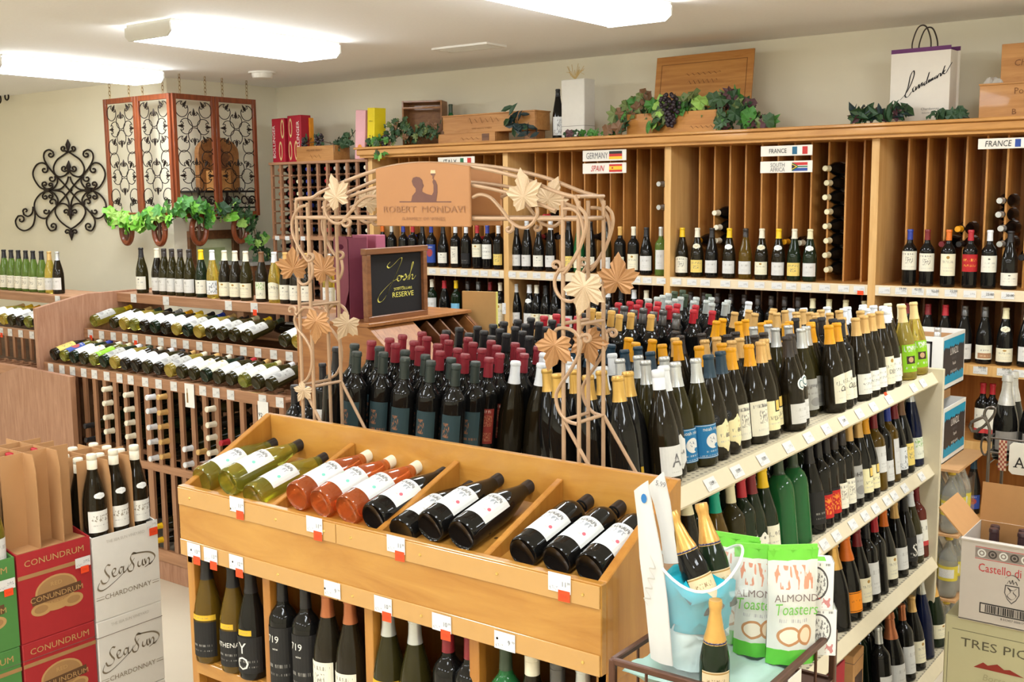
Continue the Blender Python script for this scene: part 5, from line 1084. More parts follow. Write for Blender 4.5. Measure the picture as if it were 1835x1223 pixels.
for i in range(4):
    for j in range(3):
        y = 2.047+.25*(j+.5)/3; x = CX-.045-.083*i; zb = 1.19-.296
        if i: zb = 1.165-.29-.006
        if i == 0: lb = ('left', 'middle', 'right')[j]+' brown white-capped bottle in the front row of the open white wine case'; gp_ = None
        else: lb = ('second', 'third', 'rear')[i-1]+' row, '+('left', 'middle', 'right')[j]+' white cap between the dividers of the open white wine case'; gp_ = 'bottles behind the front row of the white case'
        if i == 2 and j == 1: continue
        bottle('white_wine_bottle', lb, upright(x, y, zb, 0), 'burgundy', G_BROWN, (CAPW, .055, 'twist'), [(PL['sun'], .03, .105, 130), (PL['medalw'], .145, .168, 65, 0, 0, True)] if i == 0 else [], gp_, (), 18)
for zz, tt in ((1.19-.296, s[0][0]), ): bx('bottle_pad', CX-.325, CX-.01, 2.05, 2.295, s[0][1]+.008, 1.165-.30, KRAFT, tt, 0)
for x, y, n in ((CX-.14, 1.862, 'left'), (CX-.055-.083*1.0, 1.95, 'right')):
    bottle('red_wine_bottle', n+' bottle with a red cap deep between the dividers of the red wine case', upright(x-.01, y, 1.235-.305, 0), 'burgundy', G_DARK, (K_['R'], .05, 'twist'), [], None, (), 14)
bx('bottle_pad', CX-.325, CX-.01, 1.785, 2.025, r[0][1]+.008, 1.235-.31, KRAFT, r[0][0], 0)
bottle('white_wine_bottle', 'pale green bottle with a white label in the green wine case at the left edge', upright(CX-.05, 1.725, .87, 10), 'burgundy', G_STRAW, (K_['I'], .055), [(PL['plain'], .03, .12, 140)], None, (), 20)
bx('bottle_pad', CX-.325, CX-.01, 1.515, 1.76, g[0][1]+.008, .868, KRAFT, g[0][0], 0)

# ------------------------------------------------------------------ wrought-metal arch between the bin table and the gondola
ARCHM = mat('arch_paint', rgb(178, 146, 116), .5, .25, .12, 25); LEAFM = mat('metal_leaf_cream', rgb(196, 170, 138), .5, .2, .15, 20); LEAFT = mat('metal_leaf_tan', rgb(170, 124, 80), .45, .35, .15, 20)
AY0, AY1 = 2.165, 2.275
arch = thing('display_arch', 'cream painted metal garden arch with vine leaves and a plaque, standing behind the maple bin', 'arch', (-1.95, 2.22, FZ))
def ap(px, py, y=AY0): return pt(px, py, y=y)
RR = .0052
LXS = [ap(535, 500).x, ap(555.5, 500).x, ap(1009, 500).x, ap(1037, 500).x]
ZSH = ap(550, 357).z; ZBAR = ap(700, 391).z
for y in (AY0, AY1):
    for x in LXS: build('rod', MB().tube([(x, y, FZ), (x, y, ZSH-.01)], RR, 8), ARCHM, arch, smooth=True)
    top = [(LXS[0], ZSH-.02), (LXS[0]+.01, ZSH), (LXS[1]+.02, ZSH+.004), (LXS[1]+.06, ZSH+.02), (ap(640, 317).x, ap(640, 317).z), (ap(700, 299).x, ap(700, 299).z), (ap(765, 293).x, ap(765, 293).z), (ap(850, 300).x, ap(850, 300).z), (ap(930, 318).x, ap(930, 318).z), (LXS[2]-.02, ZSH+.012), (LXS[2]+.03, ZSH), (LXS[3]-.01, ZSH), (LXS[3], ZSH-.02)]
    build('arch_rail', MB().tube(catmull([(x, y, z) for x, z in top], 6), RR, 8), ARCHM, arch, smooth=True)
    build('cross_bar', MB().tube([(LXS[0], y, ZBAR), (LXS[3], y, ZBAR)], RR, 8), ARCHM, arch, smooth=True)
    low = [(a[0], a[1]-.045) for a in top[3:10]]
    build('lower_arch_rail', MB().tube(catmull([(x, y, z) for x, z in low], 6), RR*.9, 8), ARCHM, arch, smooth=True)
for x in LXS:
    for z in (ZSH, ZBAR, ap(1020, 581).z, ap(1035, 757).z): build('tie_bar', MB().tube([(x, AY0, z), (x, AY1, z)], RR*.9, 8), ARCHM, arch, smooth=True)
    z = ap(1035, 757).z
for a, b in ((LXS[0], LXS[1]), (LXS[2], LXS[3])):
    z = ap(1035, 757).z
    for y in (AY0, AY1): build('leg_strut', MB().tube([(a if y == AY0 else b, y, z), (a+.14 if y == AY0 else b+.14, y+.0, z-.2)], RR*.9, 8), ARCHM, arch, smooth=True)
def ascroll(pts, y=AY0, r=.0045, nm='scroll'):
    P = [ap(a, b, AY0) for a, b in pts]; dy = y-AY0
    P = [V((q.x, y, q.z)) for q in P]
    build(nm, MB().tube(catmull(P, 5), r, 7), ARCHM, arch, smooth=True)
def spx(cx, cy, r0, r1, a0, a1, n=12): return [(cx+(r0+(r1-r0)*i/n)*math.cos(a0+(a1-a0)*i/n), cy-(r0+(r1-r0)*i/n)*math.sin(a0+(a1-a0)*i/n)) for i in range(n+1)]
for y in (AY0-.004, AY1+.004):
    ascroll([(585, 382), (592, 396), (606, 402), (620, 396), (628, 384)] and [(588, 355), (584, 375), (592, 393), (606, 401), (618, 396), (630, 380), (645, 362), (662, 352), (680, 353)], y)
    ascroll([(640, 372), (632, 378), (620, 392), (616, 400)]+spx(624, 398, 9, 3, pi, 3*pi), y)
    ascroll([(553, 368), (538, 373), (526, 395), (527, 420), (540, 448), (552, 466)]+spx(557, 460, 8, 2.5, -.6*pi, 1.2*pi), y)
    ascroll([(560, 470), (562, 488), (556, 505), (545, 510), (536, 503)], y)
    ascroll([(849, 354), (862, 349), (880, 354), (900, 375), (916, 396), (930, 406), (945, 408), (958, 398), (965, 382), (960, 365), (950, 355)], y)
    ascroll([(922, 400), (921, 412)]+spx(914, 411, 6, 2, 0, -1.6*pi), y)
    ascroll([(1012, 374), (1030, 376), (1042, 390), (1047, 420), (1036, 455), (1018, 480)]+spx(998, 476, 10, 3, -.3*pi, 1.6*pi), y)
    ascroll([(1004, 484), (996, 500), (998, 520), (1010, 536), (1025, 540), (1040, 532), (1046, 524)], y)
    ascroll([(994, 600), (1000, 590), (1014, 588), (1030, 594), (1041, 608), (1040, 630), (1026, 660), (1006, 690), (998, 710), (1003, 735), (1018, 754), (1036, 760)], y)
    ascroll([(1040, 607), (1046, 600)]+spx(1053, 607, 8, 3, .8*pi, -1.2*pi), y)
    ascroll([(532, 565), (530, 575), (536, 590), (550, 608), (560, 630), (560, 660), (552, 680), (540, 688)], y)
    ascroll([(536, 562), (545, 553), (556, 552), (566, 560), (571, 570)], y); ascroll([(535, 565)]+spx(525, 556, 8, 3, -.2*pi, 1.5*pi), y)
    ascroll([(1040, 372), (1050, 384), (1052, 405), (1042, 440), (1022, 478), (1012, 490)], y)
# maple/vine leaves of sheet metal
def leaf_outline(n=5):
    A = [(-90, .20), (-74, .44), (-58, .54), (-46, .64), (-34, .54), (-24, .60), (-12, .48), (-2, .56), (9, .66), (19, .80), (27, .66), (36, .70), (47, .50), (56, .46), (64, .62), (72, .66), (80, .74), (90, .94)]
    P = [(r*math.cos(math.radians(a)), r*math.sin(math.radians(a))) for a, r in A]
    return P+[(-x, y) for x, y in P[-2:0:-1]]
def leaf_mb(fn):
    O = leaf_outline(); mb = MB(); vs = [fn(0, -.05, .12)]+[fn(x, y, (.02 if i % 2 else .07)) for i, (x, y) in enumerate(O)]+[fn(0, -.05, .07)]+[fn(x, y, (.02 if i % 2 else .07)-.04) for i, (x, y) in enumerate(O)]
    n = len(O); k = n+1
    return mb.add(vs, [(0, 1+i, 1+(i+1) % n) for i in range(n)]+[(k, k+1+(i+1) % n, k+1+i) for i in range(n)]+[(1+i, k+1+i, k+1+(i+1) % n, 1+(i+1) % n) for i in range(n)])
LEAFME = to_mesh('metal_leaf', leaf_mb(lambda x, y, z: V((x, y, z)))); LEAFME.materials.append(LEAFM)
def aleaf(px, py, size, rot, m, y=AY0, tilt=0.0):
    p = ap(px, py, y-.012); M = Matrix.Translation((p.x, y-.012, p.z)) @ Matrix.Rotation(tilt, 4, 'Z') @ Matrix.Rotation(pi/2, 4, 'X') @ Matrix.Rotation(rot, 4, 'Z') @ Matrix.Scale(size*.84, 4)
    inst('leaf', LEAFME, local(arch, M), arch, m)
for a in ((605, 351, .082, .35, LEAFM, AY0, 0), (660, 362, .065, -.5, LEAFM, AY1, .5), (941, 350, .085, .2, LEAFM, AY0, 0), (985, 356, .075, -.4, LEAFM, AY1, .3), (525, 480, .08, 0, LEAFT, AY0, .9), (580, 483, .082, .5, LEAFT, AY1, .3), (569, 577, .083, 3.0, LEAFT, AY0, .2), (622, 580, .07, 2.6, LEAFM, AY1, .9),
 (1049, 516, .088, 2.9, LEAFM, AY0, .1), (1108, 502, .085, 0, LEAFT, AY1, .2), (996, 620, .085, 2.8, LEAFT, AY0, .1), (1054, 612, .08, 3.4, LEAFT, AY1, .3), (545, 700, .05, 2.6, LEAFM, AY0, .4)): aleaf(*a)
# plaque
PLQ = mat('plaque_copper', rgb(172, 120, 76), .42, .2, .06, 12, coat=.2); PLQD = mat('plaque_print', rgb(104, 66, 54), .5)
x0, x1 = ap(680, 350).x, ap(848, 350).x; z0, z1, z2 = ap(765, 406).z, ap(680, 303).z, ap(765, 291).z
for y in (AY0-.014, AY1+.004):
    P = [(x0, z0), (x1, z0)]+[(x1+(x0-x1)*i/12, z1+(z2-z1)*math.sin(pi*i/12)) for i in range(13)]
    build('plaque', MB().prism(P, .008, Matrix(((1, 0, 0, 0), (0, 0, 1, y), (0, 1, 0, 0), (0, 0, 0, 1)))), PLQ, arch, bevel=.002)
pf = lambda px, py, l=.0005: V((ap(px, py, AY0-.014).x, AY0-.014-l, ap(px, py, AY0-.014).z))
MAN = [(737, 361), (739, 351), (745, 344), (745, 338), (740, 332), (738, 325), (740, 319), (746, 317), (752, 318), (757, 323), (758, 329), (760, 333), (757, 339), (757, 344), (765, 348), (774, 350), (777, 344), (777, 332), (775, 326), (777, 321), (781, 324), (784, 332), (784, 345), (782, 361)]
build('silhouette', MB().add([pf(*q) for q in MAN], [list(range(len(MAN)))]), PLQD, arch)
build('print_line', MB().add([pf(716, 361), pf(809, 361), pf(809, 363), pf(716, 363)], [(0, 1, 2, 3)]), PLQD, arch)
GLS = [(772, 305), (780, 305), (781, 311), (779, 314), (777.5, 315), (777.5, 321), (775.5, 321), (775.5, 315), (773, 314), (771.5, 311)]
build('glass_print', MB().add([pf(*q) for q in GLS], [list(range(len(GLS)))]), mat('plaque_print_light', rgb(214, 180, 140), .5), arch)
build('glass_print', MB().add([pf(*q, .001) for q in GLS[2:]], [list(range(len(GLS)-2))]), PLQD, arch)
xl = ap(765, 380).x; text('lettering', 'ROBERT  MONDAVI', (xl, AY0-.0145, ap(765, 381).z), (1, 0, 0), (0, 0, 1), .0165, mat('plaque_letter', rgb(150, 104, 70), .5), arch, 1.3)
text('lettering', 'A FAMILY OF WINES', (xl, AY0-.0145, ap(765, 395).z), (1, 0, 0), (0, 0, 1), .0085, mat('plaque_letter', rgb(150, 104, 70), .5), arch, 1.3)

# ------------------------------------------------------------------ dark slanted-bin stand and the black framed sign
st = thing('slanted_bin_stand', 'dark stained wooden stand with slanted bottle bins on its right', 'display stand', (-3.25, 3.62, FZ))
prof = [(-3.62, FZ), (-2.88, FZ), (-2.88, 1.27), (-3.19, 1.515), (-3.62, 1.515)]
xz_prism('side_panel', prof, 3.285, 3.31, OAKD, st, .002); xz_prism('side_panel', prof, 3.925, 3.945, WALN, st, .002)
bx('stand_top', -3.62, -3.17, 3.275, 3.955, 1.515, 1.53, OAKD, st); bx('stand_back', -3.62, -3.60, 3.31, 3.925, FZ, 1.515, WALN, st); bx('lower_front', -2.90, -2.88, 3.31, 3.925, FZ, 1.255, WALN, st)
xz_prism('sloping_board', [(-2.88, 1.27), (-3.19, 1.515), (-3.19, 1.49), (-2.88, 1.245)], 3.31, 3.565, OAKD, st)
for i in range(5):
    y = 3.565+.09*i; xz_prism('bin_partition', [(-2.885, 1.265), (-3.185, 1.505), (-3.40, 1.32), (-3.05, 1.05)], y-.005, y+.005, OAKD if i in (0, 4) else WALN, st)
xz_prism('bin_bottom', [(-2.90, 1.07), (-3.35, 1.34), (-3.36, 1.325), (-2.90, 1.05)], 3.565, 3.925, WALN, st)
for i, (c, wd) in enumerate((('R', 'first red-capped bottle in the slanted bins under the framed sign'), ('R', 'second red-capped bottle in the slanted bins under the framed sign'), ('R', 'third red-capped bottle in the slanted bins under the framed sign'), ('T', 'gold-capped bottle in the last of the slanted bins under the framed sign'))):
    d = V((-.785, 0, .62)); bottle('red_wine_bottle', wd, lying(V((-2.905, 3.61+.09*i, 1.228)), d, (.5, 0, .8)), 'bordeaux', G_DARK, (K_[c], .075), [], None, (), 14)
fs = thing('framed_sign', 'black chalkboard-like sign in a walnut frame reading Josh Reserve', 'sign', (-3.21, 3.49, 1.53))
FY0, FY1, FZ0, FZ1 = 3.31, 3.69, 1.53, 1.838
for nm, a in (('frame_side', (FY0, FY0+.024, FZ0+.022, FZ1-.026)), ('frame_side', (FY1-.024, FY1, FZ0+.022, FZ1-.026)), ('frame_top', (FY0-.008, FY1+.008, FZ1-.026, FZ1)), ('frame_bottom', (FY0, FY1, FZ0, FZ0+.022))): bx(nm, -3.235, -3.205, a[0], a[1], a[2], a[3], wood('walnut_frame', rgb(150, 98, 60), rgb(108, 66, 38), 1, 7, 10), fs, .002)
bx('sign_board', -3.23, -3.222, FY0+.02, FY1-.02, FZ0+.02, FZ1-.02, mat('sign_black', rgb(22, 19, 20), .8, var=.05), fs, 0)
YEL = mat('sign_yellow', rgb(236, 226, 110), .5)
JOSH = [[(-.03, .075), (-.045, .06), (-.035, .05), (-.01, .065), (.015, .085), (.03, .088), (.02, .06), (-.02, -.01), (-.06, -.075), (-.085, -.092), (-.095, -.08), (-.08, -.055), (-.03, -.015), (.01, .002)],
        [(.02, .012), (.008, .012), (.003, -.002), (.012, -.01), (.024, .0), (.022, .012), (.034, .006)], [(.034, .006), (.046, .018), (.05, .002), (.042, -.008), (.034, -.004), (.048, -.002), (.062, .012)],
        [(.056, -.008), (.075, .03), (.088, .06), (.084, .066), (.074, .03), (.064, -.008), (.076, .012), (.084, .01), (.08, -.004), (.088, -.006), (.1, .008)]]
fj = planefn((-3.222, 3.505, 1.70), FX, FZV, .0012)
build('lettering', stroke_mb([[(x*1.25, y) for x, y in s_] for s_ in JOSH], (.0026, .0020), fj, 6), YEL, fs)
build('print_rule', MB().add([fj(-.02, -.04), fj(.045, -.036), fj(.045, -.0345), fj(-.02, -.0385)], [(0, 1, 2, 3)]), YEL, fs)
text('lettering', 'JOSH CELLARS', (-3.222, 3.545, 1.652), FX, FZV, .0105, YEL, fs, 1.15); text('lettering', 'RESERVE', (-3.222, 3.545, 1.622), FX, FZV, .021, YEL, fs, 1.2)
# maroon bottle bag behind the sign
MAR = mat('bag_maroon', rgb(112, 44, 62), .6, bump=.2); MARP = mat('bag_rose', rgb(160, 84, 104), .6)
bg = thing('bottle_bag', 'maroon paper bottle bag with an oval cut-out handle behind the framed sign', 'bag', (-3.42, 3.40, 1.53))
Mbag = Matrix.Translation((-3.40, 3.41, 0)) @ Matrix.Rotation(-.35, 4, 'Z')
mb = MB(); n = 16; a, b, zb, zt = .075, .0, 1.531, 1.885
W2 = .073
O = [(-W2, zb), (W2, zb), (W2, zt), (-W2, zt)]; E_ = [(.030*math.cos(2*pi*i/n), zt-.045+.011*math.sin(2*pi*i/n)) for i in range(n)]
def bagface(y, t):
    mb = MB(); out = []
    for i in range(n):
        ang = 2*pi*i/n; c, s_ = math.cos(ang), math.sin(ang); k = min(W2/abs(c) if abs(c) > 1e-6 else 9, (.045 if s_ > 0 else .31)/abs(s_) if abs(s_) > 1e-6 else 9)
        out.append((c*k, zt-.045+s_*k))
    vs = [Mbag @ V((x, y+d, z)) for d in (0, t) for x, z in E_+out]
    return mb.add(vs, [(i, (i+1) % n, n+(i+1) % n, n+i) for i in range(n)]+[(2*n+i, 3*n+i, 3*n+(i+1) % n, 2*n+(i+1) % n) for i in range(n)])
build('front_face', bagface(-.045, .003), MAR, bg)
build('bag_sides', MB().box(-W2, -W2+.003, -.042, .045, zb, zt-.005, M=Mbag).box(W2-.003, W2, -.042, .045, zb, zt-.005, M=Mbag), MAR, bg)
build('rear_face', MB().box(-W2, W2, .045, .048, zb, zt+.003, M=Mbag), MARP, bg); build('bag_base', MB().box(-W2, W2, -.045, .045, zb-.001, zb+.002, M=Mbag), MAR, bg)
bg2 = thing('bottle_bag', 'rose-coloured bottle bag standing right behind the maroon one', 'bag', (-3.40, 3.56, 1.53))
Mb2 = Matrix.Translation((-3.43, 3.56, 0)) @ Matrix.Rotation(.2, 4, 'Z')
build('bag_body', MB().box(-.06, .06, -.04, .04, zb, zt+.0, M=Mb2), MARP, bg2, bevel=.003); build('bag_fold', MB().box(-.002, .002, -.043, -.0402, zb, zt, M=Mb2), MAR, bg2)
# tan display board beyond the stand
tb = thing('display_board', 'plain tan board with a yellow edge standing on a post behind the gondola', 'board', (-3.1, 4.05, FZ))
a = pt(828, 522, y=3.98); b = pt(888, 524, y=4.02); zt_ = a.z
d = (V((b.x, b.y, 0))-V((a.x, a.y, 0))).normalized(); nrm = V((d.y, -d.x, 0))
for nm, w0, w1, y0, y1, m in (('board_panel', 0, (b-a).length, 0, .012, mat('tan_board', rgb(190, 148, 92), .6, var=.05)), ('yellow_edge', (b-a).length, (b-a).length+.006, .002, .012, mat('edge_yellow', rgb(230, 220, 120), .6))):
    M = frame((a.x, a.y, 0), d, -nrm, (0, 0, 1)); build(nm, MB().box(w0, w1, y0, y1, 1.30, zt_, M=M), m, tb)
build('post', MB().box(.06, .09, .012, .035, FZ, 1.6, M=M), WALN, tb); build('foot', MB().box(-.02, .19, .0, .18, FZ, FZ+.02, M=M), WALN, tb)
# two low bottles seen left of the arch foot stand on the stand's own low step
# ------------------------------------------------------------------ hanging folding screen in the corner
SZ0, SZ1 = 1.915, 2.83
scr = thing('folding_screen', 'cherry framed four panel iron scroll screen hung from the ceiling in the corner', 'screen', (-6.96, 5.16, SZ0))
CS = []
R_c = .058
def cscroll():
    """one C-scroll: a ring left open at one side, both ends curling inwards round a bud"""
    P = spiral(.030, .26, .26, .06, pi, pi-1.7*2*pi, 22)[::-1]
    a = [V((1.0*math.cos(t), 1.0*math.sin(t), 0)) for t in [math.radians(q) for q in range(14, 347, 12)]]
    top = [V((.62, .30, 0))+V((.26*math.cos(t), .26*math.sin(t), 0))*(1-.09*i) for i, t in enumerate([math.radians(60+40*j) for j in range(9)])]
    A = [q for q in top[::-1]]+[V((.9, .42, 0))]+a[2:-2]+[V((.9, -.42, 0))]+[V((q.x, -q.y, 0)) for q in top]
    mb = MB().tube(A, .056, 5); mb.tube([(.28, 0, 0), (.55, 0, 0), (.8, 0, 0), (1.0, 0, 0), (1.32, 0, 0)], .1, 6, rr=[.03, .15, .17, .13, .03]); return mb
CSM = to_mesh('scroll', cscroll(), True); CSM.materials.append(IRON)
LAY = [(.17, .085, 55), (.83, .085, 125), (.5, .165, 90), (.27, .235, 180), (.76, .235, 0), (.5, .315, 270), (.17, .395, 60), (.85, .395, 120), (.2, .52, -60), (.86, .52, 240), (.52, .605, 90), (.27, .675, 180), (.78, .675, 0), (.52, .755, 270), (.17, .855, -60), (.87, .855, 240), (.2, .955, 60), (.85, .955, 120)]
def panel(p0, p1, xoff):
    p0, p1 = V((p0[0], p0[1], 0)), V((p1[0], p1[1], 0)); d = (p1-p0).normalized(); L = (p1-p0).length; nr = V((-d.y, d.x, 0))
    M = frame((p0.x, p0.y, 0), d, nr, (0, 0, 1))
    fr = MB(); w_ = .032
    fr.box(0, w_, -.011, .011, SZ0, SZ1, M=M).box(L-w_, L, -.011, .011, SZ0, SZ1, M=M).box(w_, L-w_, -.011, .011, SZ1-.04, SZ1, M=M).box(w_, L-w_, -.011, .011, SZ0+.0, SZ0+.035, M=M)
    f = build('panel_frame', fr, CHERRY, scr, bevel=.002)
    for u, v, ang in LAY:
        Q = M @ Matrix.Translation((w_+(L-2*w_)*u, 0, SZ1-.04-(SZ1-SZ0-.08)*v)) @ Matrix.Rotation(pi/2, 4, 'X') @ Matrix.Rotation(math.radians(ang), 4, 'Z') @ Matrix.Scale(R_c, 4)
        inst('scroll', CSM, local(f, Q), f)
    # carved foot: an open oval with a fleuron inside
    c = L/2; ov = [V((c+.068*math.cos(t), 0, SZ0-.10+.105*math.sin(t))) for t in [2*pi*i/24 for i in range(25)]]
    g = build('carved_foot', MB().tube([M @ q for q in ov], .021, 8, cap=False), CHERRY, scr, smooth=True)
    fl = MB().tube([M @ V((c, 0, SZ0-.19)), M @ V((c, 0, SZ0-.14)), M @ V((c, 0, SZ0-.09)), M @ V((c, 0, SZ0-.03))], .01, 6, rr=[.006, .018, .012, .016])
    for s in (-1, 1): fl.tube([M @ V((c, 0, SZ0-.10)), M @ V((c+s*.02, 0, SZ0-.075)), M @ V((c+s*.035, 0, SZ0-.085)), M @ V((c+s*.03, 0, SZ0-.1))], .007, 6)
    build('fleuron', fl, wood('walnut_carving', rgb(96, 56, 34), rgb(70, 38, 22), 2, 8, 8), g, smooth=True)
    for k in (.2, .8):
        ch = MB(); top = M @ V((L*k, 0, SZ1)); n = 5; h = (CZ-SZ1)/n
        for i in range(n):
            rot = Matrix.Rotation(pi/2*(i % 2), 4, 'Z'); ring = [top+V((0, 0, h*(i+.5)))+rot @ V((.009*math.cos(t), 0, h*.62*math.sin(t))) for t in [2*pi*j/8 for j in range(9)]]
            ch.tube(ring, .0022, 4, cap=False)
        build('hanging_chain', ch, mat('chain_brass', rgb(150, 120, 70), .35, .8), scr)
panel((-7.80, 5.165), (-7.385, 5.165), 0); panel((-7.38, 5.165), (-6.965, 5.165), 0); panel((-6.955, 5.17), (-6.965, 5.565), 0); panel((-6.965, 5.57), (-6.965, 5.97), 0)

# ------------------------------------------------------------------ wall scrollwork
def wall_iron(name, label, elems, buds, o, sc, x_off=0):
    t = thing(name, label, 'wall decoration', pt(110, 345, y=LY-.02))
    f = lambda q: V((pt(20+q[0]/6.117, 240+q[1]/6.117, y=LY-.02).x, LY-.02, pt(20+q[0]/6.117, 240+q[1]/6.117, y=LY-.02).z))
    for e in elems:
        build('iron_scroll', MB().tube([f(q) for q in catmull([(a[0], a[1], 0) for a in e], 5)], .0075, 6), IRON, t, smooth=True)
    for b in buds:
        P = [f(q) for q in b]; n = len(P); build('iron_finial', MB().tube(P, .01, 8, rr=[.004]+[.022 if i == 1 else .014 for i in range(1, n-1)]+[.003]), IRON, t, smooth=True)
    for q in ((400, 618), (852, 614)): build('iron_collar', MB().box(f(q).x-.04, f(q).x+.04, LY-.034, LY-.006, f(q).z-.018, f(q).z+.018), IRON, t)
    build('wall_mount', MB().box(f((640, 618)).x-.01, f((640, 618)).x+.01, LY-.02, LY, f((640, 618)).z-.01, f((640, 618)).z+.01), IRON, t)
    return t
sp = lambda cx, cy, r0, r1, a0, a1, n=12: [(cx+(r0+(r1-r0)*i/n)*math.cos(math.radians(a0+(a1-a0)*i/n)), cy+(r0+(r1-r0)*i/n)*math.sin(math.radians(a0+(a1-a0)*i/n))) for i in range(n+1)]
def mir(e, tilt=.022):   # mirrored about the finial axis, which runs from (622,60) to (660,1160)
    out = []
    for x, y in e:
        ax = 622+(y-60)*.0345; out.append((2*ax-x, y+(2*(x-ax))*-.0+(-6 if False else 0)))
    return out
half = [
 [(622, 200), (570, 235), (500, 290), (465, 370), (480, 440), (530, 472), (590, 455), (620, 425), (628, 390)],
 sp(572, 160, 30, 10, 60, 420, 10)[::-1]+[(610, 195)],
 sp(580, 380, 32, 10, 80, 420, 10)[::-1]+[(625, 400)],
 [(640, 620), (560, 530), (480, 450), (400, 350), (360, 270), (365, 205), (410, 175), (455, 195)]+sp(432, 228, 36, 10, -40, 300, 10),
 [(400, 615), (320, 590), (255, 500), (240, 420), (280, 340), (340, 318), (390, 345), (402, 390)]+sp(365, 395, 36, 10, 0, 300, 10),
 [(405, 615), (470, 590), (507, 530), (500, 470)]+sp(445, 490, 42, 10, -30, 300, 10), [(380, 608), (345, 570)]+sp(368, 552, 28, 8, 180, 520, 10), [(420, 608), (452, 580)]+sp(430, 560, 24, 8, 20, -320, 10),
 [(450, 620), (540, 605), (605, 540), (628, 470)], [(450, 620), (560, 640), (620, 720), (640, 800)],
 [(400, 622), (320, 660), (262, 740), (258, 830), (300, 905), (370, 928), (415, 890), (415, 840)]+sp(380, 850, 34, 10, -10, 300, 10),
 [(405, 622), (470, 655), (512, 720), (500, 780)]+sp(450, 750, 44, 10, 20, -300, 10), [(380, 630), (350, 665)]+sp(374, 692, 28, 8, 180, -160, 10), [(420, 630), (452, 665)]+sp(430, 684, 24, 8, 0, 320, 10),
 [(640, 625), (560, 720), (470, 820), (400, 910), (390, 990), (430, 1060), (480, 1050)]+sp(460, 1012, 36, 10, 30, -300, 10),
 [(648, 830), (610, 780), (550, 765), (495, 800), (485, 870), (530, 950), (600, 1010), (650, 1040)],
 [(648, 880), (625, 890)]+sp(600, 855, 30, 10, 30, -320, 10), [(655, 1040), (640, 1095)]+sp(614, 1076, 30, 10, 30, -320, 10)]
buds = [[(622, 205), (622, 120), (620, 60)], [(628, 440), (628, 360), (630, 292)], [(640, 770), (648, 870), (654, 945)], [(655, 1040), (658, 1090), (664, 1170)]]
extra = [[(240, 800), (230, 870), (185, 905), (140, 885)]+sp(158, 845, 32, 10, 130, 420, 10), [(250, 810), (262, 900), (235, 1010), (150, 1062), (75, 1030), (48, 960), (75, 905)]+sp(108, 940, 44, 12, 240, 560, 12), [(1020, 800), (1022, 880), (1045, 960), (1110, 1008), (1170, 1000)]]
wall_iron('wall_scrollwork', 'large black wrought iron scroll ornament on the left wall beside the hanging screen', half+[mir(e) for e in half]+extra, buds, None, 1)
t = thing('iron_wall_shelf', 'end of a dark iron scroll bracket high at the left edge of the picture', 'wall decoration', pt(0, 172, y=LY-.05))
a = pt(-30, 172, y=LY-.06); b = pt(18, 163, y=LY-.06)
build('iron_bar', MB().bar(a, b, .02, .014), IRON, t); build('iron_bracket', MB().bar(a, V((a.x, LY, a.z)), .02, .014), IRON, t)
build('iron_scroll', MB().tube([V((b.x-.06+.03*math.cos(q*.5), LY-.06, b.z-.045+.03*math.sin(q*.5))) for q in range(14)], .007, 6), IRON, t, smooth=True); build('iron_scroll', MB().tube([V((b.x-.19+.03*math.cos(q*.5), LY-.06, b.z-.06+.035*math.sin(q*.5))) for q in range(14)], .007, 6), IRON, t, smooth=True)

# ------------------------------------------------------------------ leaves and vines
GRN = {k: mat('leaf_'+k, rgb(*c), .5, var=.25, scale=14) for k, c in dict(bright=(120, 190, 62), lime=(150, 190, 90), mid=(70, 126, 52), dark=(44, 74, 44), ivy=(56, 84, 50), olive=(110, 124, 70), brown=(116, 82, 54), blue=(40, 58, 58), purple=(84, 50, 56)).items()}
STEM = mat('vine_stem', rgb(90, 66, 42), .7); GRAPE = mat('grape_skin', rgb(50, 38, 44), .35, var=.3, scale=40)
def ivy_leaf():
    O = [(0, -.42), (.3, -.48), (.5, -.2), (.34, .0), (.42, .28), (.16, .26), (0, .6), (-.16, .26), (-.42, .28), (-.34, 0), (-.5, -.2), (-.3, -.48)]
    n = len(O); return MB().add([V((0, -.05, .14))]+[V((x, y, .0+.1*(i % 2))) for i, (x, y) in enumerate(O)], [(0, 1+i, 1+(i+1) % n) for i in range(n)])
IVY = to_mesh('leaf', ivy_leaf()); IVY.materials.append(GRN['ivy'])
LANCE = to_mesh('leaf', MB().add([V(q) for q in ((0, -.5, 0), (.2, -.15, .08), (.16, .25, .1), (0, .6, 0), (-.16, .25, .1), (-.2, -.15, .08), (0, 0, .0))], [(6, 0, 1), (6, 1, 2), (6, 2, 3), (6, 3, 4), (6, 4, 5), (6, 5, 0)])); LANCE.materials.append(GRN['dark'])
RV = random.Random(11)
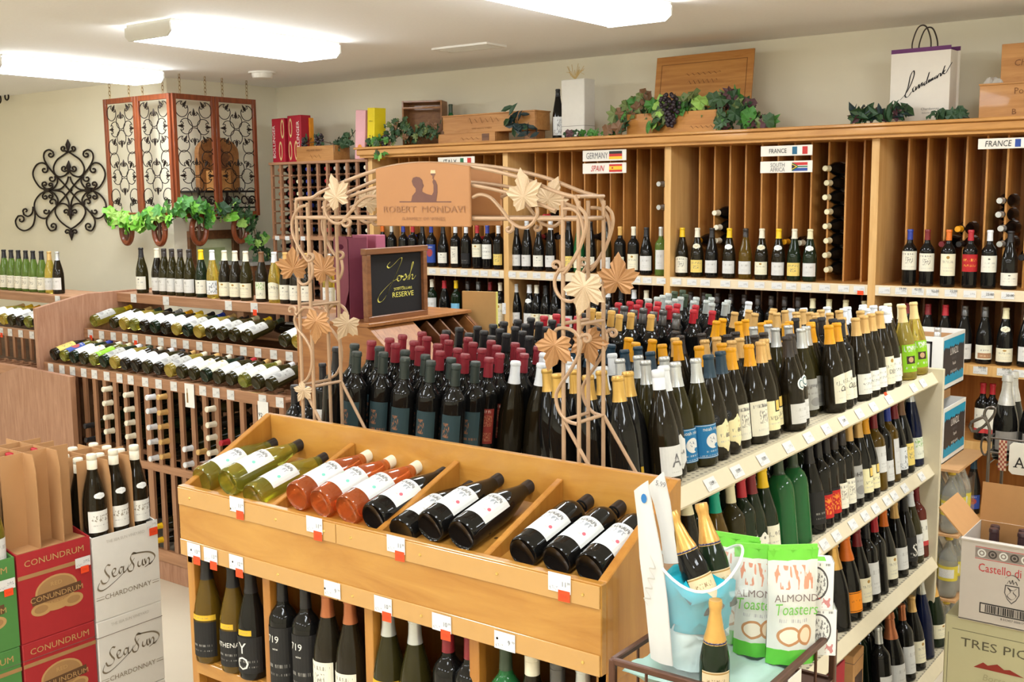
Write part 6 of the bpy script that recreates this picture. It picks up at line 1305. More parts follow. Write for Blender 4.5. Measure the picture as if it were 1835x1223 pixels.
def vine(label, pts, spread, n, cols, size, name='ivy_vine', grapes=(), mesh=None, cat='artificial vine', floorz=None, ymax=None):
    P = catmull(pts, 8); t = thing(name, label, cat, P[0])
    build('vine_stem', MB().tube(P, .003, 5), STEM, t)
    for i in range(n):
        q = P[int(RV.random()*(len(P)-1))]; q = q+V((RV.uniform(-1, 1)*spread[0], RV.uniform(-1, 1)*spread[1], RV.uniform(-.6, 1)*spread[2]))
        s = size*RV.uniform(.7, 1.25)
        if floorz is not None: q.z = max(q.z, floorz+s*.45)
        if ymax is not None: q.y = min(q.y, ymax)
        M = Matrix.Translation(q) @ Euler((pi/2+RV.uniform(-.8, .5), RV.uniform(-.5, .5), RV.uniform(-1.0, 1.0))).to_matrix().to_4x4() @ Matrix.Rotation(RV.uniform(0, 2*pi), 4, 'Z') @ Matrix.Scale(s, 4)
        inst('leaf', mesh or IVY, local(t, M), t, GRN[cols[RV.randrange(len(cols))]])
    for gx, gy, gz, gn, w_ in grapes:
        for i in range(gn):
            a = RV.uniform(0, 2*pi); u = i/gn; r = w_*(1-u*.75)*math.sqrt(RV.random())
            inst('grape', GRM, local(t, Matrix.Translation((gx+r*math.cos(a), gy+r*math.sin(a)*.6, gz-u*w_*2.2)) @ Matrix.Scale(.013*RV.uniform(.85, 1.1), 4)), t)
    return t
GRM = to_mesh('grape', MB().lathe([(.3, -.95), (.8, -.6), (1, 0), (.8, .6), (.3, .95)], 8), 'all'); GRM.materials.append(GRAPE)
# garland on the screen
def gl(px, py): return pt(px, py, y=5.13) if px < 312 else pt(px, py, x=-6.92)
vine('bright green grape leaf garland along the foot of the hanging screen', [gl(205, 388), gl(222, 395), gl(245, 402)], (.10, .02, .045), 22, ['bright', 'bright', 'lime', 'mid'], .11, 'leaf_garland')
vine('bright green leaf garland with a pale bunch, second along the foot of the screen', [gl(250, 405), gl(272, 388), gl(305, 395)], (.10, .02, .05), 28, ['bright', 'lime', 'lime', 'mid', 'bright'], .10, 'leaf_garland')
vine('mid green leaf garland round the fold of the hanging screen', [gl(318, 385), gl(345, 375), gl(372, 385), gl(395, 395)], (.02, .12, .06), 36, ['mid', 'bright', 'mid', 'dark'], .11, 'leaf_garland')
vine('dark ivy garland at the right end of the screen, trailing down to the wine rack', [gl(400, 385), gl(430, 378), gl(450, 395), gl(458, 425), gl(465, 450), gl(478, 470)], (.03, .08, .08), 62, ['ivy', 'dark', 'mid', 'lime', 'ivy'], .075, 'leaf_garland')
# things against the left wall, seen through the screen
ws = thing('iron_wall_shelf', 'dark iron wall shelf with scroll sides seen through the hanging screen', 'shelf', (-7.12, 5.7, 2.0))
bx('shelf_plate', LX, -7.02, 5.42, 6.0, 2.10, 2.115, BLACKP, ws)
for y in (5.43, 5.7, 5.99): bx('iron_upright', -7.03, -7.015, y-.008, y+.008, 1.88, 2.10, IRON, ws, 0)
for z in (1.90, 1.98): bx('iron_rail', -7.03, -7.018, 5.43, 5.99, z-.006, z+.006, IRON, ws, 0)
for i in range(7): build('iron_scroll', MB().tube([V((-7.022, 5.47+.08*i+.03*math.cos(q*.6), 2.04+.03*math.sin(q*.6))) for q in range(10)], .006, 5), IRON, ws)
for y in (5.44, 5.98): bx('iron_stay', LX, -7.03, y-.006, y+.006, 1.9, 1.912, IRON, ws, 0)
ab = thing('arched_wood_plaque', 'arched wooden cask end standing on the iron wall shelf behind the screen', 'plaque', (-7.17, 5.74, 2.115))
M = Matrix(((0, 0, 1, -7.2), (1, 0, 0, 5.74), (0, 1, 0, 2.115), (0, 0, 0, 1)))
build('plaque_board', MB().prism([(-.2, 0), (.2, 0)]+[(.2*math.cos(pi*i/10), .30+.12*math.sin(pi*i/10)) for i in range(11)], .05, M), CRATED, ab, bevel=.003)
build('carved_leaf', MB().prism([(x*.14, .24+y*.14) for x, y in leaf_outline()], .01, Matrix(((0, 0, 1, -7.15), (1, 0, 0, 5.74), (0, 1, 0, 2.115), (0, 0, 0, 1)))), WALN, ab)
sb = thing('small_wood_box', 'small pale wooden box in front of the arched cask end', 'box', (-7.10, 5.68, 2.115)); bx('box_body', -7.145, -7.05, 5.60, 5.77, 2.115, 2.27, CRATE, sb, .003); bx('box_lid_line', -7.05, -7.049, 5.60, 5.77, 2.235, 2.238, CRATED, sb, 0)
pf_ = thing('picture_frame', 'dark wide framed picture with a pale green mat low on the left wall', 'picture', (-7.23, 5.71, 1.3))
for a in ((5.47, 5.53, 1.30, 1.80), (5.90, 5.96, 1.30, 1.80), (5.53, 5.90, 1.73, 1.80), (5.53, 5.90, 1.30, 1.36)): bx('frame_rail', LX, -7.215, *a, WALN, pf_)
bx('picture_mat', LX+.004, LX+.008, 5.53, 5.90, 1.36, 1.73, mat('mat_green', rgb(196, 200, 160), .6), pf_, 0); bx('picture_print', LX+.008, LX+.011, 5.60, 5.83, 1.40, 1.66, mat('print_olive', rgb(150, 160, 110), .6, var=.4, scale=9), pf_, 0)
cb = thing('dark_cabinet', 'dark brown cabinet with a grey top half hidden behind the rack bottles', 'cabinet', (-7.03, 6.0, FZ))
bx('cabinet_body', LX+.01, -6.85, 5.78, 6.2, FZ, 1.52, WALN, cb); bx('cabinet_top', LX+.01, -6.83, 5.76, 6.22, 1.52, 1.545, mat('grey_top', rgb(150, 146, 140), .5), cb); bx('cabinet_door', -6.85, -6.84, 5.80, 6.18, FZ+.1, 1.48, mat('door_dark', rgb(70, 50, 44), .5), cb)
# ------------------------------------------------------------------ things standing on top of the back shelving
MZ = 2.412
def mp(px, py=240, y=6.1): return pt(px, py, y=y)
def obox(nm, cx, cy, z0, w_, d, h, rz, m, parent, bevel=.002, tilt=0):
    M = Matrix.Translation((cx, cy, z0)) @ Matrix.Rotation(rz, 4, 'Z') @ Matrix.Rotation(tilt, 4, 'X')
    return build(nm, MB().box(-w_/2, w_/2, -d/2, d/2, 0, h, M=M), m, parent, bevel=bevel), M
def open_crate(label, cx, cy, z0, w_, d, h, rz, m, lettering=(), lidded=False, inkm=None, group=None):
    t = thing('wooden_wine_crate', label, 'crate', (cx, cy, z0), rz, group); M = Matrix.Translation((cx, cy, z0)) @ Matrix.Rotation(rz, 4, 'Z')
    th = .012
    for nm, a in (('crate_front', (-w_/2, w_/2, -d/2, -d/2+th)), ('crate_back', (-w_/2, w_/2, d/2-th, d/2)), ('crate_end', (-w_/2, -w_/2+th, -d/2+th, d/2-th)), ('crate_end', (w_/2-th, w_/2, -d/2+th, d/2-th))): build(nm, MB().box(*a, 0, h, M=M), m, t, bevel=.0015)
    build('crate_floor', MB().box(-w_/2+th, w_/2-th, -d/2+th, d/2-th, 0, .01, M=M), m, t)
    if lidded: build('crate_lid', MB().box(-w_/2-.004, w_/2+.004, -d/2-.004, d/2+.004, h, h+.009, M=M), m, t, bevel=.001)
    xd = M.to_3x3() @ V((1, 0, 0))
    for s, u, v, hh, sh, xs in lettering: text('lettering', s, M @ V((u*w_, -d/2-.001, v*h)), xd, (0, 0, 1), hh, inkm or mat('branding_ink', rgb(120, 76, 38), .7), t, xs, sh)
    return t, M
def scribble(M, w_, d, u0, u1, v, amp, t, n=7):
    P = []
    for i in range(n*4+1):
        P.append((u0+(u1-u0)*i/(n*4), v+amp*[0, 1, .2, -.7][i % 4]*(1 if i % 8 < 4 else .6)))
    f = planefn(M @ V((0, -d/2, 0)), M.to_3x3() @ V((1, 0, 0)), (0, 0, 1), .0014)
    build('lettering', stroke_mb([P], (.0012, .0012), f, 4), mat('branding_ink', rgb(120, 76, 38), .7), t)
# on the grid rack: BOLLINGER cartons and a crate
GTZ = GT+.02
REDB = mat('carton_red', rgb(170, 26, 46), .45, var=.06); CREAMI = mat('carton_cream', rgb(214, 190, 130), .5); WHI = mat('print_white', rgb(238, 232, 226), .5)
for i, (px, lb, words) in enumerate(((504, 1, 'red gift carton with BOLLINGER in upright white letters at the end of the grid rack'), (533, 0, 'second red gift carton, its letters half hidden by the dried flowers'))):
    p = pt(px, 285, y=6.03); t = thing('gift_carton', words, 'carton', (p.x, 6.05, GTZ)); h = .345 if i == 0 else .36; w_ = .16 if i == 0 else .17; M = Matrix.Translation((p.x, 6.06, GTZ)) @ Matrix.Rotation(-.1, 4, 'Z')
    build('carton_body', MB().box(-w_/2, w_/2, -.05, .05, 0, h, M=M), REDB, t, bevel=.003)
    xd = M.to_3x3() @ V((1, 0, 0))
    if i == 0: build('lettering', text_mb('BOLLINGER', .032, planefn(M @ V((-w_/2+.042, -.05, .165)), (0, 0, 1), -xd, .0012), 1.05), WHI, t)
    else: build('lettering', text_mb('BOLLINGER', .034, planefn(M @ V((w_/2-.02, -.05, .18)), (0, 0, 1), -xd, .0012), 1.05), WHI, t)
    for k, (u, v) in enumerate(((.03, .09), (.06, .26)) if i == 0 else ((-.055, .09), (-.045, .265), (.02, .09))):
        mb = MB()
        for rz_, ry in ((0, 1),): 
            vs = [M @ V((u+.022*math.cos(q), -.0512, v+.075*math.sin(q))) for q in [2*pi*j/20 for j in range(20)]]; vi = [M @ V((u+.014*math.cos(q), -.0512, v+.055*math.sin(q))) for q in [2*pi*j/20 for j in range(20)]]
            mb.add(vs+vi, [(j, (j+1) % 20, 20+(j+1) % 20, 20+j) for j in range(20)])
        build('printed_ring', mb, CREAMI, t)
    if i: bx('orange_flap', p.x+.06, p.x+.10, 6.08, 6.12, GTZ, GTZ+.34, mat('carton_orange', rgb(236, 150, 30), .5), t)
p = pt(574, 290, y=6.03); t, M = open_crate('pale wooden wine crate with brown script standing on the grid rack', p.x, 6.06, GTZ, .42, .17, .115, -.03, CRATE, [('HILLSIDE SELECT', 0, .66, .014, 0, 1.2)])
scribble(M, .42, .17, -.06, .08, .032, .016, t, 3)
vine('dried purple flower heads lying over the red cartons and the pale crate', [mp(540, 262, 6.0), mp(560, 255, 6.0), mp(585, 255, 6.0), mp(608, 262, 6.02)], (.06, .03, .05), 16, ['ivy', 'dark'], .05, 'dried_flowers', [(mp(572, 247, 6.0).x, 6.0, mp(572, 247, 6.0).z+.02, 26, .05), (mp(545, 252, 6.0).x, 6.0, mp(545, 252, 6.0).z+.02, 14, .04)], cat='dried flowers')
vine('loose ivy sprig leaning between the pale crate and the pink carton', [mp(606, 265, 6.02), mp(625, 250, 6.02), mp(638, 232, 6.02)], (.05, .02, .05), 18, ['ivy', 'dark', 'dark'], .055, 'ivy_sprig')
# pink and yellow cartons at the junction
for px, words, h, w_, col, rz_ in ((645, 'tall pale pink gift carton leaning beside the yellow one', .36, .095, rgb(228, 170, 176), .06), (667, 'tall bright yellow gift carton at the left end of the pine top board', .37, .095, rgb(238, 214, 30), -.25)):
    p = pt(px, 262, y=5.99); zb = GTZ; t = thing('gift_carton', words, 'carton', (p.x, 6.0, zb)); M = Matrix.Translation((p.x, 6.03, zb)) @ Matrix.Rotation(rz_, 4, 'Z') @ Matrix.Rotation(.06, 4, 'Y')
    build('carton_body', MB().box(-w_/2, w_/2, -.05, .05, 0, h, M=M), mat('carton_'+words[5:9].strip(), col, .5, var=.05), t, bevel=.003)
    xd = M.to_3x3() @ V((1, 0, 0)); zd = M.to_3x3() @ V((0, 0, 1))
    if px == 667:
        build('lettering', stroke_mb([[(-.025, 0), (-.02, .008), (-.014, 0), (-.008, .008), (-.002, 0), (.004, .008), (.012, 0), (.02, .008), (.026, 0)]], (.001, .001), planefn(M @ V((0, -.05, h-.10)), xd, zd, .0012), 4), INK, t); build('lettering', text_mb('RICH', .026, planefn(M @ V((.005, -.05, .13)), zd, -xd, .0012), 1), INK, t)
    else:
        n = 14; build('printed_sun', MB().add([M @ V((.0+.02*math.cos(2*pi*j/n), -.0512, .09+.02*math.sin(2*pi*j/n))) for j in range(n)], [list(range(n))]), mat('carton_orange', rgb(236, 150, 30), .5), t)
# crates on the pine top
p = pt(746, 250, y=6.12); t = thing('wooden_wine_crate', 'open wooden crate standing on its side behind the ivy', 'crate', (p.x, 6.2, MZ)); M = Matrix.Translation((p.x, 6.22, MZ)) @ Matrix.Rotation(.45, 4, 'Z')
for nm, a in (('crate_back', (-.15, .15, .07, .08, 0, .33)), ('crate_side', (-.15, -.138, -.08, .07, 0, .33)), ('crate_side', (.138, .15, -.08, .07, 0, .33)), ('crate_top', (-.138, .138, -.08, .07, .318, .33)), ('crate_base', (-.138, .138, -.08, .07, 0, .012)), ('crate_slat', (-.138, .138, -.08, -.068, .272, .286))): build(nm, MB().box(*a, M=M), CRATED, t, bevel=.001)
bottle('white_wine_bottle', 'leaf green bottle standing behind the long script crate', upright(mp(808, 215, 6.27).x, 6.27, MZ, -90), 'bordeaux', G_EMER, (K_['D'], .06), [(PL['plain'], .05, .14, 120)])
p = pt(842, 250, y=6.0); t, M = open_crate('low wooden crate underneath the long script crate', p.x-.01, 6.05, MZ, .50, .16, .068, 0, CRATE); scribble(M, .5, .16, -.05, .12, .028, .01, t, 4)
build('painted_shadow_gap', MB().box(.14, .2, -.082, -.0801, .012, .058, M=M), WALN, t)  # thin dark slab on the crate front, painted in as the shade of a gap
p = pt(880, 228, y=6.05); t, M = open_crate('long pale wooden crate with brown script lying across the lower crate', p.x+.02, 6.07, MZ+.068, .80, .17, .118, -.02, CRATE, [('VINEYARDS & WINERY', -.06, .2, .0095, 0, 1.25)], True)
scribble(M, .80, .17, -.17, .11, .078, .022, t, 6)
bx('support_block', p.x+.30, p.x+.40, 6.02, 6.12, MZ, MZ+.068, CRATED, t)
vine('ivy with dark grapes spilling over the left end of the pine top board', [mp(664, 262, 5.9), mp(672, 258, 5.92), mp(690, 250, 5.95), mp(676, 262, 5.88), mp(678, 285, 5.86)], (.06, .02, .04), 26, ['ivy', 'lime', 'mid'], .055, 'ivy_vine', [(mp(690, 250, 5.94).x, 5.94, MZ+.075, 26, .05), (mp(660, 258, 5.94).x, 5.94, MZ+.055, 14, .035)])
vine('bushy ivy heap in front of the open side-standing crate', [mp(703, 250, 5.98), mp(712, 232, 5.98), mp(735, 245, 5.98), mp(760, 240, 5.98), mp(782, 235, 5.98)], (.06, .05, .07), 110, ['ivy', 'ivy', 'olive', 'dark', 'brown'], .05, 'ivy_vine', floorz=MZ)
vine('dark long-leaved sprig hanging over the end of the script crate', [mp(915, 208, 5.94), mp(925, 215, 5.94), mp(935, 235, 5.94), mp(948, 245, 5.94)], (.06, .02, .06), 26, ['dark', 'blue', 'blue'], .085, 'leaf_sprig', mesh=LANCE, floorz=MZ)
bottle('red_wine_bottle', 'black bottle with an upright picture label beside the white bottle carton', upright(mp(1000, 240, 6.12).x, 6.12, MZ, -60), 'hock', G_DARK, (K_['K'], .05), [(PL['mount'], .03, .15, 110)])
p = pt(1033, 215, y=6.14); t = thing('bottle_carton', 'plain white bottle carton with a straw bow standing on the top board', 'carton', (p.x, 6.14, MZ)); M = Matrix.Translation((p.x, 6.16, MZ)) @ Matrix.Rotation(-.05, 4, 'Z')
build('carton_body', MB().box(-.093, .093, -.06, .06, 0, .385, M=M), mat('carton_white', rgb(232, 228, 218), .6, var=.04, bump=.4), t, bevel=.004); build('carton_seam', MB().box(-.0935, .0935, -.0605, .0605, .085, .087, M=M), mat('seam', rgb(110, 90, 80), .8), t)
mb = MB()
for i in range(16): a = RV.uniform(0, 6.28); q = M @ V((0, -.03, .385)); mb.tube([q, q+V((.04*math.cos(a), -.01, .04+.02*math.sin(a))), q+V((.07*math.cos(a), 0, .02+.08*RV.random()))], .0018, 4)
build('straw_bow', mb, mat('straw', rgb(210, 180, 120), .7), t)
vine('small dark green vine with dried berries in front of the white bottle carton', [mp(1022, 245, 5.96), mp(1050, 246, 5.96), mp(1085, 248, 5.96), mp(1110, 246, 5.96)], (.04, .03, .03), 24, ['dark', 'mid', 'purple', 'mid'], .05, 'ivy_vine', floorz=MZ)
# open crate with its lid up, vines spilling out
t, M = open_crate('wide open wine crate overflowing with grape vines, its lid propped up behind', -3.22, 6.05, MZ, .60, .22, .125, 0, wood('crate_honey', rgb(206, 146, 74), rgb(170, 108, 46), 0, 6, 12), ())
scribble(M, .60, .22, .13, .29, .028, .009, t, 5)
L_ = pt(1252, 180, y=6.2); M2 = Matrix.Translation((L_.x, 6.22, MZ+.10)) @ Matrix.Rotation(-.16, 4, 'X') @ Matrix.Rotation(-.01, 4, 'Y')
build('crate_lid', MB().box(-.33, .33, -.006, .006, 0, .40, M=M2), wood('crate_honey', rgb(206, 146, 74), rgb(170, 108, 46), 0, 6, 12), t, bevel=.002)
for a in ((-.29, .29, .345, .348), (-.29, .29, .05, .053), (-.29, -.287, .05, .348), (.287, .29, .05, .348)): build('lid_border_print', MB().box(a[0], a[1], -.0072, -.006, a[2], a[3], M=M2), mat('branding_ink', rgb(120, 76, 38), .7), t)
for v, a_, w_ in ((.275, .007, .12), (.225, .012, .10)): build('lettering', stroke_mb([[(-w_+2*w_*i/26, a_*(0, 1, .1, -.8)[i % 4]) for i in range(27)]], (.0012, .0012), planefn(M2 @ V((0, -.006, v)), M2.to_3x3() @ V((1, 0, 0)), M2.to_3x3() @ V((0, 0, 1)), .0014), 3), mat('branding_ink', rgb(120, 76, 38), .7), t)
vine('leafy grape vine hanging over the left end of the wide open crate', [mp(1108, 232, 5.93), mp(1120, 215, 5.96), mp(1140, 200, 6.0), mp(1160, 195, 6.0), mp(1175, 220, 5.93)], (.06, .05, .09), 70, ['ivy', 'olive', 'mid', 'dark', 'brown'], .09, 'grape_vine', floorz=MZ)
vine('dark grape bunch and vine leaves in the middle of the wide open crate', [mp(1175, 230, 5.92), mp(1195, 200, 5.95), mp(1220, 195, 6.0), mp(1245, 190, 6.0), mp(1265, 200, 6.0)], (.05, .04, .06), 52, ['mid', 'olive', 'lime', 'ivy'], .095, 'grape_vine', [(mp(1202, 210, 5.91).x, 5.91, MZ+.225, 64, .085)], floorz=MZ)
vine('dense dark vine heap at the right end of the wide open crate', [mp(1292, 228, 5.93), mp(1300, 190, 5.98), mp(1320, 185, 6.0), mp(1335, 215, 5.95), mp(1360, 232, 5.95), mp(1378, 236, 5.95)], (.06, .05, .06), 84, ['dark', 'mid', 'ivy', 'olive', 'purple'], .085, 'grape_vine', floorz=MZ)
# paper carrier bag
p = pt(1652, 165, y=6.13); t = thing('paper_bag', 'white paper carrier bag with a purple rim and black script Landmark', 'bag', (p.x, 6.15, MZ))
M = Matrix.Translation((p.x, 6.15, MZ)) @ Matrix.Rotation(-.06, 4, 'Z'); bw, bh = .315, .395
PAP = mat('bag_paper', rgb(234, 226, 214), .7, var=.03, bump=.15); PUR = mat('bag_purple', rgb(104, 48, 104), .6)
for nm, a, m in (('bag_front', (-bw/2, bw/2, -.055, -.053, 0, bh-.022), PAP), ('bag_back', (-bw/2+.012, bw/2+.012, .053, .055, 0, bh-.02), PAP), ('bag_side', (-bw/2, -bw/2+.002, -.053, .053, 0, bh-.022), PAP), ('bag_side', (bw/2-.002, bw/2, -.053, .053, 0, bh-.022), PAP), ('bag_base', (-bw/2, bw/2, -.053, .053, 0, .003), PAP), ('rim_band', (-bw/2-.0005, bw/2+.0005, -.0555, -.0525, bh-.022, bh), PUR), ('rim_band', (-bw/2+.012, bw/2+.0125, .0525, .0555, bh-.02, bh+.002), PUR)): build(nm, MB().box(*a, M=M), m, t)
for yy in (-.05, .05): build('cord_handle', MB().tube(catmull([M @ V((x, yy, z)) for x, z in ((-.045, bh-.03), (-.048, bh+.03), (-.02, bh+.105), (.02, bh+.10+.008), (.048, bh+.04), (.05, bh-.03))], 6), .004, 6), mat('cord_dark', rgb(60, 48, 40), .7), t, smooth=True)
fb = planefn(M @ V((0, -.055, .20)), M.to_3x3() @ V((1, 0, .0)), (0, 0, 1), .0014)
LM = [[(-.10, -.06), (-.07, -.035), (-.045, .0), (-.03, .035), (-.035, .05), (-.05, .03), (-.06, -.01), (-.075, -.045), (-.06, -.05), (-.04, -.03)], [(-.025, -.01), (-.035, -.02), (-.03, -.032), (-.02, -.022), (-.018, -.012), (-.018, -.026), (-.008, -.012), (-.002, -.004), (-.002, -.02), (.008, -.004), (.014, .002), (.013, -.012), (.02, -.004)],
      [(.034, .006), (.024, .0), (.027, -.01), (.037, .004), (.05, .04), (.036, .0), (.044, .0), (.05, .012), (.05, .0), (.06, .014), (.06, .004), (.069, .018), (.069, .008), (.078, .016)], [(.09, .026), (.08, .02), (.082, .012), (.092, .024), (.092, .014), (.1, .03), (.108, .032)], [(.108, .032), (.112, .022), (.13, .06), (.118, .03), (.132, .044), (.12, .034), (.134, .03), (.15, .05), (.165, .07)]]
build('lettering', stroke_mb([[(x*1.0, y*1.35+.01) for x, y in s_] for s_ in LM], (.0034, .0022), fb, 6), INK, t)
text('lettering', 'Chardonnay', M @ V((.06, -.055, .068)), M.to_3x3() @ V((1, 0, 0)), (0, 0, 1), .012, GREYINK, t, 1.1); text('lettering', 'Sonoma County', M @ V((.06, -.055, .05)), M.to_3x3() @ V((1, 0, 0)), (0, 0, 1), .008, GREYINK, t, 1.1)
vine('dark silk leaves lying in front of the white carrier bag at its left', [mp(1540, 215, 5.98), mp(1565, 212, 5.98), mp(1600, 212, 5.98), mp(1620, 215, 5.98)], (.05, .04, .06), 56, ['blue', 'dark', 'dark', 'purple', 'ivy'], .085, 'leaf_sprig', mesh=LANCE, floorz=MZ)
vine('small dark ivy cuttings lying right of the carrier bag', [mp(1680, 214, 5.96), mp(1705, 213, 5.96), mp(1738, 212, 5.96)], (.04, .03, .02), 16, ['dark', 'ivy', 'dark'], .06, 'ivy_sprig', floorz=MZ)
a0 = pt(1757, 190, y=6.0); t, M = open_crate('closed honey wooden crate at the right end of the top board', a0.x+.30, 6.07, MZ, .60, .2, .165, 0, CRATE, [('Po', -.19, .70, .030, 0, 1.0), ('B', -.22, .10, .026, 0, 1.1)], True)
b0 = pt(1795, 130, y=6.02); t, M = open_crate('upper honey wooden crate stacked on the closed one, with dark lettering', b0.x+.28, 6.09, MZ+.175, .56, .18, .19, 0, CRATE, [('Chateau', -.26, .42, .03, .1, 1.0), ('Cos', -.2, .25, .014, .1, 1.1)])
q = pt(1781, 151, y=6.0); t = thing('crumpled_plastic', 'crumpled clear plastic wrap lying on the lower crate at the right', 'plastic wrap', (q.x, 6.02, MZ+.175))
mb = MB(); rr = random.Random(5); n = 7
mb.add([V((q.x-.05+.1*i/n, 5.99+.06*j/4, MZ+.176+(0 if i in (0, n) or j in (0, 4) else rr.uniform(.012, .035)))) for i in range(n+1) for j in range(5)], [(i*5+j, (i+1)*5+j, (i+1)*5+j+1, i*5+j+1) for i in range(n) for j in range(4)])
build('plastic_sheet', mb, mat('clear_wrap', rgb(240, 236, 228), .15, trans=.5), t)

# ------------------------------------------------------------------ right: cartons, water packs, wire rack, wine boxes
NAVY = mat('carton_charcoal', rgb(52, 48, 50), .5); CYAN = mat('carton_cyan', rgb(20, 150, 190), .5); CWH = mat('carton_board_white', rgb(232, 230, 224), .55, var=.03)
def spirits_case(X, y0, y1, z0, h, words, side=True):
    t = thing('spirits_case', words, 'carton', (X-.15, (y0+y1)/2, z0)); xl_ = X-.30
    for nm, a in (('case_front', (xl_, X, y0, y0+.005, z0, z0+h)), ('case_rear', (xl_, X, y1-.005, y1, z0, z0+h)), ('case_side', (X-.005, X, y0+.005, y1-.005, z0, z0+h)), ('case_side', (xl_, xl_+.005, y0+.005, y1-.005, z0, z0+h)), ('case_floor', (xl_, X, y0, y1, z0, z0+.005))): bx(nm, *a, CWH, t, 0)
    yd = y1-y0; f = lambda u, v, l=.0008: V((X+l, y0+yd*u, z0+h*v))
    build('print_panel', MB().add([f(.03, .10), f(.97, .10), f(.97, .93), f(.03, .93)], [(0, 1, 2, 3)]), NAVY, t)
    for v0, s_ in ((.93, -1), (.10, 1)):   # cyan bands with a torn, spiky edge
        P = [f(.03, v0, .0014), f(.97, v0, .0014)]+[f(.97-.94*i/22, v0+s_*(.13+.055*((i*7) % 5)/4), .0014) for i in range(23)]
        build('cyan_band', MB().add(P, [list(range(len(P)))]), CYAN, t)
    text('lettering', 'LUNAZUL', f(.5, .62, .001), FX, FZV, .032, WHI, t, .68); text('lettering', 'BLANCO', f(.5, .52, .001), FX, FZV, .013, GREYINK, t); text('lettering', 'Tequila', f(.5, .42, .001), FX, FZV, .014, WHI, t, 1, .3); text('lettering', '100% DE AGAVE', f(.5, .28, .001), FX, FZV, .011, WHI, t, 1)
    g2 = lambda x, v: V((X-x, y0-.0008, z0+h*v))
    for a, b in (((.06, .08), (.05, .9)), ((.24, .08), (.23, .9))): build('printed_bar', MB().add([g2(a[0], .08), g2(b[0], .08), g2(b[0], .9), g2(a[0], .9)], [(0, 1, 2, 3)]), INK, t)
    build('printed_bar', MB().add([g2(.24, .87), g2(.05, .87), g2(.05, .91), g2(.24, .91)], [(0, 1, 2, 3)]), INK, t)
    for i, s2 in enumerate(('828', '048')): text('lettering', s2, g2(.14, .62-.33*i), (1, 0, 0), FZV, .036, INK, t, .8)
    build('printed_bar', MB().add([g2(.2, .47), g2(.1, .47), g2(.1, .53), g2(.2, .53)], [(0, 1, 2, 3)]), INK, t)
    return t
CLR = mat('clear_glass', (.9, .92, .9, 1), .03, trans=.85, var=.05); SILC = K_['V']
u1 = spirits_case(-1.435, 5.345, 5.73, 1.105, .262, 'upper white spirits carton with a black and cyan LUNAZUL label behind the gondola end')
u2 = spirits_case(-1.385, 5.22, 5.60, .785, .262, 'lower white spirits carton with a black and cyan LUNAZUL label above the water bottles')
bx('packing_paper', -1.71, -1.45, 5.36, 5.71, 1.11, 1.345, KRAFT, u1, .002)
def clearb(x, y, z, words, group=None):
    o = bottle('spirits_bottle', words, upright(x, y, z, 0), 'flat' if False else 'burgundy', CLR, (SILC, .045, 'twist'), [], group, (), 12)
clearb(-1.50, 5.48, 1.345-.25+.004, 'clear bottle with a silver cap poking out of the upper white spirits carton')
for i in range(2):
    for j in range(2): clearb(-1.46-.09*i, 5.265+.1*j, .793, ('left', 'right')[1-i]+(' front', ' rear')[j]+' clear bottle with a silver cap in the lower white spirits carton', 'clear bottles in the lower spirits carton')
for x in (-1.69, -1.49): bx('carton_prop', x, x+.03, 5.36, 5.60, 1.046, 1.105, CARD, u1, 0)
# shrink-wrapped tonic bottles in four layers
TON = ([(.030, .0), (.040, .006), (.043, .03), (.040, .05), (.043, .07), (.043, .17), (.036, .205), (.022, .238), (.0135, .258), (.0135, .272), (.017, .274), (.017, .292), (.014, .294)], .043, .294)
PET = mat('clear_plastic', (.86, .86, .80, 1), .05, trans=.8, var=.05); TLAB = paper('tonic_label', rgb(216, 196, 60), [('r', .6, .9, .2, .8, OFFW), ('t', .62, .88, .25, .75, INK.node_tree.nodes['Principled BSDF'].inputs['Base Color'].default_value[:3]+(1,), 12), ('t', .05, .5, .4, .7, rgb(120, 80, 20), 5)])
PETM = to_mesh('plastic_bottle', MB().lathe(TON[0], 14), 'all'); PETM.materials.append(PET)
TLM = to_mesh('label', (lambda mb: (mb.add([V((.0437*math.cos(a), .0437*math.sin(a), z)) for z in (.085, .155) for a in [2*pi*i/14 for i in range(15)]], [(i, i+1, 16+i, 15+i) for i in range(14)], 0, [(i/14, v) for v in (0, 1) for i in range(15)]), mb)[1])(MB()), 'all'); TLM.materials.append(TLAB)
TCM = to_mesh('bottle_cap', MB().lathe([(.0175, .274), (.0175, .293), (.015, .2955)], 12), 'all'); TCM.materials.append(mat('cap_yellow', rgb(222, 190, 60), .4))
